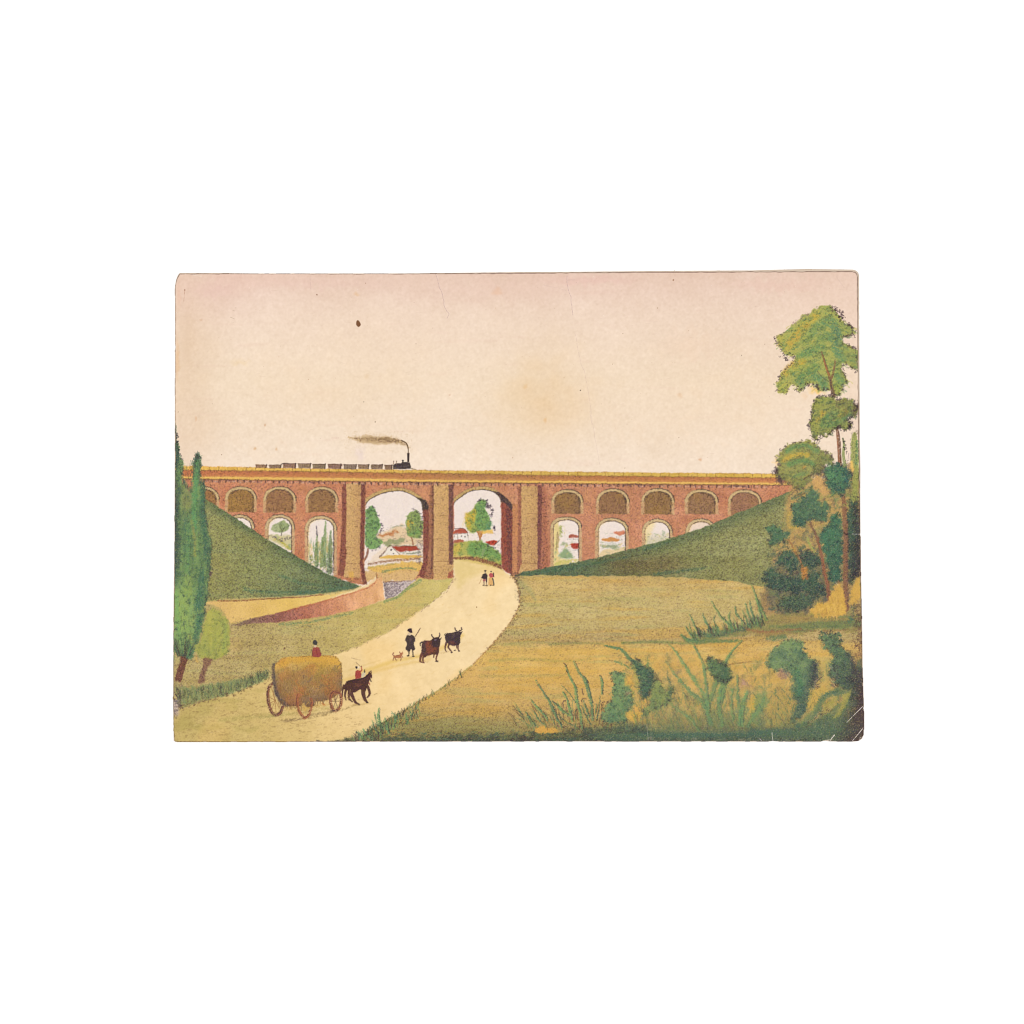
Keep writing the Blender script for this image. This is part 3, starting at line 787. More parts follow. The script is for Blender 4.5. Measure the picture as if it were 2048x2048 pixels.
# stream
wp = K('L2', (1425, 165), (1640, 155), (1930, 130), (1850, 230), (1700, 300), (1580, 370), (1460, 425))
w, m = fill(wp, (206, 186, 178), I_WATER, 1, .3, 1, smooth=False)
crayon(w, m * (.75 - .62 * lin(w, (766, 1170), (830, 1166))), (84, 70, 78), .85, T2)
stroke(K('L2', (1430, 165), (1640, 158), (1840, 150)), 3, 1.6, (140, 96, 66), .75, tooth=T1)
# field left of the road
RL = [(908, 1155), (898, 1176), (875, 1197), (846.6, 1217), (815.5, 1238), (780, 1262), (718, 1292), (666, 1311), (600, 1335), (537, 1354.5), (485, 1375), (433.5, 1396), (382, 1411), (345, 1426)]
fl = np.vstack([[(345, 1190), (412, 1204), (463, 1248.5), (503, 1247), (560, 1243.6), (647, 1232.5), (705, 1221), (768, 1200), (795, 1192), (825, 1165), (838, 1156), (872, 1160), (908, 1156)], RL])


def fcol(w):
    t = lin(w, (420, 1330), (880, 1180))
    c = ramp(t, (0, (190, 166, 104)), (.35, (192, 168, 102)), (.7, (204, 180, 104)), (1, (210, 188, 110)))
    return c + (NH[w] * .012 + N9[w] * .012)[..., None]


w, m = fill(fl, fcol, I_FLDL, 1.2, .4, 1, smooth=False)
put(w, m * ss(.6, 2, N20[w]) * .3, (212, 172, 98))
put(w, m * ss(.5, 1.8, NH[w]) * .25, (160, 160, 92))
crayon(w, m * (.33 - .22 * lin(w, (480, 1300), (860, 1180))), (100, 76, 58), .62, T2)
stroke(K('L2', (0, 750), (400, 720), (700, 660), (1000, 595)), 5, 4, (118, 142, 92), .7, tooth=T2, dens=.7)
stroke(K('L2', (100, 770), (400, 770), (600, 790)), 5, 3, (140, 148, 94), .5, tooth=T2, dens=.6)
stroke(K('L2', (1440, 440), (1620, 370), (1760, 260), (1930, 150)), 4, 7, (120, 146, 92), .75, tooth=T2, dens=.75)
for i in range(170):
    x, y = rng.uniform(460, 760), rng.uniform(1240, 1350)
    if ID[int(y) - Y0, int(x) - X0] == I_FLDL:
        stroke([(x, y), (x + rng.uniform(2, 8), y + rng.uniform(-1, 1.2))], .9, .5, (104, 80, 58), .4, smooth=False, tooth=T1)
dab(570, 1297, 4, 4, (150, 118, 74), .6)
# road
RR = [(907, 1119), (950, 1126), (985, 1134), (1004, 1140), (1021.6, 1152), (1029, 1157), (1037, 1178), (1040, 1200), (1036, 1218), (1028, 1234), (1007, 1262), (976, 1298), (945, 1329), (911, 1357), (877.6, 1380), (838.8, 1402), (800, 1425), (770, 1441), (735, 1463), (712, 1486)]
rp = np.vstack([RR, [(345, 1486)], RL[::-1]])


def rcol(w):
    t = lin(w, (430, 1470), (900, 1230))
    c = ramp(t, (0, (202, 178, 110)), (.2, (216, 188, 120)), (.45, (236, 204, 142)), (.7, (244, 213, 158)), (1, (246, 218, 168)))
    return c + (N20[w] * .006 + N9[w] * .006 + N3[w] * .006)[..., None]


w, m = fill(rp, rcol, I_ROAD, 2.2, .6, 1, smooth=False)
near = lin(w, (760, 1300), (430, 1470))
crayon(w, m * (.03 + .25 * near), (120, 92, 62), .6, T2)
put(w, m * ss(.4, 1.6, NH2[w] + .5 * N9[w]) * .5 * near, (176, 160, 88))
put(w, m * ss(.8, 2.2, N20[w]) * .3, (240, 196, 120))
# track shading beside the cattle and under the bridge
fill([(908, 1120), (960, 1128), (1005, 1145), (985, 1142), (950, 1150), (930, 1165), (912, 1170)], (216, 190, 112), None, 11, 2, .5)
stroke([(720, 1345), (790, 1322), (850, 1310), (905, 1285), (925, 1270)], 8, 6, (226, 188, 96), .6, soft=4)
stroke([(690, 1360), (780, 1335), (860, 1318)], 7, 3, (222, 182, 96), .5, soft=4)
stroke([(440, 1440), (520, 1432), (600, 1425), (680, 1412)], 8, 6, (172, 158, 90), .6, soft=4, tooth=T2, dens=.7)
stroke([(560, 1440), (640, 1432), (720, 1408)], 4, 3, (140, 118, 76), .6, soft=2, tooth=T2, dens=.6)
stroke([(700, 1340), (760, 1320)], 3, 1, (214, 180, 110), .5, soft=2)
for i in range(220):
    x, y = rng.uniform(360, 720), rng.uniform(1395, 1478)
    if ID[int(y) - Y0, int(x) - X0] == I_ROAD:
        stroke([(x, y), (x + rng.uniform(3, 12), y - rng.uniform(-.6, 1.5))], .9, .5, (124, 96, 62), .4, smooth=False, tooth=T1)
# embankments
el = [(345, 985), (400, 992), (432, 1010.6), (471.7, 1036), (521, 1070), (560, 1093), (612, 1124), (652, 1146), (690, 1162), (722, 1172), (705, 1179), (647, 1188), (560, 1194.5), (438, 1199.5), (345, 1206)]


def ecol(w):
    d = lin(w, (470, 1180), (640, 1130))
    c = ramp(d, (0, (160, 158, 96)), (.5, (142, 150, 94)), (1, (114, 134, 90)))
    return c + (N9[w] * .012 + NH[w] * .01)[..., None]


w, m = fill(el, ecol, I_EMBL, .9, .4, 1, smooth=False)
top = np.interp(GX[w][0], [a for a, b in el[:9]], [b for a, b in el[:9]]).astype(f4)
put(w, m * ss(26, 2, GY[w] - top[None]) * .7, (84, 112, 76))
put(w, m * ss(1140, 1190, GY[w]) * ss(480, 640, GX[w]) * .75, (74, 112, 86))
put(w, m * ss(.3, 1.8, N20[w]) * .35, (166, 152, 84))
put(w, m * ss(.3, 1.8, NH[w]) * .25, (110, 124, 78))
crayon(w, m * .36, (72, 62, 50), .66, T2)
crayon(w, m * .12, (206, 184, 116), .55, T4)
crayon(w, m * ss(3, .5, GY[w] - top[None]) * .5, (52, 62, 56), .7)
for p in ([(488, 1178), (520, 1183), (600, 1184), (690, 1174)], [(560, 1150), (600, 1165), (660, 1172)], [(600, 1186), (650, 1182), (705, 1174)], [(490, 1176), (505, 1186)]):
    stroke(p, 6, 4, (58, 110, 84), .6, soft=2.5, tooth=T2, dens=.7)
er = [(1029, 1151), (1045, 1144), (1080, 1138), (1159.5, 1123), (1192, 1116), (1254, 1100), (1320, 1083), (1345, 1075), (1404, 1056), (1424, 1048.5), (1461.5, 1032), (1500, 1016), (1540, 1000), (1575, 984), (1730, 940), (1730, 1180), (1503, 1171), (1474, 1163), (1387, 1157), (1300, 1152), (1154, 1152), (1080, 1150)]


def ecol2(w):
    d = lin(w, (1130, 1150), (1420, 1090))
    c = ramp(d, (0, (88, 116, 84)), (.25, (108, 122, 82)), (.6, (140, 146, 90)), (1, (156, 154, 96)))
    return c + (N9[w] * .012 + NH[w] * .012)[..., None]


w, m = fill(er, ecol2, I_EMBR, 1.0, .5, 1, smooth=False)
top = np.interp(GX[w][0], [a for a, b in er[:15]], [b for a, b in er[:15]]).astype(f4)
put(w, m * ss(34, 4, GY[w] - top[None]) * .6, (86, 114, 80))
put(w, m * ss(.3, 1.8, N20[w]) * .3, (152, 142, 80))
put(w, m * ss(40, 0, abs(GY[w] - 1132)) * ss(1180, 1240, GX[w]) * ss(1400, 1330, GX[w]) * .55, (120, 92, 58))
crayon(w, m * .40, (66, 60, 48), .66, T2)
crayon(w, m * .12, (206, 186, 120), .55, T4)
crayon(w, m * ss(12, 2, 1153 - GY[w]) * ss(1420, 1200, GX[w]) * .35, (70, 74, 58), .7)
for p in ([(1045, 1148), (1090, 1143), (1150, 1138)], [(1100, 1140), (1180, 1128), (1260, 1112)], [(1310, 1148), (1360, 1142), (1420, 1135)], [(1290, 1098), (1340, 1082)]):
    stroke(p, 7, 4, (54, 104, 80), .6, soft=3, tooth=T2, dens=.7)
# path above the brick wall and the wall
pa = np.vstack([K('L1', (380, 355), (540, 338), (760, 345)), K('L2', (0, 395), (300, 375), (600, 340), (900, 300), (1100, 240), (1220, 190), (1330, 80), (1345, 130)), K('L2', (1240, 230), (1000, 310), (720, 392), (420, 472), (0, 582)), K('L1', (860, 545), (670, 590), (560, 420))])


def pcol(w):
    t = lin(w, (420, 1230), (740, 1175))
    return ramp(t, (0, (226, 184, 112)), (.5, (228, 186, 96)), (.8, (236, 200, 118)), (1, (236, 204, 156))) + (N9[w] * .01)[..., None]


w, m = fill(pa, pcol, I_PATH, 1.1, .4, 1, smooth=False)
crayon(w, m * .09, (150, 110, 60), .6, T2)
stroke([(440, 1199), (560, 1194.5), (647, 1188), (705, 1179.5), (722, 1173)], 3, 4, (196, 170, 104), .8, soft=1.2)
stroke(np.vstack([K('L1', (530, 340), (760, 340)), K('L2', (0, 388), (300, 372), (600, 338))]), 2.4, 2, (138, 84, 56), .7, tooth=T1, dens=.75)
wl = np.vstack([K('L1', (680, 610), (760, 585), (870, 545)), K('L2', (0, 582), (420, 470), (720, 388), (1000, 308), (1210, 232), (1320, 150), (1360, 110), (1400, 85), (1422, 200), (1442, 410), (1000, 560), (600, 642), (0, 716)), K('L1', (900, 592), (760, 612))])


def wcol(w):
    t = lin(w, (480, 1245), (760, 1175))
    return ramp(t, (0, (150, 124, 98)), (.2, (152, 102, 86)), (.4, (188, 112, 88)), (.6, (212, 138, 100)), (.8, (230, 164, 114)), (1, (236, 178, 122))) + (N5[w] * .015 + NV[w] * .015)[..., None]


w, m = fill(wl, wcol, I_WALL, .9, .4, 1, smooth=False)
crayon(w, m * (.42 - .32 * lin(w, (520, 1235), (740, 1180))), (96, 62, 64), .6, T3)
crayon(w, m * .12, (244, 190, 140), .5, T3)
stroke(K('L2', (0, 590), (420, 480), (720, 398), (1000, 320), (1210, 245), (1320, 165), (1350, 50)), 2.0, 2.4, (188, 104, 66), .7, tooth=T1, dens=.85)
stroke(K('L2', (1330, 40), (1335, 110)), 2.5, 1.5, (140, 98, 64), .8, tooth=T1)
stroke(K('L2', (700, 385), (1000, 290), (1190, 210)), 1.6, 1.6, (244, 216, 176), .7)
for x in np.linspace(500, 760, 110):
    yt = np.interp(x, [500, 560, 621, 664, 705, 734, 752, 766], [1236, 1224, 1208, 1196.5, 1185, 1174, 1160, 1160])
    yb = np.interp(x, [500, 560, 647, 705, 768], [1247, 1243.6, 1233, 1221, 1200])
    a = .45 * (1 - (x - 500) / 280)
    stroke([(x, yt + 2 + rng.uniform(0, 3)), (x - 1, yb - rng.uniform(0, 3))], .8, .6, (104, 60, 60), a, smooth=False, tooth=T3)
crayon(win(460, 1236, 520, 1256), np.full(C[win(460, 1236, 520, 1256)].shape[:2], .25, f4), (90, 74, 66), .6)
# meadow right of the road
fr = np.vstack([[(1029, 1153), (1080, 1151), (1154, 1153), (1300, 1153), (1387, 1158), (1474, 1164), (1503, 1171), (1600, 1180), (1735, 1190), (1735, 1490), (712, 1490)], RR[::-1][:-4]])


def gcol(w):
    y = GY[w] + N20[w] * 2
    c = ramp((y - 1150) / 335, (0, (194, 166, 100)), (.05, (210, 176, 106)), (.15, (204, 179, 112)), (.3, (200, 175, 110)), (.39, (190, 160, 100)), (.42, (214, 174, 96)), (.5, (222, 178, 94)), (.62, (218, 174, 94)), (.78, (204, 164, 92)), (.9, (176, 150, 88)), (1, (136, 128, 80)))
    return c + (N9[w] * .010 + NH[w] * .016)[..., None]


w, m = fill(fr, gcol, I_FLDR, 1.3, .6, 1, smooth=False)
dl = ss(1420, 1470, GY[w] + 26 * ss(980, 760, GX[w]))
put(w, m * dl * ss(1150, 960, GX[w]) * .7, (136, 128, 76))
put(w, m * ss(.5, 1.9, NH[w] + .4 * NH2[w]) * .36, (164, 158, 92))
put(w, m * ss(.5, 1.9, -NH[w] + .4 * NH2[w]) * .4, (226, 176, 84))
put(w, m * ss(.4, 1.6, N20[w]) * .16, (206, 156, 96))
cd = .24 + .10 * ss(1240, 1280, GY[w]) * ss(1300, 1260, GY[w]) + .12 * ss(1390, 1480, GY[w]) - .10 * ss(1290, 1310, GY[w]) * ss(1420, 1390, GY[w])
crayon(w, m * cd, (98, 74, 56), .62, T2)
crayon(w, m * .10, (238, 204, 136), .5, T4)
put(w, m * ss(40, 0, GX[w] - 1030) * ss(1150, 1160, GY[w]) * ss(1215, 1180, GY[w]) * .55, (170, 160, 110))
for p, wd, c, a in [([(1101, 1289), (1150, 1286), (1207, 1287)], 4, (132, 138, 82), .7), ([(1245, 1286), (1310, 1284), (1370, 1286), (1440, 1284), (1480, 1281)], 5, (112, 130, 78), .75), ([(1010, 1290), (1060, 1284), (1120, 1288)], 5, (164, 156, 88), .6),
                    ([(980, 1322), (1040, 1318), (1130, 1322), (1180, 1318)], 6, (168, 156, 86), .55), ([(960, 1352), (1040, 1352), (1130, 1350)], 6, (170, 152, 82), .5), ([(1000, 1375), (1080, 1378)], 9, (222, 170, 78), .5), ([(1080, 1302), (1180, 1303), (1240, 1300)], 12, (224, 176, 82), .5), ([(1000, 1335), (1090, 1338), (1150, 1336)], 9, (224, 174, 82), .55),
                    ([(1080, 1262), (1140, 1260), (1200, 1262)], 4, (180, 158, 92), .5), ([(1060, 1210), (1120, 1205), (1200, 1208)], 7, (184, 168, 96), .4), ([(1040, 1165), (1060, 1180), (1070, 1200)], 10, (158, 156, 100), .5),
                    ([(1240, 1300), (1330, 1302), (1400, 1298)], 10, (222, 168, 78), .55), ([(1380, 1290), (1480, 1286)], 6, (216, 164, 76), .5)]:
    stroke(p, wd, wd * .6, c, a, soft=3, tooth=T2, dens=.85)
for i in range(900):
    x, y = rng.uniform(860, 1520), rng.uniform(1165, 1470)
    if ID[int(y) - Y0, int(x) - X0] == I_FLDR:
        stroke([(x, y), (x + rng.uniform(2, 9), y + rng.uniform(-.8, .8))], .9, .5, (110, 80, 58), rng.uniform(.15, .45), smooth=False, tooth=T1)
hatch(I_ROAD, (360, 1140, 1040, 1480), 1500, 12, lambda x, y: -24 if y < 1400 else -8, [(228, 190, 120), (252, 228, 186), (214, 176, 112), (236, 204, 140)], (.12, .3), 1.6)
for x, y, rx, ry in ((846, 1322, 20, 3), (888, 1303, 16, 3), (836, 1314, 10, 2), (792, 1321, 9, 2), (975, 1172, 9, 1.6), (715, 1408, 24, 3.5), (610, 1424, 52, 6), (665, 1418, 26, 4)):
    dab(x, y, rx, ry, (186, 152, 96), .5, -8, rag=1.5, tooth=T2, hard=.1)
hatch(I_FLDR, (1000, 1150, 1560, 1470), 2600, 7, 2, [(150, 150, 88), (226, 190, 116), (120, 96, 70), (204, 164, 92), (136, 128, 80)], (.15, .4))
hatch(I_FLDL, (430, 1200, 900, 1360), 1500, 6, -4, [(150, 152, 90), (216, 190, 120), (116, 98, 72), (196, 176, 104)], (.15, .4))
hatch(I_EMBL, (345, 990, 720, 1205), 2600, 6, lambda x, y: 12 + 14 * math.sin(x * .05 + y * .09) + (14 if y < 1120 else -6), [(74, 88, 62), (168, 162, 104), (62, 66, 54), (104, 128, 84), (150, 150, 96)], (.2, .5))
hatch(I_EMBR, (1030, 980, 1600, 1170), 3000, 6, lambda x, y: -14 + 12 * math.sin(x * .05 + y * .09) + (8 if y > 1120 else -4), [(74, 86, 62), (168, 160, 104), (62, 66, 54), (100, 124, 84), (148, 148, 94)], (.2, .5))
# the road's ragged right verge
vr = np.array(RR[4:])
q = spline(vr, 14)
stroke(vr[:9], 3, 3.5, (172, 120, 78), .65, tooth=T1, dens=.6)
stroke(vr[8:12], 3, 2, (150, 148, 88), .6, tooth=T1, dens=.6)
curls_on(vr[:8], 60, (1, 2), 1.8, (92, 66, 52), .6, False)
for i in range(0, len(q)):
    x, y = q[i]
    if y > 1340 and rng.uniform() < .75:
        h = rng.uniform(3, 8)
        stroke([(x + rng.normal(0, 3), y + 4), (x + rng.normal(0, 3) - 1, y - h)], 1.2, .5, [(86, 96, 62), (74, 58, 50), (96, 128, 84)][int(rng.integers(3))], .7, smooth=False)
for i in range(130):
    x, y = np.array(q[int(rng.integers(len(q)))]) + rng.normal(0, 3, 2) + (3, 2)
    stroke([(x, y), (x + rng.uniform(2, 6), y - rng.uniform(0, 3))], .9, .5, (110, 84, 60), .5, smooth=False)
for i in range(120):
    k = rng.integers(len(RL) - 1)
    u = rng.uniform()
    x, y = np.array(RL[k]) * (1 - u) + np.array(RL[k + 1]) * u + rng.normal(0, 2, 2)
    stroke([(x, y), (x + rng.uniform(1, 4), y - rng.uniform(1, 4))], .9, .5, (110, 80, 66), .45, smooth=False)
w = win(1028, 1140, 1062, 1156)
crayon(w, ss(1062, 1030, GX[w]) * ss(1141, 1148, GY[w]) * .55, (62, 52, 60), .8)
crayon(win(1030, 1152, 1075, 1200), ss(1075, 1035, GX[win(1030, 1152, 1075, 1200)]) * .25, (90, 92, 80), .6)
# ---------------------------------------------------------------- left-hand trees and verge
def nidx(base, label, *kids):
    i = part(base, None, label)                 # the crown is the tree's own mesh, its trunk a child
    return [i, i, part(kids[-1], i)]


I_GRASSL = part('printed_grass', None, 'green grass along the left edge of the road')
gv = np.vstack([K('L1', (60, 1270), (140, 1290), (330, 1280), (520, 1250), (720, 1210), (900, 1185), (1030, 1150), (1090, 1160), (1050, 1215), (850, 1300), (660, 1375), (480, 1420), (330, 1460), (130, 1510), (80, 1500))])
w, m = fill(gv, (128, 142, 88), I_GRASSL, 3, 1.5, .8, tooth=T3, dens=.9)
for i in range(420):
    u = rng.uniform()
    x = 352 + u * 185
    yb = np.interp(x, [352, 365, 400, 460, 540], [1412, 1408, 1400, 1388, 1355]) - rng.uniform(0, 12 + 14 * (1 - u))
    h = rng.uniform(5, 12)
    stroke([(x, yb), (x + rng.normal(0, 1), yb - h * .6), (x - rng.uniform(0, 4), yb - h)], 1.1, .5, [(92, 128, 88), (112, 140, 88), (80, 78, 60), (104, 112, 74), (66, 60, 56), (176, 160, 96)][int(rng.integers(6))], rng.uniform(.4, .8), n=3)
for i in range(90):
    x = rng.uniform(355, 545)
    y = np.interp(x, [352, 365, 400, 460, 540], [1416, 1412, 1402, 1390, 1358]) + rng.normal(0, 3)
    curl(x, y, rng.uniform(1, 2.2), (92, 66, 52), .6)
for i in range(60):
    x = rng.uniform(348, 362)
    y = rng.uniform(1365, 1412)
    stroke([(x, y), (x + rng.uniform(2, 6), y + rng.uniform(5, 12))], 1.1, .6, [(216, 184, 140), (74, 60, 56), (160, 130, 90)][int(rng.integers(3))], .7, smooth=False)
w = win(348, 1400, 362, 1436)
put(w, ss(362, 354, GX[w]) * ss(1436, 1425, GY[w]) * .7, (206, 184, 176))
crayon(w, ss(364, 350, GX[w]) * .4, (60, 50, 58), .8)

I_TALL, I_TALLC, I_TALLT = nidx('printed_poplar', 'tall dark green poplars at the left edge of the print', 'printed_crown', 'printed_trunk')
fill(K('L1', (125, 925), (215, 935), (190, 1010), (150, 1130), (120, 1235), (90, 1215), (58, 1210), (90, 1080), (118, 1000)), (122, 74, 60), I_TALLT, 1, .5, .95)
w, m = mask(K('L1', (125, 925), (215, 935), (190, 1010), (150, 1130), (120, 1235), (58, 1210)), 1, .4)
crayon(w, m * .35, (74, 48, 48), .7, T3)
crown = np.vstack([[(350, 866), (353, 872), (355, 885), (360, 900), (362, 915), (366, 930), (362, 955), (372, 975), (384, 985)], K('A', (385, 330), (390, 230), (420, 150), (440, 95), (480, 130), (495, 230), (480, 330), (470, 450), (470, 560), (510, 540), (545, 560), (555, 700), (560, 850), (550, 1000), (600, 1200), (620, 1350), (660, 1500), (650, 1700), (640, 1930)),
                   K('L1', (430, 60), (400, 300), (385, 400), (370, 560), (320, 780), (250, 960), (190, 975), (130, 935), (60, 890), (40, 900))])
w, m = fill(crown, (92, 132, 84), I_TALLC, 1.3, 1.0, .98)
put(w, m * ss(1150, 1200, GY[w]) * ss(1310, 1280, GY[w]) * ss(408, 380, GX[w]) * .7, (134, 174, 98))
put(w, m * ss(1010, 940, GY[w]) * .4, (76, 132, 90))
put(w, m * ss(.2, 1.4, NV[w]) * .4, (140, 176, 100))
put(w, m * ss(14, 0, GX[w] - 350 - N5[w] * 2) * ss(1190, 1130, GY[w]) * .92, (54, 82, 74))
put(w, m * ss(8, 18, GX[w] - 350) * ss(45, 30, GX[w] - 350) * ss(1060, 1000, GY[w]) * ss(955, 975, GY[w]) * .55, (164, 146, 88))
for p, wd, c, a in [(K('A', (440, 140), (430, 350), (410, 600), (400, 850), (390, 1050), (400, 1230)), 12, (72, 148, 92), .85), (K('A', (530, 560), (520, 800), (510, 1000), (540, 1250), (580, 1500), (590, 1800)), 11, (52, 104, 84), .9),
                    (K('L1', (350, 10), (350, 120), (330, 300), (320, 450), (320, 600), (280, 780)), 15, (50, 108, 86), .85), (K('L1', (190, 100), (170, 260), (150, 420), (150, 600), (170, 760)), 22, (142, 172, 88), .75), (K('L1', (70, 240), (80, 400), (90, 560), (100, 740)), 8, (112, 176, 96), .8),
                    (K('A', (350, 1150), (370, 1300), (400, 1450), (400, 1700)), 5, (196, 164, 80), .7), (K('A', (300, 1050), (310, 1300), (290, 1600), (270, 1930)), 9, (86, 146, 90), .7), (K('A', (250, 1000), (240, 1300), (230, 1700)), 6, (60, 108, 84), .7), (K('L1', (240, 80), (230, 250)), 8, (150, 166, 84), .6),
                    (K('L1', (200, 830), (230, 880), (210, 950)), 14, (56, 100, 80), .8), (K('L1', (60, 780), (70, 860)), 8, (66, 100, 76), .7)]:
    stroke(p, wd * .6, wd * .7, c, a, soft=3, tooth=T3, dens=.85, wm=wd)
crayon(w, m * (.12 + .42 * ss(16, 2, GX[w] - 350) * ss(1180, 1100, GY[w]) + .30 * ss(395, 420, GX[w]) * ss(1020, 1060, GY[w])), (46, 54, 58), .7, T3)
crayon(w, m * .14, (190, 186, 110), .5, T3)
for i in range(260):
    y = rng.uniform(930, 1300)
    x = rng.uniform(351, np.interp(y, [930, 1050, 1100, 1200, 1300], [400, 412, 420, 410, 385]))
    stroke([(x, y), (x + rng.normal(0, 1.5), y - rng.uniform(5, 14))], 1.2, .5, [(50, 92, 78), (120, 168, 96), (60, 66, 60), (160, 172, 92)][int(rng.integers(4))], .5, smooth=False)
for i in range(34):
    a = rng.uniform(-.9, .9)
    stroke([(368 + a * 14, 1312), (368 + a * 20, 1300), (368 + a * 34, 1285 - rng.uniform(0, 14))], 1.3, .6, [(62, 92, 74), (76, 60, 56), (96, 140, 84)][int(rng.integers(3))], .7)
for i in range(420):
    k = int(rng.integers(6, len(crown) - 4))
    x, y = crown[k] + (crown[k + 1] - crown[k]) * rng.uniform() + rng.normal(0, 1.5, 2)
    if y > 1305:
        continue
    stroke([(x, y), (x + rng.normal(0, 1.5), y - rng.uniform(3, 9))], 1.3, .5, [(56, 92, 78), (92, 130, 84), (60, 62, 62), (76, 112, 80)][int(rng.integers(4))], .65, I_TALLC, smooth=False)
clumps(crown, 130, 5, (124, 160, 92), (58, 96, 80), .42, T3)
curls_on(crown[8:40], 70, (1, 2.2), 1.6, (54, 56, 56), .6, False, I_TALLC)
curls_on(np.array([(351, 866), (354, 880), (357, 900), (364, 925), (362, 960)]), 40, (1, 2.6), 2, (44, 46, 50), .8, False, I_TALLC)
curls_on(K('L1', (440, 30), (450, 60)), 6, (2, 3.5), 1.5, (86, 60, 70), .7, False)
stroke(K('A', (400, 75), (415, 130)), 1, .7, (80, 62, 62), .8)
dab(*K('A', (460, 125))[0], 3.6, 4, (70, 54, 58), .8, rag=1)

I_YT, I_YTC, I_YTT = nidx('printed_tree', 'small rounded yellow green tree beside the poplars', 'printed_crown', 'printed_trunk')
fill(K('L1', (370, 960), (470, 950), (460, 1020), (420, 1080), (385, 1170), (375, 1240), (310, 1235), (345, 1130), (365, 1040)), (138, 98, 78), I_YTT, 1.2, .5, .92)
w, m = mask(K('L1', (370, 960), (470, 950), (420, 1080), (375, 1240), (310, 1235)), 1, .4)
crayon(w, m * .3, (90, 62, 60), .7, T3)
p = K('L1', (430, 450), (520, 440), (610, 530), (665, 640), (670, 760), (640, 880), (570, 965), (480, 985), (380, 970), (310, 930), (285, 870), (340, 780), (370, 640), (390, 520))
fill(p, (172, 170, 80), I_YTC, 2, 1.2, .93)
stroke(K('L1', (590, 600), (620, 740), (590, 880)), 12, 10, (140, 162, 84), .7, soft=4, tooth=T3)
stroke(K('L1', (440, 480), (430, 640), (440, 800)), 9, 9, (190, 182, 84), .6, soft=4, tooth=T3)
stroke(K('L1', (330, 850), (370, 940)), 8, 6, (150, 158, 80), .6, soft=3, tooth=T3)
clumps(p, 46, 5, (186, 182, 92), (136, 148, 80), .45, T3)
for i in range(150):
    u = rng.uniform(0, 6.28)
    x, y = 413 + 33 * math.cos(u) * rng.uniform(.85, 1.06), 1266 + 49 * math.sin(u) * rng.uniform(.85, 1.05)
    stroke([(x, y), (x + (x - 413) * .12, y - rng.uniform(3, 8))], 1.1, .5, [(150, 158, 84), (120, 120, 74), (176, 172, 88)][int(rng.integers(3))], .6, smooth=False)
w, m = mask(p, 2, 1)
crayon(w, m * .10, (110, 112, 62), .6, T3)
for i in range(70):
    a = rng.uniform(-1, 1)
    stroke([(416, 1314 - abs(a) * 4), (416 + a * 16, 1298 - rng.uniform(0, 8)), (416 + a * 26, 1280 - rng.uniform(0, 50))], 1.1, .5, [(130, 140, 74), (150, 168, 84), (128, 116, 72), (196, 188, 96)][int(rng.integers(4))], .28)
curls_on(p[1:6], 26, (1, 2.2), 2.2, (150, 110, 90), .5, False)
dab(*K('L1', (285, 990))[0], 6, 9, (222, 172, 84), .6)

# ---------------------------------------------------------------- hay cart
I_CART = part('printed_hay_cart', None, 'large ochre hay cart with spoked wheels on the road')
I_HAY = I_CART
I_WH = [part('printed_wheel', I_CART) for _ in range(3)]
for p, wd, c, a in [(K('W', (0, 1330), (200, 1310), (340, 1280)), 4, (150, 140, 86), .6), (K('W', (380, 1390), (600, 1360), (760, 1330)), 4, (116, 92, 72), .6), (K('W', (800, 1290), (1000, 1260), (1200, 1235)), 5, (128, 108, 74), .6), (K('W', (420, 1180), (600, 1200), (900, 1150), (1100, 1110)), 9, (196, 160, 88), .5)]:
    stroke(p, wd, wd * .7, c, a, soft=2, tooth=T2, dens=.75)


def wheel(pts, idn, w0=3.6, c=(136, 78, 58)):
    q = spline(K('W', *pts), 6)
    stroke(q, w0 * 1.6, w0 * 1.6, c, .9, idn, smooth=False, tooth=T1, dens=.9, soft=1.1)
    stroke(q + (.9, .3), 1.2, 1.2, (196, 118, 72), .5, smooth=False, tooth=T1, dens=.7)
    stroke(q - (1.2, .2), 1.0, 1.0, (76, 50, 50), .6, smooth=False, tooth=T1, dens=.8)


HB = np.array([(250, 470), (330, 395), (470, 350), (850, 335), (1150, 335), (1255, 385), (1312, 490), (1326, 700), (1322, 880), (1260, 960), (1120, 1030), (1080, 1040), (900, 1085), (850, 1150), (620, 1140), (400, 1130), (320, 1080), (255, 950), (222, 800), (195, 640), (200, 500)])
wheel([(215, 770), (150, 840), (126, 950), (142, 1090), (185, 1230), (255, 1288), (330, 1250), (368, 1150)], I_WH[0], 3.8, (112, 68, 56))
for a in range(7):
    q = [(180, 820), (150, 1000), (190, 1200), (260, 1260), (330, 1200), (210, 900), (160, 1100)][a]
    stroke(K('W', (245, 1050), q), 1, 1, (150, 100, 60), .7, I_WH[0], smooth=False)
w, m = fill(K('W', *HB), (164, 124, 66), I_HAY, 1.2, .6, .98)
u = np.clip((GY[w] - 1312) / 98, 0, 1)
tz = (GY[w] - np.interp(GX[w][0], [548, 565, 600, 660, 684], [1335, 1322, 1316, 1317, 1332]).astype(f4)[None])
hc = ramp(u, (0, (212, 164, 74)), (.2, (196, 154, 76)), (.34, (176, 142, 78)), (.5, (168, 130, 76)), (.75, (156, 118, 74)), (1, (140, 106, 74)))
put(w, m, hc + (N9[w] * .02 + N5[w] * .012)[..., None])
put(w, m * ss(17, 2, tz + N5[w] * 3) * ss(0, 14, -sdpoly(spline(K('W', *HB), 5, True), GX[w], GY[w]) + 6) * .8, (220, 164, 66))
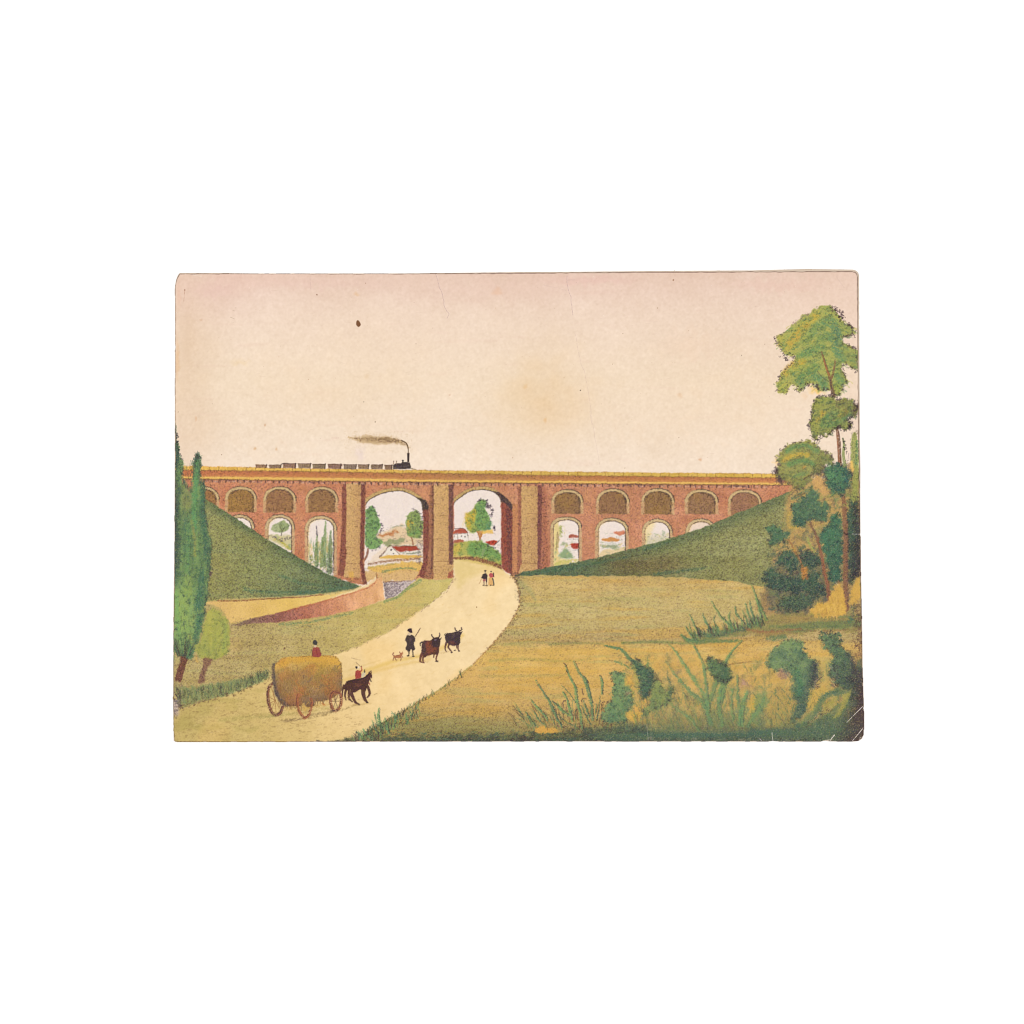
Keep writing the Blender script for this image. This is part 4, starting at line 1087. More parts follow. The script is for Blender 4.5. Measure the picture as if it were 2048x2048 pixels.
put(w, m * ss(22, 3, -sdpoly(spline(K('W', *HB), 5, True), GX[w], GY[w])) * ss(1335, 1350, GY[w]) * .45, (118, 96, 78))
put(w, m * ss(.2, 1.6, M9[w]) * .4, (190, 110, 56))
put(w, m * ss(.2, 1.7, N20[w]) * .35, (150, 122, 78))
for q, c, a in [((900, 560), (196, 146, 64), .5), ((1080, 720), (190, 118, 62), .5), ((620, 800), (188, 118, 62), .5), ((780, 680), (128, 106, 84), .5), ((1010, 840), (122, 100, 74), .55), ((420, 900), (140, 106, 70), .5), ((1240, 520), (138, 112, 72), .6), ((640, 960), (196, 116, 66), .5)]:
    dab(*K('W', q)[0], 12, 9, c, a, rag=5)
dk = mask(K('W', (200, 480), (255, 460), (245, 560), (255, 800), (330, 1010), (480, 1130), (400, 1140), (310, 1080), (240, 940), (210, 760), (190, 620)), 2.5, .8)
put(dk[0], dk[1] * .75, (98, 86, 84))
crayon(dk[0], dk[1] * .5, (62, 58, 66), .75)
crayon(w, m * (.20 + .16 * u), (96, 66, 44), .6, T3)
crayon(w, m * .13, (232, 180, 100), .5, T3)
crayon(w, m * ss(4, 0, np.abs(sdpoly(spline(K('W', *HB), 5, True), GX[w], GY[w]))) * .5, (92, 64, 50), .7)
crayon(w, m * ss(676, 686, GX[w]) * .5, (70, 76, 76), .7)
for i in range(260):
    x, y = rng.uniform(552, 682), rng.uniform(1330, 1405)
    if ID[int(y) - Y0, int(x) - X0] == I_HAY:
        stroke([(x, y), (x + rng.normal(0, 2), y + rng.uniform(3, 9))], .9, .5, [(110, 76, 46), (216, 168, 92), (184, 108, 60), (120, 104, 64)][int(rng.integers(4))], .45, smooth=False)
for i in range(70):
    x = rng.uniform(558, 680)
    y = np.interp(x, [558, 575, 600, 622, 640, 660, 680], [1404, 1411, 1413, 1412, 1404, 1398, 1390])
    stroke([(x, y - 3), (x + rng.normal(0, 2), y + rng.uniform(2, 8))], 1, .5, [(120, 84, 52), (176, 132, 74), (100, 76, 62)][int(rng.integers(3))], .7, smooth=False)
wheel([(612, 960), (600, 1080), (630, 1220), (680, 1300), (725, 1328), (780, 1290), (818, 1180), (836, 1080), (820, 1030)], I_WH[1], 3.6, (158, 92, 62))
for q in [(650, 1200), (690, 1280), (740, 1290), (790, 1200), (660, 1080), (780, 1080)]:
    stroke(K('W', (722, 1150), q), 1.1, 1, (190, 140, 72), .8, I_WH[1], smooth=False)
dab(*K('W', (718, 1155))[0], 5, 11, (214, 172, 92), .7, idn=None)
wheel([(1230, 915), (1292, 950), (1310, 1060), (1280, 1170), (1215, 1215), (1165, 1180), (1138, 1080), (1142, 980), (1180, 920), (1230, 915)], I_WH[2], 3.6, (138, 80, 60))
for q in [(1180, 960), (1260, 960), (1290, 1060), (1250, 1170), (1180, 1160), (1160, 1060)]:
    stroke(K('W', (1218, 1065), q), 1.1, 1, (118, 92, 70), .8, I_WH[2], smooth=False)
dab(*K('W', (1218, 1060))[0], 3, 4, (128, 96, 66), .8)
dab(*K('W', (1020, 1110))[0], 3.4, 4.5, (182, 108, 58), .9)
stroke(K('W', (1140, 1220), (1260, 1215)), 2.4, 2, (90, 76, 66), .7, tooth=T1)
# driver on the load
I_DRV = part('printed_person', None, 'person in a red jacket and dark hat sitting on top of the hay load')
fill(K('W', (858, 205), (890, 195), (945, 205), (975, 260), (972, 345), (848, 348), (838, 270)), (158, 74, 64), I_DRV, .9, .3, 1)
dab(*K('W', (888, 180))[0], 3.4, 4, (214, 184, 148), .9, rag=.3, tooth=None, idn=I_DRV)
fill(K('W', (848, 120), (862, 88), (890, 80), (918, 100), (922, 145), (900, 160), (868, 150)), (70, 66, 58), I_DRV, .9, .2, 1)
stroke(K('W', (905, 245), (925, 320)), 1.6, 1.4, (140, 52, 50), .8)
stroke(K('W', (950, 190), (985, 300)), 1.4, 1.2, (128, 100, 80), .6, tooth=T1)
stroke(K('W', (835, 240), (845, 335)), 1.5, 1.2, (110, 84, 60), .6)
# horse and rider
I_HOR = part('printed_horse', None, 'dark brown draught horse pulling the hay cart')
HC, HD = (86, 54, 46), (64, 44, 44)
for p, w0, w1 in [(((1480, 830), (1470, 930), (1500, 1010), (1540, 1080), (1595, 1118)), 6.5, 2.2), (((1390, 860), (1370, 960), (1385, 1045)), 4, 1.4), (((1440, 880), (1430, 970), (1440, 1030), (1490, 1075)), 4.4, 1.6),
                  (((1665, 840), (1665, 950), (1690, 1030), (1725, 1085)), 7.5, 2.6), (((1735, 830), (1765, 920), (1758, 965), (1725, 1005)), 4.6, 1.6), (((1350, 820), (1330, 900), (1328, 985)), 3.4, 1.2)]:
    stroke(K('W', *p), w0 * 1.35, w1 * 1.5, HC, .95, I_HOR)
for p in [((1590, 1115), (1600, 1122)), ((1715, 1080), (1738, 1088))]:
    stroke(K('W', *p), 2.6, 2.2, (46, 36, 38), .9, I_HOR)
w, m = fill(K('W', (1340, 850), (1375, 790), (1430, 735), (1510, 715), (1600, 705), (1690, 675), (1715, 655), (1745, 720), (1735, 780), (1720, 860), (1690, 910), (1620, 880), (1560, 905), (1500, 925), (1420, 890), (1370, 880)), HC, I_HOR, .9, .4, 1)
fill(K('W', (1680, 685), (1720, 645), (1748, 618), (1764, 606), (1776, 612), (1794, 580), (1798, 618), (1806, 650), (1806, 690), (1794, 700), (1784, 684), (1770, 690), (1764, 730), (1748, 780), (1726, 850), (1690, 800)), HC, I_HOR, .8, .1, 1, smooth=False)
crayon(w, m * .35, (52, 38, 42), .7)
stroke(K('W', (1400, 760), (1540, 720), (1680, 690), (1760, 620)), 3, 3, HD, .85)
dab(*K('W', (1580, 800))[0], 9, 5, (120, 74, 54), .6, rag=1.5)
stroke(K('W', (1770, 700), (1790, 745)), 2.4, 1.6, HD, .9, I_HOR)
stroke(K('W', (1755, 610), (1790, 575)), 1.6, .8, HD, .9, I_HOR)
stroke(K('W', (1755, 770), (1768, 800)), 2.2, 1.4, (150, 60, 54), .8, I_HOR)
for q in [(1400, 900), (1420, 960), (1455, 880)]:
    stroke(K('W', q, (q[0] - 10, q[1] + 60)), 1.2, .8, (190, 150, 100), .7, smooth=False)
I_RID = part('printed_person', None, 'person in a red coat riding the cart horse with a whip')
fill(K('W', (1545, 585), (1575, 565), (1615, 580), (1635, 650), (1620, 690), (1580, 700), (1545, 705), (1532, 640)), (166, 70, 60), I_RID, .8, .2, 1)
stroke(K('W', (1600, 590), (1640, 570), (1632, 510)), 3, 2, (176, 74, 58), .9, I_RID)
dab(*K('W', (1555, 523))[0], 3, 3.2, (48, 38, 42), 1, rag=.2, tooth=None, idn=I_RID)
dab(*K('W', (1590, 520))[0], 2.2, 3.4, (232, 208, 180), .9, rag=.3, tooth=None, idn=I_RID)
dab(*K('W', (1632, 505))[0], 1.4, 1.4, (60, 40, 40), .9, rag=.1, tooth=None)
fill(K('W', (1640, 620), (1680, 590), (1700, 630), (1660, 680), (1635, 670)), (206, 194, 158), I_RID, .9, .3, .9)
stroke(K('W', (1685, 600), (1685, 560)), 2, 1.6, (62, 50, 50), .9)
stroke(K('W', (1600, 490), (1575, 470), (1545, 440)), .9, .7, (110, 84, 66), .7)
stroke(K('W', (1480, 370), (1550, 390), (1620, 405)), .8, .6, (120, 96, 72), .6, tooth=T1, dens=.8)
stroke(K('W', (1800, 970), (1900, 935)), 1, .7, (130, 104, 66), .5, tooth=T1)
for q in [(1350, 1020), (1500, 1130), (1660, 1110)]:
    stroke(K('W', q, (q[0] + 120, q[1] - 10)), 3, 2, (190, 156, 96), .5, soft=2)

# ---------------------------------------------------------------- drover, dog and cattle
I_DRO = part('printed_person', None, 'drover in a dark long coat and hat walking with a stick')
stroke(K('O', (690, 372), (740, 285), (800, 190)), 1.2, 1.3, (104, 76, 60), .9, I_DRO)
for p in [((535, 690), (545, 760), (525, 815)), ((625, 680), (635, 770), (645, 825))]:
    stroke(K('O', *p), 3.4, 2.4, (128, 108, 80), .95, I_DRO)
for q in [(528, 812), (645, 826)]:
    stroke(K('O', (q[0] - 18, q[1]), (q[0] + 14, q[1])), 2.2, 2.2, (58, 46, 46), .95, I_DRO)
w, m = fill(K('O', (500, 350), (560, 332), (630, 345), (680, 400), (680, 480), (652, 525), (684, 660), (640, 690), (592, 662), (560, 710), (500, 690), (470, 650), (502, 530), (466, 460), (478, 390)), (72, 58, 56), I_DRO, .8, .2, 1)
dab(*K('O', (580, 440))[0], 4, 6, (104, 78, 74), .5, rag=1)
fill(K('O', (525, 300), (585, 295), (590, 345), (540, 350)), (212, 184, 152), I_DRO, .8, 0, .95)
fill(K('O', (508, 240), (530, 205), (600, 190), (614, 235), (622, 280), (600, 294), (550, 276)), (60, 42, 46), I_DRO, .8, .1, 1)
stroke(K('O', (540, 860), (640, 830)), 2, 1.4, (196, 166, 120), .6, soft=2)
I_DOG = part('printed_dog', None, 'small reddish brown dog trotting behind the drover')
w, m = fill(K('O', (205, 810), (330, 790), (345, 745), (385, 745), (402, 720), (404, 775), (380, 830), (360, 858), (250, 866), (205, 845)), (178, 112, 76), I_DOG, .8, .2, 1)
for p, a, b in [(((195, 805), (175, 775), (205, 740)), 1.5, 1), (((208, 845), (195, 880), (186, 922)), 1.8, 1.1), (((228, 860), (240, 890), (258, 916)), 1.6, 1), (((366, 850), (366, 890), (352, 922)), 1.6, 1), (((392, 820), (406, 852)), 1.2, .9), (((340, 750), (330, 720)), 1.6, 1)]:
    stroke(K('O', *p), a, b, (140, 86, 66), .9, I_DOG)
stroke(K('O', (210, 805), (330, 795)), 1, 1, (120, 74, 58), .7, tooth=T1)
I_OX = part('printed_ox', None, 'reddish brown horned ox nearest the drover')
BR, DKB = (96, 60, 50), (62, 48, 52)
for p, a, b in [(((860, 740), (815, 830), (802, 900), (805, 945), (900, 975)), 6, 1.8), (((900, 790), (868, 850), (862, 920), (880, 965)), 5, 1.8), (((1195, 760), (1165, 860), (1165, 910), (1190, 938)), 3.4, 2.2), (((1115, 780), (1105, 850)), 3.0, 2.0)]:
    stroke(K('O', *p), a, b, (110, 66, 52), .92, I_OX)
stroke(K('O', (1160, 935), (1200, 940)), 2.6, 2.6, (58, 44, 46), .9, I_OX)
w, m = fill(K('O', (840, 520), (920, 468), (1040, 466), (1100, 412), (1180, 392), (1240, 425), (1252, 520), (1235, 650), (1210, 765), (1100, 785), (960, 800), (900, 850), (845, 760), (835, 650)), BR, I_OX, .9, .4, 1)
fill(K('O', (940, 500), (1020, 490), (1060, 600), (1180, 650), (1120, 740), (980, 760), (930, 640)), (142, 76, 54), None, 3, 1.2, .8)
fill(K('O', (1060, 460), (1110, 415), (1180, 395), (1245, 440), (1240, 560), (1180, 620), (1090, 570)), DKB, None, 2, .8, .85)
dab(*K('O', (1145, 450))[0], 3.2, 2.4, (130, 110, 122), .8, rag=.4)
fill(K('O', (850, 520), (910, 480), (920, 700), (860, 760)), (84, 66, 66), None, 2, 1, .6)
crayon(w, m * .3, (48, 38, 42), .65)
stroke(K('O', (838, 520), (828, 600), (835, 680)), 1.2, 1, (206, 196, 160), .7)
for p in [((1105, 402), (1072, 372), (1056, 328)), ((1215, 402), (1246, 352), (1236, 296))]:
    stroke(K('O', *p), 2.2, 1.5, (74, 56, 56), .95, I_OX)
stroke(K('O', (1250, 445), (1280, 402)), 2.2, 1.2, (66, 50, 52), .9, I_OX)
stroke(K('O', (845, 505), (800, 535), (808, 590)), 2.4, 1.4, (60, 52, 48), .9, I_OX)
I_OX2 = part('printed_ox', None, 'dark brown horned ox walking ahead on the right')
for p, a, b in [(((1395, 510), (1372, 600), (1370, 680), (1412, 720)), 4, 1.4), (((1455, 550), (1440, 620), (1490, 690), (1522, 736)), 4, 1.6), (((1665, 560), (1660, 660), (1694, 706)), 3, 1.8), (((1630, 570), (1630, 640)), 2.4, 1.2)]:
    stroke(K('O', *p), a, b, (96, 62, 56), .92, I_OX2)
for q in [(1520, 735), (1685, 704), (1590, 688)]:
    stroke(K('O', (q[0] - 10, q[1]), (q[0] + 12, q[1] + 2)), 2.2, 1.8, (70, 52, 50), .85, I_OX2)
w, m = fill(K('O', (1366, 345), (1430, 300), (1540, 288), (1590, 272), (1650, 250), (1720, 262), (1742, 300), (1712, 400), (1702, 520), (1662, 578), (1600, 588), (1480, 572), (1405, 515), (1368, 440)), (72, 56, 58), I_OX2, .9, .4, 1)
fill(K('O', (1430, 480), (1540, 470), (1600, 570), (1480, 570)), (116, 66, 62), None, 3, 1, .7)
dab(*K('O', (1540, 340))[0], 5, 3, (112, 88, 86), .6, rag=1)
crayon(w, m * .3, (46, 38, 42), .65)
for p in [((1625, 246), (1596, 220), (1590, 175)), ((1685, 246), (1740, 226), (1738, 174))]:
    stroke(K('O', *p), 2.2, 1.6, (70, 50, 52), .95, I_OX2)
stroke(K('O', (1728, 296), (1752, 262)), 2, 1.2, (66, 48, 50), .9, I_OX2)
stroke(K('O', (1370, 350), (1352, 330), (1375, 310)), 1.6, 1.2, (80, 70, 56), .8, I_OX2)

# ---------------------------------------------------------------- couple under the bridge
I_WM = part('printed_person', None, 'man in a dark coat walking with a stick beside the woman')
I_WW = part('printed_person', None, 'woman in a red shawl and orange skirt walking under the viaduct')
for p in [((820, 750), (822, 800), (818, 845)), ((880, 700), (884, 780), (880, 850))]:
    stroke(K('M', *p), 2.4, 1.6, (140, 110, 92), .9, I_WM)
stroke(K('M', (885, 690), (882, 770)), 3, 2, (64, 50, 50), .85, I_WM)
for q in [(812, 848), (880, 856)]:
    stroke(K('M', (q[0] - 14, q[1]), (q[0] + 14, q[1])), 2, 2, (96, 76, 60), .9, I_WM)
fill(K('M', (770, 640), (790, 590), (850, 560), (895, 610), (895, 680), (850, 705), (790, 690), (758, 665)), (66, 54, 54), I_WM, .8, .2, 1)
dab(*K('M', (832, 722))[0], 3.9, 3.4, (164, 92, 84), .9, rag=.4, tooth=None, idn=I_WM)
stroke(K('M', (850, 540), (852, 500)), 2.2, 2.6, (62, 52, 46), .95, I_WM)
stroke(K('M', (832, 495), (872, 495)), 1.6, 1.6, (70, 60, 52), .9, I_WM)
stroke(K('M', (825, 540), (870, 535)), 1.6, 1.4, (216, 190, 156), .7)
stroke(K('M', (770, 690), (740, 750), (708, 812)), 1.1, .9, (172, 120, 74), .8, I_WM)
fill(K('M', (945, 670), (1005, 660), (1035, 720), (1030, 840), (980, 858), (930, 830), (930, 740)), (224, 170, 102), I_WW, .9, .2, 1)
stroke(K('M', (1030, 690), (1050, 770), (1058, 845)), 2.6, 2.0, (74, 72, 66), .9, I_WW)
fill(K('M', (950, 585), (990, 552), (1040, 590), (1045, 650), (985, 668), (945, 630)), (190, 88, 84), I_WW, .8, .2, 1)
stroke(K('M', (1045, 560), (1058, 640)), 2.6, 2, (78, 56, 54), .9, I_WW)
dab(*K('M', (988, 520))[0], 2.2, 1.9, (84, 66, 54), .95, rag=.2, tooth=None, idn=I_WW)
dab(*K('M', (968, 530))[0], 1.2, 1.3, (226, 190, 150), .8, rag=.1, tooth=None, idn=I_WW)
for q in [(985, 848), (1045, 850)]:
    stroke(K('M', (q[0] - 12, q[1]), (q[0] + 10, q[1])), 2, 1.8, (96, 72, 50), .85, I_WW)

# ---------------------------------------------------------------- grove on the right
I_GROVE = part('printed_thicket', None, 'ochre and green undergrowth on the right bank')
gp = [(1576, 990), (1590, 968), (1625, 952), (1665, 945), (1717, 950), (1722, 1225), (1715, 1236), (1640, 1236), (1560, 1232), (1515, 1222), (1522, 1190), (1540, 1150), (1545, 1110), (1562, 1078), (1570, 1040)]
w, m = fill(gp, (198, 158, 92), I_GROVE, 5, 3, .92)
put(w, m * ss(.2, 1.5, N9[w]) * .4, (206, 172, 96))
put(w, m * ss(.1, 1.2, M9[w] + .4 * N20[w]) * .5, (126, 134, 86))
put(w, m * ss(1090, 1170, GY[w]) * ss(1720, 1600, GX[w]) * .45, (150, 118, 86))
crayon(w, m * (.30 + .12 * ss(1060, 1170, GY[w])), (84, 60, 56), .7)
crayon(w, m * .14, (240, 196, 140), .5, T4)


fill([(1532, 1150), (1560, 1125), (1600, 1120), (1640, 1130), (1656, 1190), (1640, 1215), (1590, 1228), (1540, 1215)], (88, 98, 78), None, 9, 4, .62, tooth=T1, dens=.95)
for i in range(260):
    x, y = rng.uniform(1535, 1712), rng.uniform(1060, 1226)
    if mask is None or ID[int(y) - Y0, int(x) - X0] != I_GROVE:
        continue
    dk_ = ss(1060, 1150, np.float32(y)) * ss(1715, 1560, np.float32(x))
    dab(x, y, rng.uniform(5, 12), rng.uniform(4, 8), [(84, 98, 78), (72, 92, 80), (96, 88, 80), (110, 122, 84)][int(rng.integers(4))], .36 + .45 * float(dk_), rng.uniform(-40, 20), rag=4, tooth=T1, dens=.75)


def leafage(p, c, idn, hi=(110, 150, 84), lo=(50, 84, 72), rag=2.2, n=60, dens=.22, soft=1.8, tooth=T1, alpha=.95, curlc=(56, 50, 54), edge=30):
    w, m0 = mask(p, 6.0, rag)
    ID[w][m0 > .5] = idn
    m = ss(-.22, .3, m0 * 1.28 - .14 - tooth[w] * .9)
    m = np.maximum(m, ss(.55, .8, m0) * .62)
    if callable(c):
        c = c(w)
    put(w, m * alpha, c)
    pb = np.asarray(p)
    vv = np.clip((GY[w] - pb[:, 1].min()) / max(1, np.ptp(pb[:, 1])) * .75 + (GX[w] - pb[:, 0].min()) / max(1, np.ptp(pb[:, 0])) * .35 + N9[w] * .12, 0, 1)
    put(w, m * ss(.5, 1.0, vv) * .5, lo)
    put(w, m * ss(.45, .05, vv) * .4, hi)
    ar = abs(np.sum(pb[:, 0] * np.roll(pb[:, 1], -1) - np.roll(pb[:, 0], -1) * pb[:, 1])) / 2
    clumps(p, int(ar / 110), 5.5, hi, lo, .5)
    sc = ss(.1, 1.6, N9[w])
    put(w, m * sc * .5, hi)
    put(w, m * ss(.1, 1.6, M9[w]) * .45, lo)
    crayon(w, m * dens, tuple(int(v * .74) for v in lo), .6, tooth)
    crayon(w, m * .14, (206, 172, 104), .5, T1 if tooth is T3 else T3)
    crayon(w, m * .10, tuple(min(255, int(v * 1.2) + 15) for v in hi), .5, T4)
    scribble(p, n, [lo, hi, curlc], (1.1, 2.6), .5)
    if edge:
        curls_on(p, edge, (1.1, 2.6), 2.0, curlc, .7, idn=idn)
    return w, m


G, GD, GY_ = (64, 122, 90), (46, 82, 76), (120, 156, 88)
# dark green column behind the trunk
I_COL = part('printed_shrub', None, 'dark green upright shrubs between the two tree trunks')
leafage(K('R3', (1090, 660), (1180, 560), (1230, 410), (1340, 380), (1390, 560), (1400, 900), (1390, 1300), (1380, 1470), (1220, 1490), (1180, 1300), (1110, 1000), (1060, 800)), (56, 112, 86), I_COL, (60, 134, 96), (44, 76, 72), 2, 80, .28, tooth=T3, edge=40)
leafage(K('R3', (1510, 110), (1640, 110), (1660, 260), (1540, 270)), (150, 158, 84), I_COL, (180, 170, 84), (90, 130, 80), 2, 20, .2)
leafage(K('R3', (1500, 260), (1640, 250), (1700, 700), (1700, 1300), (1600, 1370), (1530, 1500), (1490, 1000)), (58, 84, 74), I_COL, (60, 112, 84), (56, 52, 58), 2, 70, .4, tooth=T3, edge=40)
w = win(1690, 1000, 1724, 1160)
crayon(w, ss(1698, 1716, GX[w]) * .7, (64, 48, 56), .8)
# small tree on the left of the grove
I_ST, I_STC, I_STT = nidx('printed_tree', 'small leaning tree with sparse dark green leaves in the thicket', 'printed_crown', 'printed_trunk')
leafage(K('R3', (210, 600), (350, 545), (400, 620), (540, 710), (480, 820), (350, 860), (230, 890), (220, 800), (290, 710), (170, 650)), (66, 112, 84), I_STC, (86, 136, 92), (50, 88, 78), 2.4, 40, .2)
leafage(K('R3', (310, 1160), (420, 1040), (540, 960), (600, 1020), (700, 1060), (730, 1190), (620, 1290), (480, 1280), (440, 1190)), (58, 98, 80), I_STC, (76, 122, 84), (48, 66, 66), 2.6, 60, .3)
leafage(K('R3', (740, 970), (900, 1000), (1030, 1080), (1050, 1180), (920, 1250), (800, 1240), (740, 1120)), (60, 96, 80), I_STC, (76, 120, 84), (50, 64, 66), 2.6, 50, .3)
leafage(K('R3', (140, 1330), (300, 1310), (480, 1370), (620, 1420), (760, 1400), (900, 1350), (1030, 1330), (1050, 1470), (1130, 1560), (1130, 1690), (1010, 1700), (900, 1760), (820, 1640), (640, 1700), (480, 1600), (300, 1600), (170, 1480)), (58, 92, 78), I_STC, (72, 116, 84), (50, 58, 64), 3, 120, .34, edge=60)
leafage(K('R3', (420, 1760), (560, 1680), (720, 1700), (860, 1680), (930, 1760), (880, 1900), (700, 1960), (500, 1930), (380, 1890)), (70, 100, 78), I_STC, (86, 124, 84), (54, 64, 64), 3, 70, .32, edge=50)
stroke(K('R3', (530, 790), (610, 920), (680, 1060), (750, 1190), (790, 1300), (840, 1420)), 3.4, 5, (156, 108, 66), .85, I_STT, tooth=T3, dens=1)
stroke(K('R3', (640, 930), (690, 1010)), 9, 6, (212, 160, 76), .7, tooth=T4)
fill(K('R3', (760, 1230), (840, 1240), (850, 1330), (800, 1430), (760, 1430)), (198, 132, 64), I_STT, 2, 1, .85)
for i in range(120):
    x, y = rng.uniform(1545, 1612), rng.uniform(1100, 1160)
    stroke([(x, y), (x + 4, y - 3)], 1, .6, [(226, 176, 130), (60, 50, 54), (70, 110, 84)][int(rng.integers(3))], .6, smooth=False)
# middle tree
I_MT, I_MTC, I_MTT = nidx('printed_tree', 'slender leaning tree with a dark green crown left of the tallest tree', 'printed_crown', 'printed_trunk')
stroke(K('R3', (880, 480), (930, 620), (1010, 800), (1060, 1000), (1100, 1250), (1160, 1500), (1190, 1700), (1195, 1790)), 3.2, 7.5, (138, 92, 70), .95, I_MTT, tooth=T3, dens=1.05, wm=7)
stroke(K('R3', (890, 520), (940, 640), (1000, 780)), 2, 2, (112, 96, 74), .7, tooth=T3)
stroke(K('R3', (1060, 950), (1110, 1250), (1180, 1560)), 2, 2.4, (176, 104, 66), .5, tooth=T3)
p = K('R3', (610, 240), (720, 160), (830, 50), (900, -20), (1010, -10), (1050, 170), (1160, 240), (1170, 390), (1100, 500), (960, 480), (870, 480), (760, 580), (620, 580), (640, 430), (590, 310))
leafage(p, (70, 118, 88), I_MTC, (92, 142, 94), (54, 86, 76), 2.2, 140, .24, edge=50)
dab(*K('R3', (720, 520))[0], 12, 9, (46, 92, 82), .7)
stroke(K('R3', (600, 140), (740, 60), (830, 10)), 6, 8, (60, 112, 84), .8, I_MTC, tooth=T1)
stroke(K('R3', (640, 110), (800, 40)), 3, 4, (120, 74, 60), .7, tooth=T1)
stroke(K('R3', (570, 370), (540, 480), (560, 600), (700, 600)), 8, 5, (218, 172, 78), .75, tooth=T4, soft=2)
stroke(K('R3', (850, 780), (900, 920), (960, 1000)), 5, 3, (150, 172, 88), .7, tooth=T3)
# third crown, by the parapet
I_RT, I_RTC, I_RTT = nidx('printed_tree', 'round yellow green tree covering the right end of the viaduct', 'printed_crown', 'printed_trunk')
dab(1549, 925, 8, 14, (246, 202, 130), .8, soft if False else 0, rag=3, tooth=None, hard=0)
p = K('R2', (300, 1110), (420, 1020), (600, 965), (780, 950), (930, 990), (1020, 1110), (1170, 1170), (1240, 1290), (1230, 1420), (1090, 1360), (1080, 1470), (960, 1560), (820, 1600), (800, 1720), (640, 1830), (520, 1760), (430, 1690), (300, 1620), (210, 1530), (210, 1450), (250, 1380), (210, 1270))
w, m = leafage(p, (150, 150, 80), I_RTC, (176, 164, 80), (104, 116, 76), 2.0, 240, .22, edge=150, curlc=(72, 54, 60))
stroke(K('R2', (390, 1130), (560, 1040), (760, 1020), (960, 1120)), 8, 8, (92, 146, 88), .85, soft=3, tooth=T4, dens=.9)
stroke(K('R2', (340, 1300), (470, 1220), (640, 1180), (780, 1200)), 8, 8, (212, 172, 68), .8, soft=3, tooth=T4, dens=.85)
stroke(K('R2', (440, 1370), (600, 1310), (780, 1300), (900, 1360)), 9, 9, (90, 144, 86), .85, soft=3, tooth=T4, dens=.9)
stroke(K('R2', (540, 1580), (640, 1560), (760, 1530)), 6, 5, (92, 144, 90), .8, soft=3, tooth=T4)
dab(*K('R2', (720, 1425))[0], 7, 5, (206, 142, 70), .8)
crayon(win(1625, 930, 1655, 952), np.full(C[win(1625, 930, 1655, 952)].shape[:2], .5, f4), (64, 48, 60), .8)
w, m = fill(K('R2', (200, 1640), (330, 1630), (340, 1700), (280, 1750), (210, 1700)), (130, 100, 90), I_RTC, 2, 2, .6)
crayon(w, m * .5, (60, 46, 56), .8)
curls_on(K('R2', (180, 1480), (200, 1540), (260, 1650), (300, 1720)), 40, (1, 2.4), 3, (58, 46, 54), .75, False)
scribble(p, 160, [(112, 106, 72), (96, 134, 82), (198, 182, 94)], (1.2, 2.8), .6)
stroke(K('R2', (620, 1760), (500, 1900), (440, 1960)), 4, 3, (110, 90, 66), .7, I_RTT, tooth=T1)
stroke(K('R2', (700, 1640), (800, 1580), (900, 1530)), 1.5, 1.2, (90, 64, 54), .7, I_RTT)
w, m = fill(K('R2', (820, 1640), (960, 1590), (1080, 1700), (1140, 1850), (1060, 1930), (900, 1800)), (218, 168, 100), I_GROVE, 3, 2, .8)
crayon(w, m * .25, (110, 76, 58), .65)
# trunk of the tall tree, then the dark bush in front of it
I_TT, I_TTC, I_TTT = nidx('printed_tree', 'tallest tree with three tiers of green and yellow foliage at the right border', 'printed_crown', 'printed_trunk')
stroke(np.vstack([K('R2', (1320, 690), (1345, 900), (1365, 1150), (1380, 1370)), K('R3', (1425, 130), (1440, 400), (1455, 700), (1455, 1000), (1450, 1400), (1460, 1700), (1470, 1930))]), 5.5, 9.5, (138, 96, 72), .93, I_TTT, tooth=T3, dens=.98, wm=9, soft=1)
stroke(K('R2', (1355, 760), (1385, 1000), (1395, 1340)), 2, 2.4, (92, 60, 54), .6, tooth=T3)
stroke(K('R2', (1320, 800), (1340, 1050), (1365, 1340)), 2, 2, (190, 112, 70), .6, tooth=T3)
stroke(K('R3', (1480, 300), (1495, 900), (1490, 1500), (1500, 1900)), 2.4, 3.4, (94, 66, 66), .6, tooth=T3)
stroke(K('R3', (1430, 690), (1460, 708), (1485, 720)), 2.2, 2, (56, 40, 42), .85)
I_DB = part('printed_bush', None, 'dark blue green bush at the foot of the bare upper trunk')
leafage(K('R2', (1130, 1420), (1230, 1400), (1300, 1355), (1400, 1385), (1480, 1370), (1530, 1480), (1600, 1560), (1575, 1650), (1590, 1760), (1480, 1830), (1420, 1960), (1330, 1890), (1230, 1950), (1190, 1820), (1100, 1740), (1130, 1640), (1090, 1540)), lambda w: ramp(lin(w, (1660, 960), (1700, 945)), (0, (78, 142, 96)), (.5, (62, 122, 90)), (1, (54, 96, 86))), I_DB, (66, 142, 92), (42, 82, 80), 2, 110, .26, edge=70)
dab(*K('R2', (1500, 1640))[0], 8, 10, (44, 104, 100), .7)
crayon(win(1645, 945, 1665, 975), ss(1665, 1648, GX[win(1645, 945, 1665, 975)]) * .45, (46, 44, 54), .8)
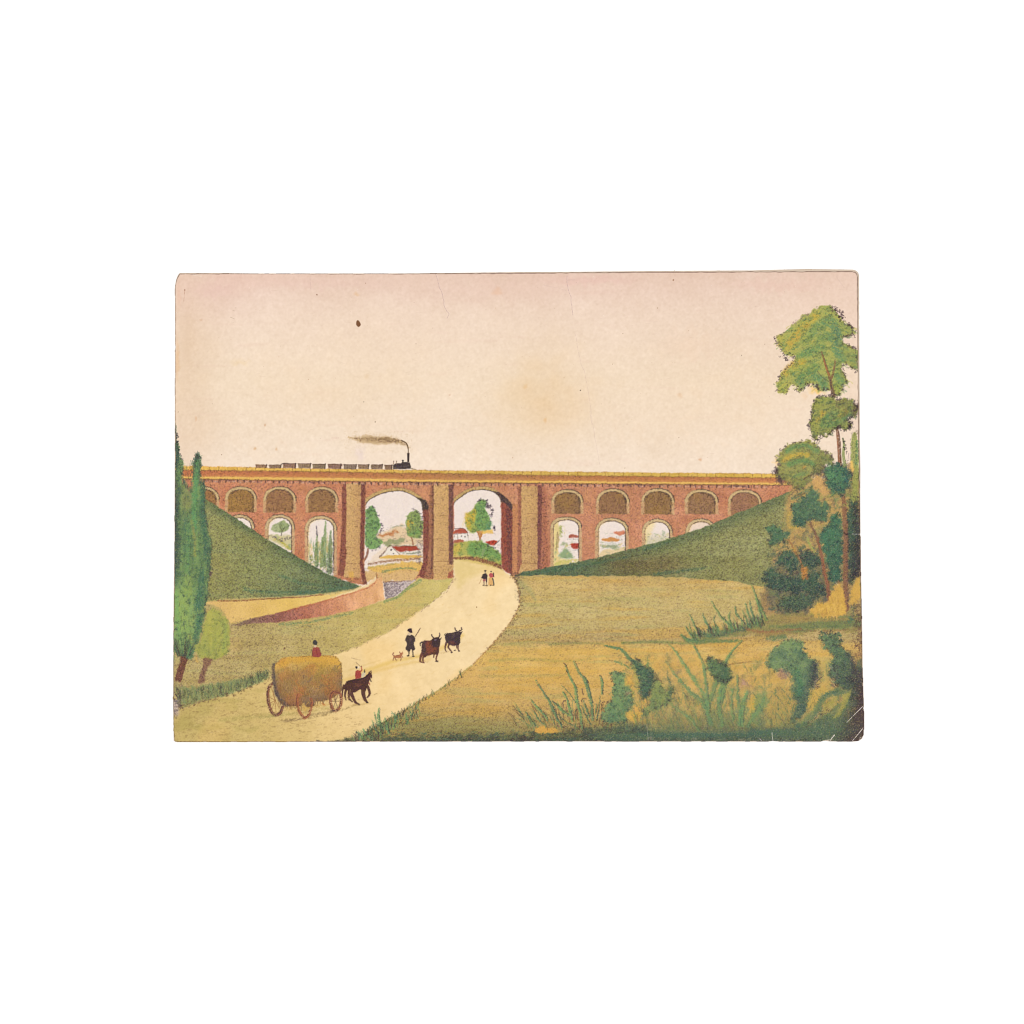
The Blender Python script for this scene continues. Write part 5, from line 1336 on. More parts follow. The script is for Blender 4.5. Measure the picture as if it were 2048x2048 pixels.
# thin cypresses at the edge
for i in range(26):
    x, y = rng.uniform(1645, 1702), rng.uniform(985, 1015)
    dab(x, y, rng.uniform(3, 8), rng.uniform(3, 6), [(196, 166, 84), (150, 150, 82), (92, 128, 84), (110, 92, 76)][int(rng.integers(4))], .55, rag=3, tooth=T1)
I_CY = part('printed_cypress', None, 'thin yellow green cypresses at the right border')
stroke(K('R2', (1430, 890), (1450, 1000), (1440, 1200), (1470, 1390)), 3, 7, (142, 152, 90), .85, I_CY, tooth=T3, dens=1)
curls_on(K('R2', (1425, 880), (1460, 1000), (1480, 1140)), 30, (1, 2), 1.6, (64, 60, 58), .75, False)
fill(K('R2', (1640, 780), (1690, 800), (1715, 1000), (1720, 1400), (1700, 1930), (1600, 1900), (1620, 1500), (1580, 1250), (1575, 1000), (1610, 850)), (158, 162, 84), I_CY, 1.8, 1.2, .9)
stroke(K('R2', (1690, 950), (1690, 1150), (1680, 1350)), 6, 6, (88, 140, 92), .75, soft=2, tooth=T3)
w = win(1700, 860, 1718, 990)
crayon(w, np.full(C[w].shape[:2], .26, f4), (84, 78, 56), .7, T3)
stroke(K('R2', (1590, 1330), (1600, 1460)), 6, 6, (240, 190, 92), .8, soft=2)
stroke(K('R2', (1540, 1160), (1530, 1260)), 1.2, 1, (150, 120, 120), .6)
crayon(win(1690, 918, 1700, 950), np.full(C[win(1690, 918, 1700, 950)].shape[:2], .35, f4), (80, 62, 70), .7)
# the tall tree
TA = K('R1', (950, 215), (1070, 195), (1180, 210), (1300, 310), (1390, 440), (1470, 520), (1570, 560), (1640, 650), (1650, 740), (1560, 730), (1450, 760), (1430, 870), (1560, 940), (1690, 1010), (1705, 1200), (1705, 1390), (1600, 1350), (1460, 1270), (1420, 1380), (1490, 1500), (1510, 1610), (1430, 1680), (1390, 1800), (1290, 1830), (1230, 1770), (1130, 1730), (1000, 1760), (950, 1660), (860, 1640), (740, 1650), (700, 1730), (630, 1770), (580, 1690), (500, 1640), (430, 1680), (400, 1790), (270, 1800), (215, 1700), (250, 1560), (330, 1420), (430, 1330), (540, 1200), (490, 1110), (350, 1060), (270, 960), (225, 870), (215, 760), (350, 700), (480, 570), (600, 480), (720, 400), (830, 330))
dab(*K('R1', (950, 1740))[0], 24, 9, (250, 200, 110), .75, 15, rag=2, tooth=None, hard=.1)
fill(TA, (170, 170, 86), I_TTC, 1.6, 1.8, .97)
for q, c, al in [([(420, 950), (560, 780), (760, 560), (960, 360)], (206, 170, 66), .85), ([(480, 880), (620, 740), (800, 560)], (196, 160, 70), .6), ([(1000, 560), (1150, 480), (1280, 560), (1330, 720)], (96, 142, 92), .85), ([(820, 720), (950, 600), (1080, 540)], (98, 146, 88), .7), ([(1000, 800), (1180, 760), (1350, 860)], (92, 136, 88), .85), ([(700, 850), (900, 830), (1100, 800)], (128, 154, 80), .6),
                  ([(640, 1130), (760, 1080), (900, 1020), (1060, 960)], (86, 142, 88), .85), ([(1280, 980), (1360, 1080), (1420, 1180)], (72, 134, 96), .9), ([(1290, 600), (1320, 700), (1350, 900)], (68, 122, 96), .75), ([(380, 1440), (520, 1310), (700, 1220)], (204, 168, 64), .85), ([(500, 1430), (700, 1400), (860, 1300)], (132, 156, 78), .7),
                  ([(640, 1540), (800, 1440), (950, 1330)], (86, 136, 84), .85), ([(900, 1500), (1040, 1580), (1100, 1700)], (80, 138, 94), .85), ([(620, 1580), (680, 1640)], (84, 132, 88), .75), ([(1330, 1480), (1380, 1600)], (88, 142, 88), .8), ([(1300, 1680), (1350, 1770)], (158, 166, 70), .8), ([(1500, 1100), (1620, 1180), (1660, 1300)], (130, 144, 84), .7), ([(1480, 600), (1580, 680)], (142, 156, 84), .6), ([(280, 1650), (330, 1760)], (160, 170, 78), .8), ([(280, 800), (300, 900)], (176, 172, 72), .7)]:
    stroke(K('R1', *q), 14, 14, c, al, soft=5, tooth=T4, dens=.85, wm=19)
w, m = mask(TA, 1.4, 1.8)
put(w, m * ss(45, 0, GX[w] - 1552 - (GY[w] - 615) * .02 + 12 * N9[w] * .3) * .25, (206, 176, 84))
for i in range(220):
    x, y = rng.uniform(1555, 1712), rng.uniform(615, 785)
    if ID[int(y) - Y0, int(x) - X0] != I_TTC:
        continue
    g_ = (x - 1550) / 160
    c = [(96, 146, 92), (84, 138, 96), (120, 156, 88)] if rng.uniform() < .25 + .5 * g_ else [(196, 190, 92), (206, 180, 84), (166, 174, 84)]
    d = 1 if x > 1640 else -1
    stroke([(x, y), (x + d * 6, y + 1.5), (x + d * 11, y + 5.5)], 1.6, 2.4, c[int(rng.integers(3))], .5, n=3, tooth=T1, dens=.8)
crayon(w, m * .16, (60, 84, 62), .6)
crayon(w, m * .13, (206, 200, 110), .5, T4)
clumps(TA, 120, 6, (176, 176, 86), (92, 122, 80), .45)
scribble(TA, 620, [(84, 118, 78), (122, 140, 76), (190, 190, 96), (112, 112, 70), (96, 152, 92)], (1.3, 3), .55)
for q, a, b, c in [([(1040, 1050), (1090, 1200), (1150, 1400), (1190, 1520), (1230, 1700), (1255, 1860)], 3, 8, (128, 92, 66)), ([(1290, 1200), (1270, 1350), (1230, 1520)], 3, 4.5, (132, 94, 66)), ([(1080, 1200), (1120, 1340), (1180, 1480)], 2.5, 3, (170, 110, 68)), ([(960, 1400), (1060, 1520), (1180, 1600)], 1, 1.6, (96, 90, 70))]:
    stroke(K('R1', *q), a, b, c, .85, I_TTT, tooth=T3, dens=.9)
stroke(K('R1', (1200, 1560), (1225, 1700), (1245, 1850)), 2.2, 3, (86, 68, 66), .7, tooth=T3)
curls_on(TA[2:33], 230, (1.1, 2.8), 2.2, (66, 48, 54), .8, False, I_TTC)
curls_on(TA[33:48], 90, (1.1, 2.8), 2.2, (74, 56, 60), .7, False, I_TTC)
curls_on(TA[48:], 40, (1.0, 2.2), 2.0, (140, 110, 110), .5, False)
curls_on(K('R1', (1220, 230), (1330, 280), (1430, 380), (1400, 470)), 50, (1.1, 2.4), 2.6, (70, 52, 58), .8, False)
curls_on(K('R1', (350, 1080), (380, 1160), (430, 1180)), 18, (1.1, 2.4), 2.2, (70, 56, 60), .8, False)
TB = K('R2', (960, 145), (1090, 105), (1230, 115), (1330, 180), (1450, 150), (1590, 160), (1640, 260), (1700, 310), (1705, 460), (1580, 500), (1520, 540), (1580, 640), (1540, 700), (1480, 740), (1390, 700), (1290, 710), (1220, 790), (1130, 860), (1010, 840), (960, 930), (870, 860), (830, 720), (805, 620), (850, 520), (850, 390), (900, 250))
fill(TB, (150, 152, 78), I_TTC, 1.6, 1.8, .97)
for q, c, al in [([(1080, 180), (1240, 170)], (158, 166, 78), .7), ([(980, 560), (1060, 420)], (206, 168, 66), .75), ([(1080, 560), (1200, 480), (1320, 420)], (84, 140, 88), .85), ([(1060, 660), (1180, 620), (1260, 660)], (82, 136, 84), .85), ([(1320, 600), (1420, 540), (1560, 460)], (84, 140, 86), .8), ([(1380, 470), (1480, 400)], (190, 158, 68), .7), ([(900, 640), (920, 760)], (168, 166, 76), .7), ([(920, 300), (1000, 220)], (166, 166, 72), .7)]:
    stroke(K('R2', *q), 11, 11, c, al, soft=4, tooth=T4, dens=.85, wm=15)
w, m = mask(TB, 1.4, 1.6)
crayon(w, m * .2, (62, 72, 58), .6)
clumps(TB, 60, 5.5, (172, 170, 86), (84, 108, 76), .5)
scribble(TB, 300, [(74, 108, 74), (114, 130, 72), (184, 184, 92), (92, 84, 66)], (1.2, 2.8), .6)
w = win(1670, 800, 1716, 832)
crayon(w, ss(0, 1, ss(1672, 1690, GX[w])) * .33, (70, 50, 62), .75)
w, m = mask(K('R2', (1580, 320), (1640, 290), (1705, 310), (1705, 470), (1600, 470)), 2, 2)
crayon(w, m * .62, (58, 40, 54), .85)
w, m = mask(K('R2', (1290, 200), (1400, 160), (1500, 240), (1400, 320), (1300, 300)), 3, 2)
crayon(w, m * .45, (78, 58, 62), .75)
w, m = mask(K('R2', (1290, 680), (1380, 640), (1420, 720), (1340, 740)), 2, 2)
crayon(w, m * .7, (50, 38, 46), .85)
curls_on(TB, 210, (1.2, 2.8), 2.2, (60, 44, 54), .8, idn=I_TTC)
curls_on(K('R2', (1500, 560), (1580, 600), (1590, 680), (1530, 690)), 16, (2, 3.4), 1.5, (50, 40, 48), .85, False)
# pale bushes at the foot
I_PB = part('printed_bush', None, 'yellow ochre bushes at the foot of the tree trunks')
for p in [K('a6', (1350, 930), (1370, 850), (1430, 800), (1490, 800), (1520, 720), (1560, 665), (1610, 700), (1630, 790), (1635, 870), (1560, 910), (1450, 935)), K('a6', (1655, 800), (1680, 660), (1735, 590), (1740, 730), (1700, 800))]:
    w, m = fill(p, (216, 168, 78), I_PB, 2, 2, .93)
    put(w, m * ss(.2, 1.5, N5[w]) * .5, (232, 182, 76))
    crayon(w, m * .16, (136, 98, 58), .65, T3)
for i in range(110):
    x, y = rng.uniform(1620, 1692), rng.uniform(1205, 1240)
    if ID[int(y) - Y0, int(x) - X0] != I_PB:
        continue
    stroke([(x, y), (x - rng.uniform(-1, 4), y - rng.uniform(6, 14))], 1.2, .6, [(240, 196, 96), (170, 124, 64), (226, 180, 90)][int(rng.integers(3))], .7, smooth=False)
for i in range(50):
    x = rng.uniform(1614, 1700)
    stroke([(x, 1244), (x + rng.normal(0, 1.5), 1236 - rng.uniform(0, 4))], 1.2, .6, [(236, 200, 150), (80, 60, 56), (90, 110, 70)][int(rng.integers(3))], .7, smooth=False)
stroke([(1676, 1172), (1671, 1164)], 1.1, .8, (244, 216, 180), .8)
# strip of bank under the grove
I_BANK = part('printed_bank', None, 'green and brown bank under the thicket on the right')
bp = [(1440, 1262), (1490, 1250), (1540, 1232), (1600, 1228), (1660, 1236), (1722, 1232), (1723, 1262), (1660, 1262), (1600, 1268), (1540, 1276), (1480, 1268), (1400, 1288), (1370, 1280)]
w, m = fill(bp, (150, 138, 80), I_BANK, 4, 2, .85)
put(w, m * ss(0, 1.3, NH[w]) * .6, (96, 124, 80))
put(w, m * ss(0, 1.3, -NH[w]) * .5, (178, 138, 80))
crayon(w, m * .28, (86, 64, 56), .65, T2)
stroke([(1486, 1258), (1520, 1263), (1560, 1262), (1600, 1258)], 5, 3, (152, 92, 68), .75, soft=2, tooth=T2, dens=.8)
stroke([(1540, 1252), (1600, 1254), (1680, 1252)], 6, 4, (92, 118, 78), .7, soft=2, tooth=T2)
stroke([(1600, 1260), (1660, 1262), (1700, 1258)], 3, 2, (148, 104, 70), .6, tooth=T2)
stroke([(1535, 1276), (1570, 1274), (1545, 1280)], 7, 6, (90, 122, 84), .75, soft=2, tooth=T2)
w = win(1690, 1235, 1724, 1330)
crayon(w, ss(1690, 1722, GX[w]) * .55, (92, 58, 62), .75)
w = win(1695, 1190, 1723, 1248)
crayon(w, ss(1694, 1712, GX[w] + N5[w] * 3) * ss(1190, 1212, GY[w]) * ss(1248, 1238, GY[w]) * .55, (64, 54, 62), .8)
dab(1701, 1239, 7, 5, (46, 104, 88), .8)

# ---------------------------------------------------------------- reeds and plants in the foreground
SG = [(82, 138, 92), (92, 150, 94), (74, 124, 90), (100, 142, 84)]


def blade(k, pts, w0, wm, w1, idn, c=None, ink=.75):
    c = SG[int(rng.integers(len(SG)))] if c is None else c
    q = K(k, *pts)
    stroke(q, w0, w1, c, .88, idn, tooth=T1, dens=.86, wm=wm, soft=1.1)
    stroke(q + (wm * .12, 0), .5, w1 * .5, (104, 126, 84), .5, tooth=T3, dens=.45, wm=wm * .5)
    stroke(q + (wm * .36, 0), .6, 1.2, (62, 60, 62), ink, tooth=T3, dens=.7)
    stroke(q - (wm * .2, 0), .6, 1.4, (128, 172, 104), .5, tooth=T3, dens=.6)


I_RE = part('printed_reeds', None, 'green reeds at the end of the right meadow')
stroke(np.vstack([K('R5', (750, 470), (860, 540), (1000, 560), (1130, 540), (1300, 545), (1500, 540))]), 5, 4, (92, 126, 82), .85, I_RE, soft=2, tooth=T2, dens=.85, wm=8)
stroke(K('R5', (980, 460), (1150, 470), (1300, 450), (1480, 400), (1600, 390)), 7, 8, (70, 96, 80), .75, soft=2, tooth=T1, dens=.8)
RB = [('a6', ((900, 650), (930, 740), (970, 830), (1015, 920)), 1, 6, 5), ('a6', ((885, 780), (900, 850), (920, 930)), 1, 4.5, 4), ('a6', ((855, 800), (870, 870), (905, 940)), 1, 4, 4), ('a6', ((830, 850), (850, 900), (870, 960)), 1, 3, 3), ('a6', ((590, 780), (630, 850), (680, 920), (740, 970)), .8, 4, 3), ('a6', ((770, 820), (790, 890), (850, 960)), 1, 4, 3),
      ('a6', ((735, 860), (725, 910), (750, 980)), 1, 5, 3), ('a6', ((520, 880), (545, 940), (590, 1010)), 1.5, 5, 4), ('a6', ((420, 880), (450, 950), (480, 1010)), .8, 3.4, 3), ('a6', ((390, 980), (430, 1040), (480, 1090)), 1.5, 5, 4), ('a6', ((420, 950), (425, 990), (445, 1040)), .8, 2.2, 2), ('a6', ((360, 1045), (420, 1080), (500, 1090)), 2, 5, 4), ('a6', ((620, 890), (610, 930), (640, 990)), .8, 2, 2), ('a6', ((680, 900), (720, 960), (760, 1000)), .8, 3, 3), ('a6', ((940, 760), (960, 850), (980, 930)), 1, 4, 4)]
for k, p, a, b, c in RB:
    blade(k, p, a, b, c, I_RE)
for i in range(150):
    x = rng.uniform(1385, 1530)
    y = np.interp(x, [1385, 1450, 1530], [1275, 1264, 1246]) + rng.normal(0, 3)
    h = rng.uniform(6, 20)
    stroke([(x, y), (x - rng.uniform(0, 4), y - h * .6), (x - rng.uniform(0, 9), y - h)], 1.4, .5, SG[int(rng.integers(4))] if rng.uniform() < .6 else (70, 58, 60), .7, n=3)
# dark foot of the sheet
I_FOOT = part('printed_foreground', None, 'dark green foreground along the bottom edge')
fp = np.vstack([[(700, 1490), (725, 1478), (800, 1472), (860, 1474), (920, 1472), (985, 1468), (1040, 1468)], [(1110, 1462), (1180, 1460), (1250, 1452), (1290, 1458), (1380, 1461), (1450, 1458), (1520, 1458), (1580, 1455), (1640, 1440), (1680, 1420), (1700, 1390), (1712, 1350), (1726, 1330), (1732, 1490)]])
w, m = fill(fp, (78, 88, 68), I_FOOT, 5, 3, .88)
put(w, m * ss(1270, 1360, GX[w]) * ss(1478, 1466, GY[w]) * .75, (62, 104, 88))
put(w, m * ss(0, 1.3, NH[w]) * .6, (58, 100, 82))
put(w, m * ss(.1, 1.4, -NH[w]) * ss(1300, 1200, GX[w]) * .5, (128, 126, 72))
put(w, m * ss(1610, 1700, GX[w] + (GY[w] - 1460) * .8) * .75, (86, 66, 66))
put(w, m * ss(1466, 1482, GY[w]) * ss(.2, 1.6, N20[w] + .4) * .6, (66, 50, 52))
crayon(w, m * .36, (48, 40, 44), .7, T2)
crayon(w, m * .12, (170, 150, 110), .5, T1)
crayon(w, m * ss(1476, 1483, GY[w]) * .5, (54, 40, 42), .75)
stroke([(1570, 1462), (1620, 1452), (1660, 1458), (1710, 1462)], 10, 8, (52, 90, 78), .6, soft=4, tooth=T2, dens=.8)
stroke([(1280, 1470), (1380, 1469), (1480, 1466), (1560, 1466)], 10, 10, (56, 106, 92), .6, soft=4, tooth=T2, dens=.85)
stroke([(1190, 1476), (1240, 1470), (1300, 1478)], 4, 4, (128, 140, 80), .6, soft=2, tooth=T2, dens=.7)
fill(K('R6', (470, 1400), (560, 1330), (680, 1355), (785, 1372), (760, 1425), (600, 1432)), (220, 164, 74), I_FLDR, 2, 1, .9)
dab(1050, 1475, 22, 6, (66, 52, 54), .6)
for x, y, r, c in [(1668, 1458, 22, (58, 92, 80)), (1700, 1468, 16, (56, 84, 76)), (1690, 1430, 14, (92, 76, 72)), (1640, 1470, 24, (54, 88, 78)), (1712, 1400, 10, (104, 84, 76))]:
    dab(x, y, r, r * .5, c, .6, -10, rag=4, tooth=T1)
for i in range(420):
    x, y = rng.uniform(760, 1300), rng.uniform(1464, 1482)
    stroke([(x, y), (x + rng.uniform(3, 9), y - rng.uniform(-1, 3))], 1.2, .6, [(58, 96, 78), (56, 44, 48), (140, 130, 80), (70, 112, 84)][int(rng.integers(4))], .5, smooth=False)
for i in range(420):
    x, y = rng.uniform(1235, 1705), rng.uniform(1310, 1462)
    t_ = (y - 1310) / 150 * .6 + (x - 1235) / 470 * .5
    pal = [(208, 172, 92), (196, 160, 92), (170, 156, 90), (150, 146, 88)] if rng.uniform() > .18 + t_ * .75 else [(120, 138, 90), (104, 124, 86), (140, 128, 90), (92, 110, 84), (158, 128, 96)]
    dab(x, y, rng.uniform(5, 13), rng.uniform(4, 9), pal[int(rng.integers(len(pal)))], .42, rng.uniform(-60, -20), rag=4, tooth=T1, dens=.8)
for i in range(520):
    x, y = rng.uniform(1240, 1700), rng.uniform(1400, 1468)
    a = rng.normal(-.2, .35)
    h = rng.uniform(8, 34)
    stroke([(x, y), (x + a * h * .4, y - h * .6), (x + a * h, y - h)], rng.uniform(1, 2.2), .5, [(98, 128, 86), (84, 112, 82), (182, 158, 92), (120, 100, 78), (112, 142, 92), (66, 80, 70)][int(rng.integers(6))], rng.uniform(.3, .6), n=3, tooth=T1, dens=.8)
w = win(1120, 1400, 1730, 1484)
put(w, ss(1425, 1466, GY[w] + 7 * N20[w] + 4 * N9[w]) * ss(1120, 1260, GX[w]) * .62, (72, 108, 86))
put(w, ss(1405, 1450, GY[w] + 8 * N20[w]) * ss(1480, 1600, GX[w]) * .35, (96, 116, 82))
# tuft at the road's end
I_TU = part('printed_grass', None, 'grass tuft at the bottom edge beside the road')
for k, p, a, b, c in [('a4', ((1655, 1600), (1650, 1680), (1670, 1760)), 1, 7, 5), ('a4', ((1700, 1680), (1715, 1740), (1730, 1800)), 1, 4, 4), ('a4', ((1600, 1700), (1620, 1760), (1650, 1800)), .8, 3, 3), ('a4', ((1530, 1770), (1560, 1810), (1600, 1850)), 2, 5, 4), ('a4', ((1470, 1790), (1510, 1820), (1550, 1860)), .8, 2.4, 2), ('a4', ((1790, 1660), (1780, 1710), (1770, 1760)), .8, 3, 3), ('a4', ((1620, 1640), (1630, 1700), (1650, 1750)), .8, 2, 2)]:
    blade(k, p, a, b, c, I_TU, (84, 144, 92))
for i in range(150):
    x = rng.uniform(708, 840)
    y0 = np.interp(x, [708, 735, 770, 800, 840], [1482, 1468, 1448, 1434, 1412])
    y = y0 + rng.uniform(-2, max(3, min(24, 1480 - y0)))
    stroke([(x, y), (x - rng.uniform(-3, 3), y - rng.uniform(5, 10)), (x - rng.uniform(-4, 7), y - rng.uniform(9, 17))], 1.3, .5, SG[int(rng.integers(4))] if rng.uniform() < .5 else (76, 62, 58), .7, I_TU, n=3)
# reeds right of the centre
I_R2 = part('printed_reeds', None, 'tall green reed blades in the lower meadow')
for i in range(130):
    x, y = rng.uniform(1030, 1225), rng.uniform(1420, 1462)
    h = rng.uniform(6, 26)
    s_ = (x - 1160) * .12 + rng.normal(0, 2)
    stroke([(x, y), (x + s_ * .5, y - h * .6), (x + s_, y - h)], 1.3, .5, [(104, 70, 58), (84, 66, 60), (120, 130, 80), (86, 130, 86)][int(rng.integers(4))], .6, n=3)
for p, a, b, c in [(((490, 690), (560, 800), (680, 980), (760, 1150), (790, 1230), (860, 1340)), .8, 6, 3), (((905, 490), (950, 620), (1040, 790), (1060, 980), (1110, 1150), (1130, 1360)), .8, 6, 4), (((1020, 430), (1080, 570), (1180, 700), (1230, 880), (1265, 1060), (1275, 1240)), .8, 8, 3), (((870, 860), (930, 970), (980, 1150), (1000, 1260)), 3, 5, 2.4), (((420, 960), (520, 1070), (620, 1180), (650, 1240)), 2.4, 5, 3), (((350, 1130), (420, 1230), (480, 1320)), 1.5, 4.5, 3),
                   (((720, 980), (800, 1040), (880, 1130), (960, 1180)), 2, 5.5, 3), (((470, 1130), (520, 1220), (600, 1300)), 1, 4, 2), (((1150, 970), (1190, 1090), (1230, 1200)), 2, 4.5, 3), (((1390, 640), (1412, 740), (1405, 890)), 1.5, 5, 2.4), (((850, 760), (960, 880), (1040, 1000)), .7, 1.4, 1), (((800, 1160), (900, 1260), (1000, 1310), (1090, 1370)), 1, 2, 2), (((1120, 1040), (1190, 1200), (1260, 1310)), 1, 2, 2), (((260, 1160), (330, 1230)), .8, 1.4, 1), (((1380, 920), (1360, 1120), (1340, 1230)), .8, 1.6, 1.6)]:
    blade('R6', p, a, b, c, I_R2, None, .85)
for p in [((880, 1070), (868, 1000), (885, 975), (905, 985)), ((1125, 990), (1135, 950), (1160, 940), (1190, 955)), ((1130, 810), (1140, 860), (1158, 900)), ((875, 455), (905, 480), (925, 515)), ((1050, 1230), (1035, 1130), (1060, 1090)), ((720, 985), (760, 1000), (800, 1050)), ((1380, 620), (1400, 650)), ((1200, 690), (1225, 730)), ((1400, 1050), (1410, 1000), (1440, 990)), ((915, 560), (935, 600))]:
    stroke(K('R6', *p), 1.5, 1.2, (78, 58, 58), .8, tooth=T1, dens=.9)
crayon(win(1125, 1440, 1225, 1464), ss(1438, 1458, GY[win(1125, 1440, 1225, 1464)]) * .35, (66, 52, 54), .75)
# bushes in the middle of the lower edge
I_MB = part('printed_plants', None, 'leafy dark green plants in the middle of the lower edge')
p = K('R6', (1520, 600), (1640, 580), (1720, 660), (1800, 780), (1830, 960), (1760, 1100), (1740, 1250), (1580, 1280), (1400, 1250), (1430, 1090), (1530, 950), (1580, 800))
leafage(p, (96, 142, 94), I_MB, (148, 168, 102), (66, 108, 84), 2.4, 130, .2, edge=60, tooth=T3)
stroke(K('R6', (1740, 880), (1800, 860)), 8, 6, (190, 140, 110), .6, tooth=T1)
stroke(K('R6', (1760, 720), (1820, 740), (1840, 900)), 9, 7, (222, 172, 76), .7, soft=3, tooth=T4)
stroke(K('R6', (1440, 205), (1530, 235), (1640, 255), (1730, 320), (1790, 400), (1900, 470), (1990, 560)), 2.4, 9, (82, 128, 86), .9, I_MB, tooth=T3, dens=.95, wm=7)
stroke(K('R6', (1580, 425), (1680, 470), (1780, 520)), 3, 3, (92, 136, 88), .85, I_MB, tooth=T3)
leafage(K('R5', (90, 780), (180, 800), (250, 870), (340, 920), (400, 990), (395, 1080), (330, 1230), (215, 1320), (190, 1050), (110, 900)), (64, 108, 86), I_MB, (86, 130, 88), (48, 74, 72), 2.6, 100, .3, edge=70)
stroke(K('R5', (310, 765), (305, 820), (300, 890)), 1, 4, (80, 124, 84), .9, I_MB)
stroke(K('R5', (110, 880), (140, 1000), (170, 1200)), 6, 6, (196, 178, 84), .7, soft=3, tooth=T3)
for i in range(60):
    y = rng.uniform(890, 1180)
    x = rng.uniform(190, 390)
    stroke(K('R5', (x, y), (x - 60, y - 15 + rng.uniform(-15, 15))), 1.4, .6, [(56, 66, 68), (80, 130, 90)][int(rng.integers(2))], .6, I_MB, smooth=False)
leafage(K('R5', (370, 1120), (450, 1050), (500, 1160), (560, 1200), (640, 1180), (620, 1280), (560, 1400), (420, 1440), (280, 1520), (230, 1480), (330, 1380)), (124, 146, 86), I_MB, (150, 160, 88), (80, 116, 84), 3, 110, .24, edge=60)
stroke(K('R5', (555, 905), (575, 1030), (600, 1120), (600, 1240)), 1, 8, (62, 100, 80), .85, I_MB, tooth=T3, wm=5)
fill(K('R5', (110, 1380), (300, 1330), (260, 1440), (140, 1480)), (222, 168, 82), I_FLDR, 3, 2, .8)
fill(K('R5', (20, 1490), (200, 1480), (210, 1580), (40, 1590)), (222, 172, 76), I_FLDR, 3, 2, .8)
fill(K('R5', (-20, 1040), (60, 1000), (110, 1080), (60, 1150), (-20, 1120)), (226, 172, 78), I_FLDR, 3, 2, .7)
w = win(1240, 1438, 1300, 1466)
crayon(w, ss(1436, 1455, GY[w]) * .4, (60, 48, 56), .8)
w = win(1250, 1300, 1360, 1450)
crayon(w, ss(0, 1.2, N20[w]) * .22, (110, 74, 66), .65)
# agave-like plant
I_AG = part('printed_plant', None, 'spiky green plant with long straight leaves in the lower right meadow')
for i in range(110):
    a = rng.uniform(-.95, .4)
    x, y = 1300 + rng.uniform(0, 190), 1460
    stroke([(x, y), (x + a * 18, y - 16), (x + a * 40, y - rng.uniform(22, 48))], 1.4, .5, [(112, 128, 80), (176, 160, 90), (90, 110, 78), (214, 180, 110), (96, 130, 84)][int(rng.integers(5))], .55, I_FLDR if False else None, n=3)
w = win(1290, 1400, 1500, 1466)
put(w, ss(1412, 1455, GY[w]) * ss(1290, 1330, GX[w]) * ss(1500, 1470, GX[w]) * .45, (136, 124, 82))
for p, a, b, c in [(((590, 590), (680, 690), (800, 880), (950, 1100), (1070, 1300), (1110, 1500)), .8, 6.5, 6), (((890, 570), (960, 680), (1040, 850), (1075, 1050), (1100, 1300), (1120, 1450)), .8, 6, 6), (((540, 800), (680, 1000), (850, 1200), (1000, 1330), (1080, 1450), (1150, 1650)), .8, 7.5, 8), (((1555, 540), (1430, 680), (1340, 820), (1300, 920)), 2, 6, 6), (((1280, 980), (1200, 1150), (1120, 1380), (1110, 1500)), 7, 8, 6),
                   (((1370, 1050), (1290, 1300), (1260, 1450), (1300, 1660)), 9, 9, 7), (((1300, 1050), (1260, 1250), (1250, 1400)), 9, 8, 7), (((1495, 1000), (1505, 1250), (1530, 1500), (1520, 1670)), 3, 6.5, 8), (((1630, 1210), (1570, 1400), (1550, 1660)), 5, 11, 9), (((610, 1380), (800, 1520), (900, 1620), (990, 1740)), 2, 6, 5), (((1870, 1260), (1800, 1430), (1700, 1580), (1640, 1680)), 5, 9, 6), (((760, 1150), (790, 1250), (840, 1340)), 1, 2, 1.4), (((1430, 1180), (1420, 1400), (1440, 1600)), 4, 6, 5)]:
    blade('R5', p, a, b, c, I_AG, [(78, 140, 96), (72, 132, 92), (92, 142, 92), (86, 150, 96)][int(rng.integers(4))], .7)
leafage(K('R5', (1090, 800), (1150, 770), (1240, 810), (1320, 840), (1400, 930), (1415, 1030), (1330, 1100), (1220, 1050), (1110, 950)), (88, 124, 84), I_AG, (100, 146, 90), (56, 80, 70), 2.4, 130, .28, edge=70)
dab(*K('R5', (1310, 980))[0], 9, 12, (58, 106, 82), .65)
stroke(K('R5', (1365, 872), (1440, 850), (1530, 838), (1700, 815)), 1.5, .7, (92, 66, 52), .75, tooth=T1, dens=.9)
stroke(K('R5', (1090, 790), (1110, 745), (1150, 770)), 1.4, 1, (110, 76, 60), .8)
for q, c in [((1580, 1100), (196, 150, 130)), ((1640, 1130), (190, 146, 128))]:
    dab(*K('R5', q)[0], 11, 8, c, .7, rag=4)
crayon(win(1475, 1350, 1510, 1382), np.full(C[win(1475, 1350, 1510, 1382)].shape[:2], .3, f4), (110, 76, 80), .7)
fill(K('R5', (1680, 1280), (1800, 1260), (1780, 1400), (1700, 1480), (1660, 1440)), (220, 172, 72), I_FLDR, 3, 2, .7)
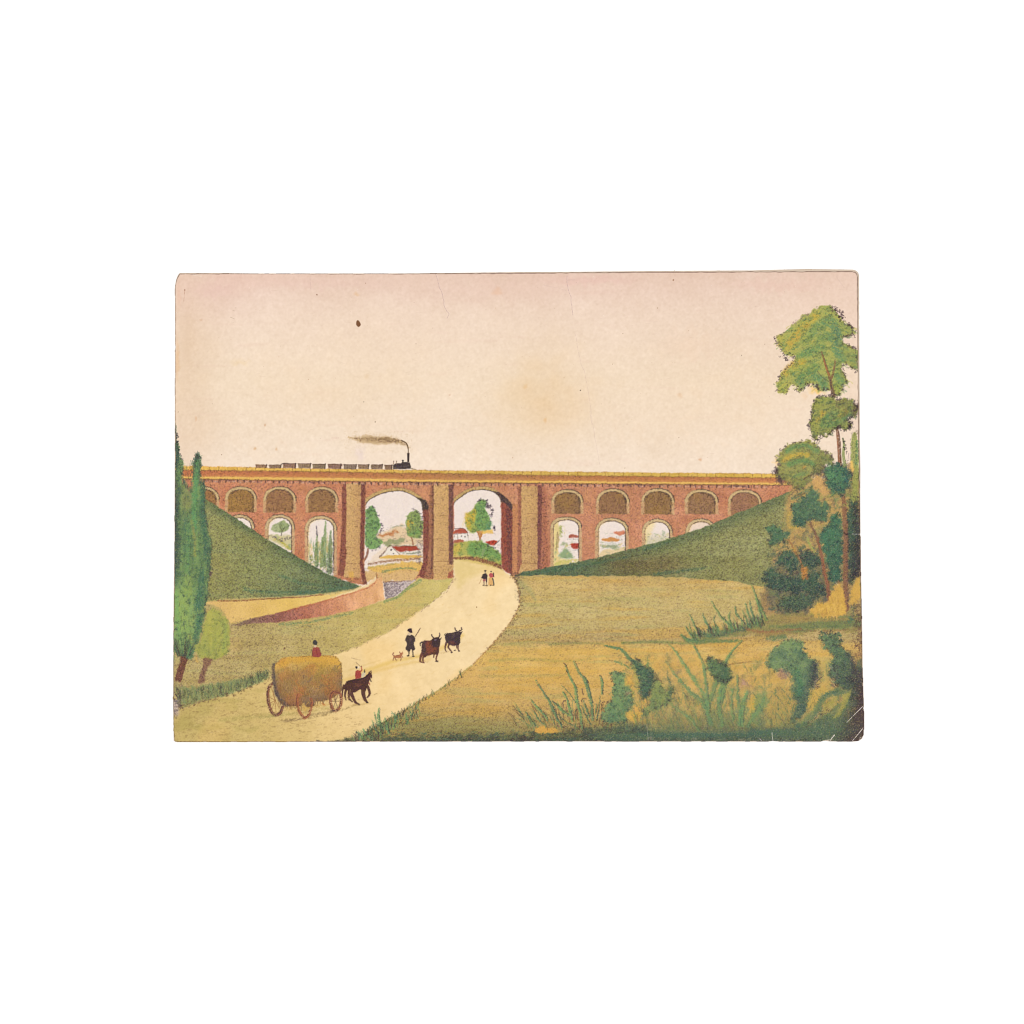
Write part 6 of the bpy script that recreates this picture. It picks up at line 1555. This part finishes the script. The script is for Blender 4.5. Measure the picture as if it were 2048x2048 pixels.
# bushes at the lower right
I_B1 = part('printed_bush', None, 'large dark green bush in the lower right corner area')
p = K('R4', (170, 830), (180, 720), (260, 650), (380, 555), (540, 545), (660, 590), (660, 690), (740, 780), (850, 830), (865, 960), (800, 1090), (760, 1200), (690, 1350), (650, 1500), (560, 1610), (450, 1650), (500, 1500), (560, 1380), (530, 1290), (460, 1200), (520, 1080), (440, 970), (300, 950), (190, 950))
w, m = leafage(p, lambda w: ramp(lin(w, (1540, 1290), (1640, 1360)), (0, (112, 146, 94)), (.5, (84, 126, 90)), (1, (62, 92, 82))), I_B1, (142, 166, 102), (58, 98, 86), 2.6, 160, .2, edge=90)
put(w, m * ss(0, 1, ss(1605, 1640, GX[w]) * ss(1310, 1330, GY[w])) * .7, (62, 64, 70))
stroke(K('R4', (560, 950), (600, 1100), (590, 1250)), 14, 14, (54, 124, 90), .7, soft=5, tooth=T1)
stroke(K('R4', (800, 870), (800, 1000), (740, 1150)), 9, 9, (60, 58, 66), .7, soft=4, tooth=T1)
stroke(K('R4', (480, 800), (560, 820)), 12, 10, (62, 92, 80), .6, soft=4, tooth=T1)
w, m = fill(K('R4', (300, 960), (400, 920), (450, 990), (390, 1030), (310, 1020)), (196, 154, 128), None, 3, 2, .6)
crayon(w, m * .4, (90, 60, 64), .7)
for i in range(60):
    y = rng.uniform(1345, 1380)
    x = 1638 - (y - 1345) * .25 + rng.normal(0, 3)
    stroke([(x, y), (x + 5, y - 3)], 1.2, .6, [(236, 200, 160), (66, 50, 56)][int(rng.integers(2))], .65, smooth=False)
fill(K('R4', (0, 1280), (120, 1230), (190, 1250), (150, 1420), (60, 1560), (0, 1660)), (110, 142, 92), I_B1, 3, 2.5, .65, tooth=T3)
fill(K('R4', (180, 1260), (340, 1100), (480, 1180), (540, 1350), (400, 1560), (280, 1690), (150, 1640)), (192, 156, 84), I_FLDR, 4, 3, .7)
w = win(1530, 1370, 1600, 1455)
crayon(w, ss(.1, 1.3, N20[w] + .5) * .28, (110, 84, 62), .6)
put(win(1530, 1400, 1590, 1455), ss(1410, 1450, GY[win(1530, 1400, 1590, 1455)]) * .4, (150, 140, 82))
I_B2 = part('printed_bush', None, 'dark bush against the lower right border')
p = K('R4', (870, 460), (960, 440), (1050, 430), (1150, 520), (1130, 600), (1250, 700), (1330, 830), (1350, 1000), (1300, 1180), (1180, 1190), (1080, 1080), (1000, 980), (1000, 850), (1050, 760), (980, 700), (900, 580))
w, m = leafage(p, (74, 114, 86), I_B2, (120, 152, 98), (58, 68, 70), 2.8, 150, .32, edge=80)
stroke(K('R4', (1250, 720), (1320, 850), (1300, 1050)), 13, 13, (60, 54, 64), .7, soft=5, tooth=T1)
for i in range(90):
    x, y = rng.uniform(1658, 1675), rng.uniform(1330, 1372)
    stroke([(x, y), (x + 4, y + 4)], 1.2, .6, [(232, 190, 170), (56, 46, 54), (80, 124, 90)][int(rng.integers(3))], .65, smooth=False)
fill(K('R4', (870, 850), (960, 800), (1000, 900), (980, 1100), (880, 1120), (820, 1080)), (192, 168, 92), I_FLDR, 4, 2.5, .65)
fill(K('R4', (740, 1220), (840, 1160), (960, 1180), (880, 1290), (850, 1400), (760, 1480), (700, 1420)), (206, 168, 82), I_FLDR, 3, 2, .85)
w = win(1690, 1215, 1728, 1400)
crayon(w, ss(1690, 1730, GX[w] + N9[w] * 4) * (.35 + .35 * ss(1280, 1390, GY[w])), (78, 54, 60), .85)
put(w, ss(1712, 1730, GX[w] + N9[w] * 4) * .35 * ss(1250, 1340, GY[w]), (84, 58, 62))
w = win(1650, 1330, 1730, 1490)
put(w, ss(0, 34, (GX[w] - 1708) + (GY[w] - 1415) * .6 + N9[w] * 8) * ss(1350, 1400, GY[w]) * .7, (86, 64, 66))
crayon(w, ss(-5, 26, (GX[w] - 1700) + (GY[w] - 1390) * .55) * .45, (54, 40, 44), .75)
crayon(w, ss(-5, 26, (GX[w] - 1700) + (GY[w] - 1390) * .55) * .10, (200, 170, 160), .5)
for i in range(420):
    x, y = rng.uniform(1490, 1700), rng.uniform(1330, 1462)
    if rng.uniform() > .35 + .6 * (y - 1330) / 130:
        continue
    a = rng.uniform(-1.1, .5)
    h = rng.uniform(6, 20)
    stroke([(x, y), (x + a * h * .5, y - h * .6), (x + a * h, y - h)], rng.uniform(1.4, 3), .8, [(92, 128, 88), (74, 108, 84), (166, 158, 90), (112, 140, 90), (70, 84, 76), (196, 164, 96), (58, 98, 82)][int(rng.integers(7))], rng.uniform(.35, .65), n=3, tooth=T1, dens=.8)
for i in range(300):
    x, y = rng.uniform(1240, 1500), rng.uniform(1390, 1462)
    a = rng.uniform(-1.0, .5)
    h = rng.uniform(6, 22)
    stroke([(x, y), (x + a * h * .5, y - h * .6), (x + a * h, y - h)], rng.uniform(1.2, 2.4), .6, [(92, 132, 90), (84, 118, 84), (160, 156, 90), (112, 140, 90), (104, 92, 74), (206, 168, 96)][int(rng.integers(6))], rng.uniform(.35, .6), n=3, tooth=T1, dens=.8)
I_LV = part('printed_leaves', None, 'broad olive and green leaves sweeping up in the lower right corner')
for q, a, b, c, cc in [(((560, 1690), (760, 1560), (850, 1400), (960, 1270), (1120, 1190)), 6, 12, 8, (66, 108, 84)), (((960, 1270), (1120, 1240), (1260, 1215)), 8, 9, 5, (70, 106, 84)), (((1000, 1620), (1150, 1520), (1230, 1350)), 8, 10, 6, (84, 112, 78)), (((640, 1720), (840, 1600), (1020, 1490), (1160, 1360)), 5, 9, 4, (92, 116, 80)), (((600, 1660), (760, 1500), (840, 1380)), 4, 8, 4, (120, 136, 86))]:
    stroke(K('R4', *q), a, c, cc, .8, I_LV, soft=2, tooth=T1, dens=.9, wm=b)
for p in [K('R4', (890, 1500), (960, 1380), (1040, 1310), (1110, 1300), (1060, 1390), (980, 1470), (920, 1520)), K('R4', (1040, 1590), (1120, 1450), (1180, 1280), (1270, 1215), (1260, 1300), (1190, 1440), (1110, 1560))]:
    w, m = fill(p, (170, 158, 80), I_LV, 2, 1.4, .85)
    crayon(w, m * .25, (92, 84, 58), .6)
for i in range(80):
    u = rng.uniform()
    x, y = 1610 + u * 55 + rng.normal(0, 4), 1452 - u * 40 + rng.normal(0, 4)
    stroke([(x, y), (x + 4, y - 3)], 1.2, .6, [(226, 186, 130), (60, 46, 50), (200, 156, 84)][int(rng.integers(3))], .65, smooth=False)
w = win(1345, 1448, 1620, 1462)
crayon(w, ss(1446, 1456, GY[w]) * ss(1464, 1456, GY[w]) * .35, (92, 64, 62), .75)
for i in range(240):
    x, y = rng.uniform(1270, 1690), rng.uniform(1476, 1483)
    stroke([(x, y), (x + rng.uniform(2, 7), y - rng.uniform(-1, 2))], 1.1, .6, [(190, 160, 130), (48, 38, 42), (60, 92, 78), (214, 186, 150)][int(rng.integers(4))], .6, smooth=False)
# loose ink touches through the lower right thicket
for i in range(320):
    x, y = rng.uniform(1230, 1715), rng.uniform(1290, 1462)
    if ID[int(y) - Y0, int(x) - X0] == I_FLDR:
        stroke([(x, y), (x + rng.normal(0, 3), y - rng.uniform(0, 4))], 1, .5, [(150, 104, 64), (180, 126, 76), (120, 96, 64)][int(rng.integers(3))], .4, smooth=False)

# ---------------------------------------------------------------- the crayon's grain over the whole drawing
fig = np.isin(ID, [I_CART, *I_WH, I_DRV, I_HOR, I_RID, I_DRO, I_DOG, I_OX, I_OX2, I_WM, I_WW, I_TRAIN] + [k for k, q in enumerate(PARTS) if q[0] == 'printed_wagon']).astype(f4)
fig = np.clip(gblur(fig, 1.5) * 1.6, 0, 1)
fol = np.isin(ID, [I_B1, I_B2, I_LV, I_AG, I_MB, I_R2, I_RE, I_GROVE, I_DB, I_COL, I_ST, I_STC, I_MT, I_MTC, I_RT, I_TT, I_PB, I_BANK, I_FOOT, I_TALLC, I_YTC, I_GRASSL]).astype(f4)
low = ss(1230, 1330, GX) * ss(1290, 1330, GY)
fol = np.clip(gblur(np.maximum(fol, low), 3) * 1.2, 0, 1)


def bleed(k, s):
    global C
    B = np.stack([gblur(C[..., j], s) for j in range(3)], -1)
    k = (k * (1 - fig))[..., None]
    C = C * (1 - k) + B * k


bleed(.32 * low, 3.0)
bleed(.22 * fol, 1.8)
bleed(.30 * ss(928, 934, GY), 1.0)
amp = (.6 + .55 * fol + .3 * low) * (1 - .75 * fig) * ss(-3, 3, sdpoly(np.array([(345, 926), (1740, 940), (1740, 520), (345, 520)]), GX, GY) + 60 * fol)
jx = np.clip(GX - X0 + (gnoise(.5) * .75 + gnoise(3) * .45) * amp, 0, W - 1.01)
jy = np.clip(GY - Y0 + (gnoise(.5) * .75 + gnoise(3) * .45) * amp, 0, H - 1.01)
ix, iy = jx.astype(int), jy.astype(int)
fx, fy = (jx - ix)[..., None], (jy - iy)[..., None]
C = ((C[iy, ix] * (1 - fx) + C[iy, ix + 1] * fx) * (1 - fy) + (C[iy + 1, ix] * (1 - fx) + C[iy + 1, ix + 1] * fx) * fy).astype(f4)
for w, a, c, i0 in INK:                       # the black stone prints last, where nothing has covered it
    put(w, (a / f4(255)) * (ID[w] == i0) * (.55 - .2 * fig[w]), c)
REC[0] = False
T5, T6 = unif(gnoise(.5)), unif(gnoise(.5))
lum = np.clip(C @ np.array([.3, .58, .12], f4), 0, 1)
lb = gblur(lum, 1.2)
skyish = np.isin(ID, [I_SKY, I_ROAD, I_BACK, I_HOUSE, I_HOUSE2]).astype(f4)
dns = np.clip(.86 - lb, 0, .6) * .56 * (1 - skyish) * (1 - .6 * fig) * (1 - .45 * fol)
put(ALL, np.clip((dns * 1.4 - T5) / .3, 0, 1) * .62, C * .45 + col((40, 26, 30)) * .45)
put(ALL, np.clip((np.clip(.75 - lb, 0, .5) * .5 * (1 - skyish) * (1 - .6 * fig) * 1.4 - T6) / .3, 0, 1) * .5, C * .5 + col((228, 190, 130)) * .5)

# ---------------------------------------------------------------- age: creases, specks, worn edges, border line
CRK = (178, 146, 146)
for p, al in [(K('a2', (285, 62), (300, 90), (322, 175), (345, 230), (360, 300), (362, 330), (385, 378), (402, 400), (388, 440)), .75), (K('a2', (1370, 85), (1378, 180), (1402, 255), (1410, 330), (1422, 410)), .7), (K('a2', (1380, 125), (1440, 122)), .4), (K('a2', (1440, 560), (1480, 780), (1520, 900), (1560, 1120), (1590, 1340), (1620, 1520), (1642, 1640)), .26), (K('a2', (1560, 1200), (1580, 1320)), .35), (K('a1', (1195, 90), (1198, 200)), .3), (K('a2', (1180, 165), (1300, 190), (1380, 215)), .25), (K('a3', (1650, 90), (1720, 190)), .25)]:
    q = spline(p, 5)
    q = q + rng.normal(0, .35, q.shape)
    stroke(q, .9, .8, CRK, al, smooth=False, tooth=T4, dens=.85)
    stroke(q + (1.0, .2), .7, .6, (252, 238, 226), al * .5, smooth=False, tooth=T4, dens=.7)
I_SP = part('printed_spot', None, 'brown stain spot in the upper left sky')
fill(K('a1', (1575, 465), (1588, 455), (1606, 475), (1610, 495), (1592, 510), (1574, 492)), (116, 76, 48), I_SP, 1.0, .3, .95)
for k, x, y, r, c in [('a1', 1250, 245, 1.6, (130, 90, 66)), ('a1', 165, 207, 1.6, (140, 92, 66)), ('a1', 1728, 1292, 1.4, (120, 90, 70)), ('a1', 1635, 1125, 1.2, (120, 110, 90)), ('a1', 1648, 150, 1.1, (170, 130, 110)), ('a1', 1180, 942, 1.2, (190, 150, 120)), ('a2', 1483, 1031, 1.5, (76, 66, 60)), ('a2', 130, 648, 1.1, (176, 146, 126)), ('a2', 1832, 563, 1.1, (176, 146, 120)), ('a2', 1348, 926, 1.0, (190, 150, 120)), ('a2', 1748, 812, 1.0, (180, 150, 120)), ('a2', 925, 1584, 1.2, (190, 150, 120)), ('a3', 314, 125, 2.0, (160, 120, 90)),
                      ('a3', 876, 744, 1.1, (110, 100, 90)), ('a3', 1065, 652, 1.2, (186, 160, 140)), ('a3', 362, 1418, 1.3, (170, 140, 120)), ('a3', 184, 352, 1.2, (170, 140, 110)), ('a3', 440, 540, 1.0, (190, 160, 130)), ('a4', 925, 1145, 2.6, (126, 92, 66)), ('a5', 593, 828, 1.5, (140, 100, 56)), ('a1', 465, 1558, 1.2, (160, 130, 110)), ('a1', 110, 1210, 1.2, (150, 120, 90)), ('a2', 1850, 1670, 1.3, (170, 140, 110))]:
    dab(*K(k, (x, y))[0], r, r * 1.2, c, .9, rag=.3, tooth=None, hard=.4)
stroke(K('a1', (163, 207), (155, 310)), .9, .6, (170, 120, 96), .7, tooth=T1)
for q in [(575, 350), (560, 375), (540, 430), (560, 440), (548, 470)]:
    stroke(K('a1', q, (q[0] + 14, q[1] + 4)), 1.2, .8, (176, 156, 130), .6, tooth=T1)
for i in range(260):
    x, y = rng.uniform(352, 1716), rng.uniform(552, 925)
    if ID[int(y) - Y0, int(x) - X0] == I_SKY:
        dab(x, y, rng.uniform(.6, 1.2), rng.uniform(.6, 1.3), [(206, 172, 146), (190, 160, 140), (222, 186, 150), (250, 236, 222)][int(rng.integers(4))], rng.uniform(.3, .7), rag=.2, tooth=None, hard=.3)
for i in range(150):
    x, y = rng.uniform(352, 1716), rng.uniform(552, 925)
    if ID[int(y) - Y0, int(x) - X0] == I_SKY:
        a = rng.uniform(-.4, .4)
        stroke([(x, y), (x + rng.uniform(4, 12), y + a * 6)], .8, .5, (214, 186, 166), .35, smooth=False)
dab(1549, 785, 3, 3, (232, 196, 150), .01)
# worn whites at the corners and edges
WH = (240, 226, 212)
for p, a, b, al in [(K('R4', (1442, 1412), (1330, 1520), (1222, 1632)), 1.4, .6, .85), (K('R4', (1445, 1698), (1370, 1790), (1300, 1872)), 1.5, 1.0, .85), (K('R4', (1055, 1800), (1030, 1830), (996, 1880)), 2.4, 1.2, .85), (K('R4', (225, 1765), (232, 1830), (240, 1885)), .9, 1.3, .75), (K('R3', (1695, 708), (1620, 712), (1560, 708)), 1.2, .6, .75), (K('R4', (900, 1878), (990, 1862)), 1.6, 1.2, .8), (K('R5', (290, 1650), (300, 1780), (310, 1880)), .8, .8, .4), (K('R5', (1790, 1845), (1830, 1885)), 1.2, .8, .7), (K('a6', (1180, 1240), (960, 1260), (720, 1278)), .5, .8, .18), (K('a1', (230, 80), (300, 95)), 1.6, 1, .6)]:
    stroke(p, a, b, WH, al, tooth=T4, dens=.9)
fill(K('R4', (1385, 1870), (1395, 1840), (1445, 1815), (1450, 1850), (1420, 1880)), (232, 222, 208), None, 1.2, .6, .9)
OUT = np.array([(359.5, 546.3), (420, 546), (520, 547.2), (640, 547), (760, 547.2), (860, 546.5), (960, 545.2), (1043, 544.2), (1160, 543.6), (1270, 542.4), (1400, 541.6), (1500, 541), (1560, 539.4), (1610, 538.3), (1660, 538.8), (1706, 539.4), (1712, 541.5), (1716, 545.5), (1717.6, 551), (1717.6, 640), (1718.4, 720), (1719, 800), (1719.4, 880), (1720.5, 940), (1720, 1000), (1720.6, 1065), (1719.8, 1069), (1721.4, 1074), (1721.6, 1140), (1723, 1207), (1724.4, 1285), (1725, 1330), (1726.4, 1380), (1727.6, 1413), (1726.4, 1416), (1727.8, 1422), (1727.6, 1452), (1727, 1470), (1723.4, 1477.4), (1717, 1481.6), (1708, 1482.8),
                (1660, 1482.6), (1650, 1481.2), (1640, 1483), (1560, 1483), (1546, 1482), (1530, 1483), (1400, 1482.6), (1270, 1483), (1100, 1482.4), (960, 1483), (800, 1483), (640, 1483.6), (480, 1484), (352, 1484), (347.8, 1481.5), (346.8, 1420), (346.8, 1298), (348, 1181), (349.4, 1080), (349.6, 1000), (350.2, 900), (350.2, 822), (350.6, 740), (350.4, 700), (351.6, 694), (350.4, 688), (350.6, 640), (350.4, 572), (352.6, 560), (355.5, 552)])
INN = np.array([(359.5, 548), (520, 548), (800, 548.2), (1043, 546.8), (1270, 545.2), (1500, 544.3), (1704, 543.6), (1710, 545), (1713.4, 549), (1714.4, 556), (1714.8, 640), (1715.6, 720), (1716.2, 800), (1717, 880), (1718, 940), (1719, 1000), (1721, 1140), (1726, 1380), (1727, 1452), (1723, 1476), (1708, 1482), (800, 1482.4), (352, 1483.2), (348.6, 1481), (347.8, 1298), (350.2, 1080), (351, 822), (351.4, 572), (354, 560)])
sdo = sdpoly(OUT, GX, GY) + N5 * .3
sdi = sdpoly(INN, GX, GY)
put(ALL, ss(-.4, .6, sdi) * ss(1020, 960, GY) * .95, (212, 194, 174))
w = ALL
line = ss(1.15, .35, np.abs(sdi - .1 + N5 * .25))
put(ALL, line * ss(.05, .35, T4 + .15 + .3 * ss(700, 1000, GX)) * (.66 - .2 * ss(360, 352, GX) * ss(1000, 900, GY)), (92, 66, 56))
put(ALL, ss(2.4, .4, np.abs(sdi)) * ss(1000, 1100, GY) * ss(1700, 1716, GX) * .45, (66, 48, 50))
put(ALL, ss(-2.2, -.3, sdo) * ss(1040, 980, GY) * ss(1480, 1600, GX) * .45, (176, 156, 136))
put(ALL, ss(3, 0, -sdo) * ss(354, 350, GX) * ss(-.2, .8, N5) * ss(1000, 900, GY) * .5, (206, 160, 120))
put(ALL, ss(1.4, .2, -sdo) * ss(.6, 1.6, N3) * .6, (238, 224, 208))
land = 1 - np.isin(ID, [I_SKY, I_ROAD, I_SP]) * .78
land *= ss(.4, -.4, sdi)
GR = gnoise(.55)
dk_ = np.clip(1.12 - (C @ np.array([.3, .58, .12], f4)) * .95, .12, 1)
C[:] = C * (1 + (GR * .035 * land * dk_)[..., None]) + (gnoise(.6) * .014 * land)[..., None] * np.array([.4, .7, -1.2], f4) * dk_[..., None]
luma = (C @ np.array([.3, .58, .12], f4))[..., None]
sat = (1 - .04 * np.clip(land, 0, 1))[..., None]
C[:] = luma + (C - luma) * sat
via = np.isin(ID, [I_VIA, *I_PIER, *ID_BL]).astype(f4)[..., None] * .04
C[:] = C * (1 - via) + luma * via
gx = np.maximum(0, C[..., 1] - C[..., 0])             # old greens have yellowed
C[..., 0] += .28 * gx
C[..., 2] -= .08 * np.maximum(0, C[..., 2] - C[..., 0])
lm = np.clip(land, 0, 1)[..., None]
C[:] = C * (1 - lm) + np.clip(C, 0, 1) ** .96 * lm
C[:] += np.array([.008, .001, -.003], f4) * (1 - lm)
SH = np.stack([gblur(C[..., j], 1.3) for j in range(3)], -1)
C[:] = C + (C - SH) * .45 * (.4 + .6 * lm)
C[:] = np.clip(C + (N2 * .005)[..., None], 0, 1)
I_MARG = part('paper_margin', None, 'bare tan paper edge outside the border line at the top and right')
I_LINE = part('printed_border_line', None, 'thin dark line framing the picture')
ID[(sdi > .8) & (GY < 1000) & (GX > 1000)] = I_MARG
ID[(np.abs(sdi) <= .9) & ((GY < 1000) | (GX < 352) | (GY > 1480))] = I_LINE
# PAINT END

# ------------------------------------------------------------------ materials


def material(name, colour=None, rough=.7, bump=.0, scale=900.0):
    m = bpy.data.materials.new(name)
    m.use_nodes = True
    nt = m.node_tree
    b = nt.nodes['Principled BSDF']
    b.inputs['Roughness'].default_value = rough
    b.inputs['Specular IOR Level'].default_value = .08
    if colour is None:
        a = nt.nodes.new('ShaderNodeAttribute')
        a.attribute_name = 'ink'
        nt.links.new(a.outputs['Color'], b.inputs['Base Color'])
    else:
        n = nt.nodes.new('ShaderNodeTexNoise')
        n.inputs['Scale'].default_value = scale
        r = nt.nodes.new('ShaderNodeValToRGB')
        r.color_ramp.elements[0].color = tuple(c * .96 for c in colour) + (1,)
        r.color_ramp.elements[1].color = tuple(colour) + (1,)
        tc = nt.nodes.new('ShaderNodeTexCoord')
        nt.links.new(tc.outputs['Object'], n.inputs['Vector'])
        nt.links.new(n.outputs['Fac'], r.inputs['Fac'])
        nt.links.new(r.outputs['Color'], b.inputs['Base Color'])
    if bump:
        tc = nt.nodes.new('ShaderNodeTexCoord')
        n = nt.nodes.new('ShaderNodeTexNoise')
        n.inputs['Scale'].default_value = 1400.0
        n.inputs['Detail'].default_value = 3.0
        bp = nt.nodes.new('ShaderNodeBump')
        bp.inputs['Strength'].default_value = bump
        bp.inputs['Distance'].default_value = .00004
        nt.links.new(tc.outputs['Object'], n.inputs['Vector'])
        nt.links.new(n.outputs['Fac'], bp.inputs['Height'])
        nt.links.new(bp.outputs['Normal'], b.inputs['Normal'])
    return m


M_INK = material('ink_on_paper', None, .75, .25)
M_PAPER = material('old_paper', (.50, .38, .27), .8)
M_TABLE = material('white_table', (.88, .88, .88), .6, 0, 60.0)

# ------------------------------------------------------------------ the setting
me = bpy.data.meshes.new('white_surface')
me.from_pydata([(-2, -2, 0), (2, -2, 0), (2, 2, 0), (-2, 2, 0)], [], [(0, 1, 2, 3)])
me.materials.append(M_TABLE)
ob = bpy.data.objects.new('white_surface', me)
S.collection.objects.link(ob)
ob['kind'] = 'structure'

# ------------------------------------------------------------------ the print: a sheet of old paper carrying its ink
root = bpy.data.objects.new('old_print', None)
root['label'] = 'antique hand coloured print of a steam train crossing a brick viaduct, on a white surface'
root['category'] = 'print'
root.empty_display_size = .05
S.collection.objects.link(root)


def world_xy(x, y):
    return (x - 1024.0) * PX, (1024.0 - y) * PX


THICK = .0003
n = len(OUT)
vs = [world_xy(x, y) + (.00002,) for x, y in OUT] + [world_xy(x, y) + (THICK,) for x, y in OUT]
me = bpy.data.meshes.new('paper_sheet')
me.from_pydata(vs, [], [tuple(range(n))[::1], tuple(range(n, 2 * n))[::-1]] + [(i, n + i, n + (i + 1) % n, (i + 1) % n) for i in range(n)])
me.materials.append(M_PAPER)
ob = bpy.data.objects.new('paper_sheet', me)
S.collection.objects.link(ob)
ob.parent = root

LIN = np.where(C <= .04045, C / 12.92, ((C + .055) / 1.055) ** 2.4) / EXPO
NODE = np.arange(H * W).reshape(H, W)
inside = sdo < .15
cell = inside[:-1, :-1] & inside[1:, :-1] & inside[:-1, 1:] & inside[1:, 1:]
CID = ID[:-1, :-1]
XY = np.empty((H * W, 3), np.float32)
XY[:, 0] = ((GX - 1024.0) * PX).ravel()
XY[:, 1] = ((1024.0 - GY) * PX).ravel()
XY[:, 2] = THICK + .00003
RGBA = np.ones((H * W, 4), np.float32)
RGBA[:, :3] = LIN.reshape(-1, 3)
objs = []
for k, (name, parent, label) in enumerate(PARTS):
    r, c = np.nonzero(cell & (CID == k))
    if len(r) == 0:
        objs.append(None)
        continue
    q = np.stack([NODE[r + 1, c], NODE[r + 1, c + 1], NODE[r, c + 1], NODE[r, c]], 1)
    used, inv = np.unique(q.ravel(), return_inverse=True)
    me = bpy.data.meshes.new(name)
    me.vertices.add(len(used))
    me.vertices.foreach_set('co', XY[used].ravel())
    me.loops.add(q.size)
    me.loops.foreach_set('vertex_index', inv.astype(np.int32).ravel())
    me.polygons.add(len(q))
    me.polygons.foreach_set('loop_start', np.arange(0, q.size, 4, dtype=np.int32))
    me.update(calc_edges=True)
    at = me.color_attributes.new('ink', 'FLOAT_COLOR', 'POINT')
    at.data.foreach_set('color', RGBA[used].ravel())
    me.materials.append(M_INK)
    ob = bpy.data.objects.new(name, me)
    S.collection.objects.link(ob)
    ob.parent = objs[parent] if parent is not None and objs[parent] is not None else root
    if label:
        ob['label'] = label
    objs.append(ob)
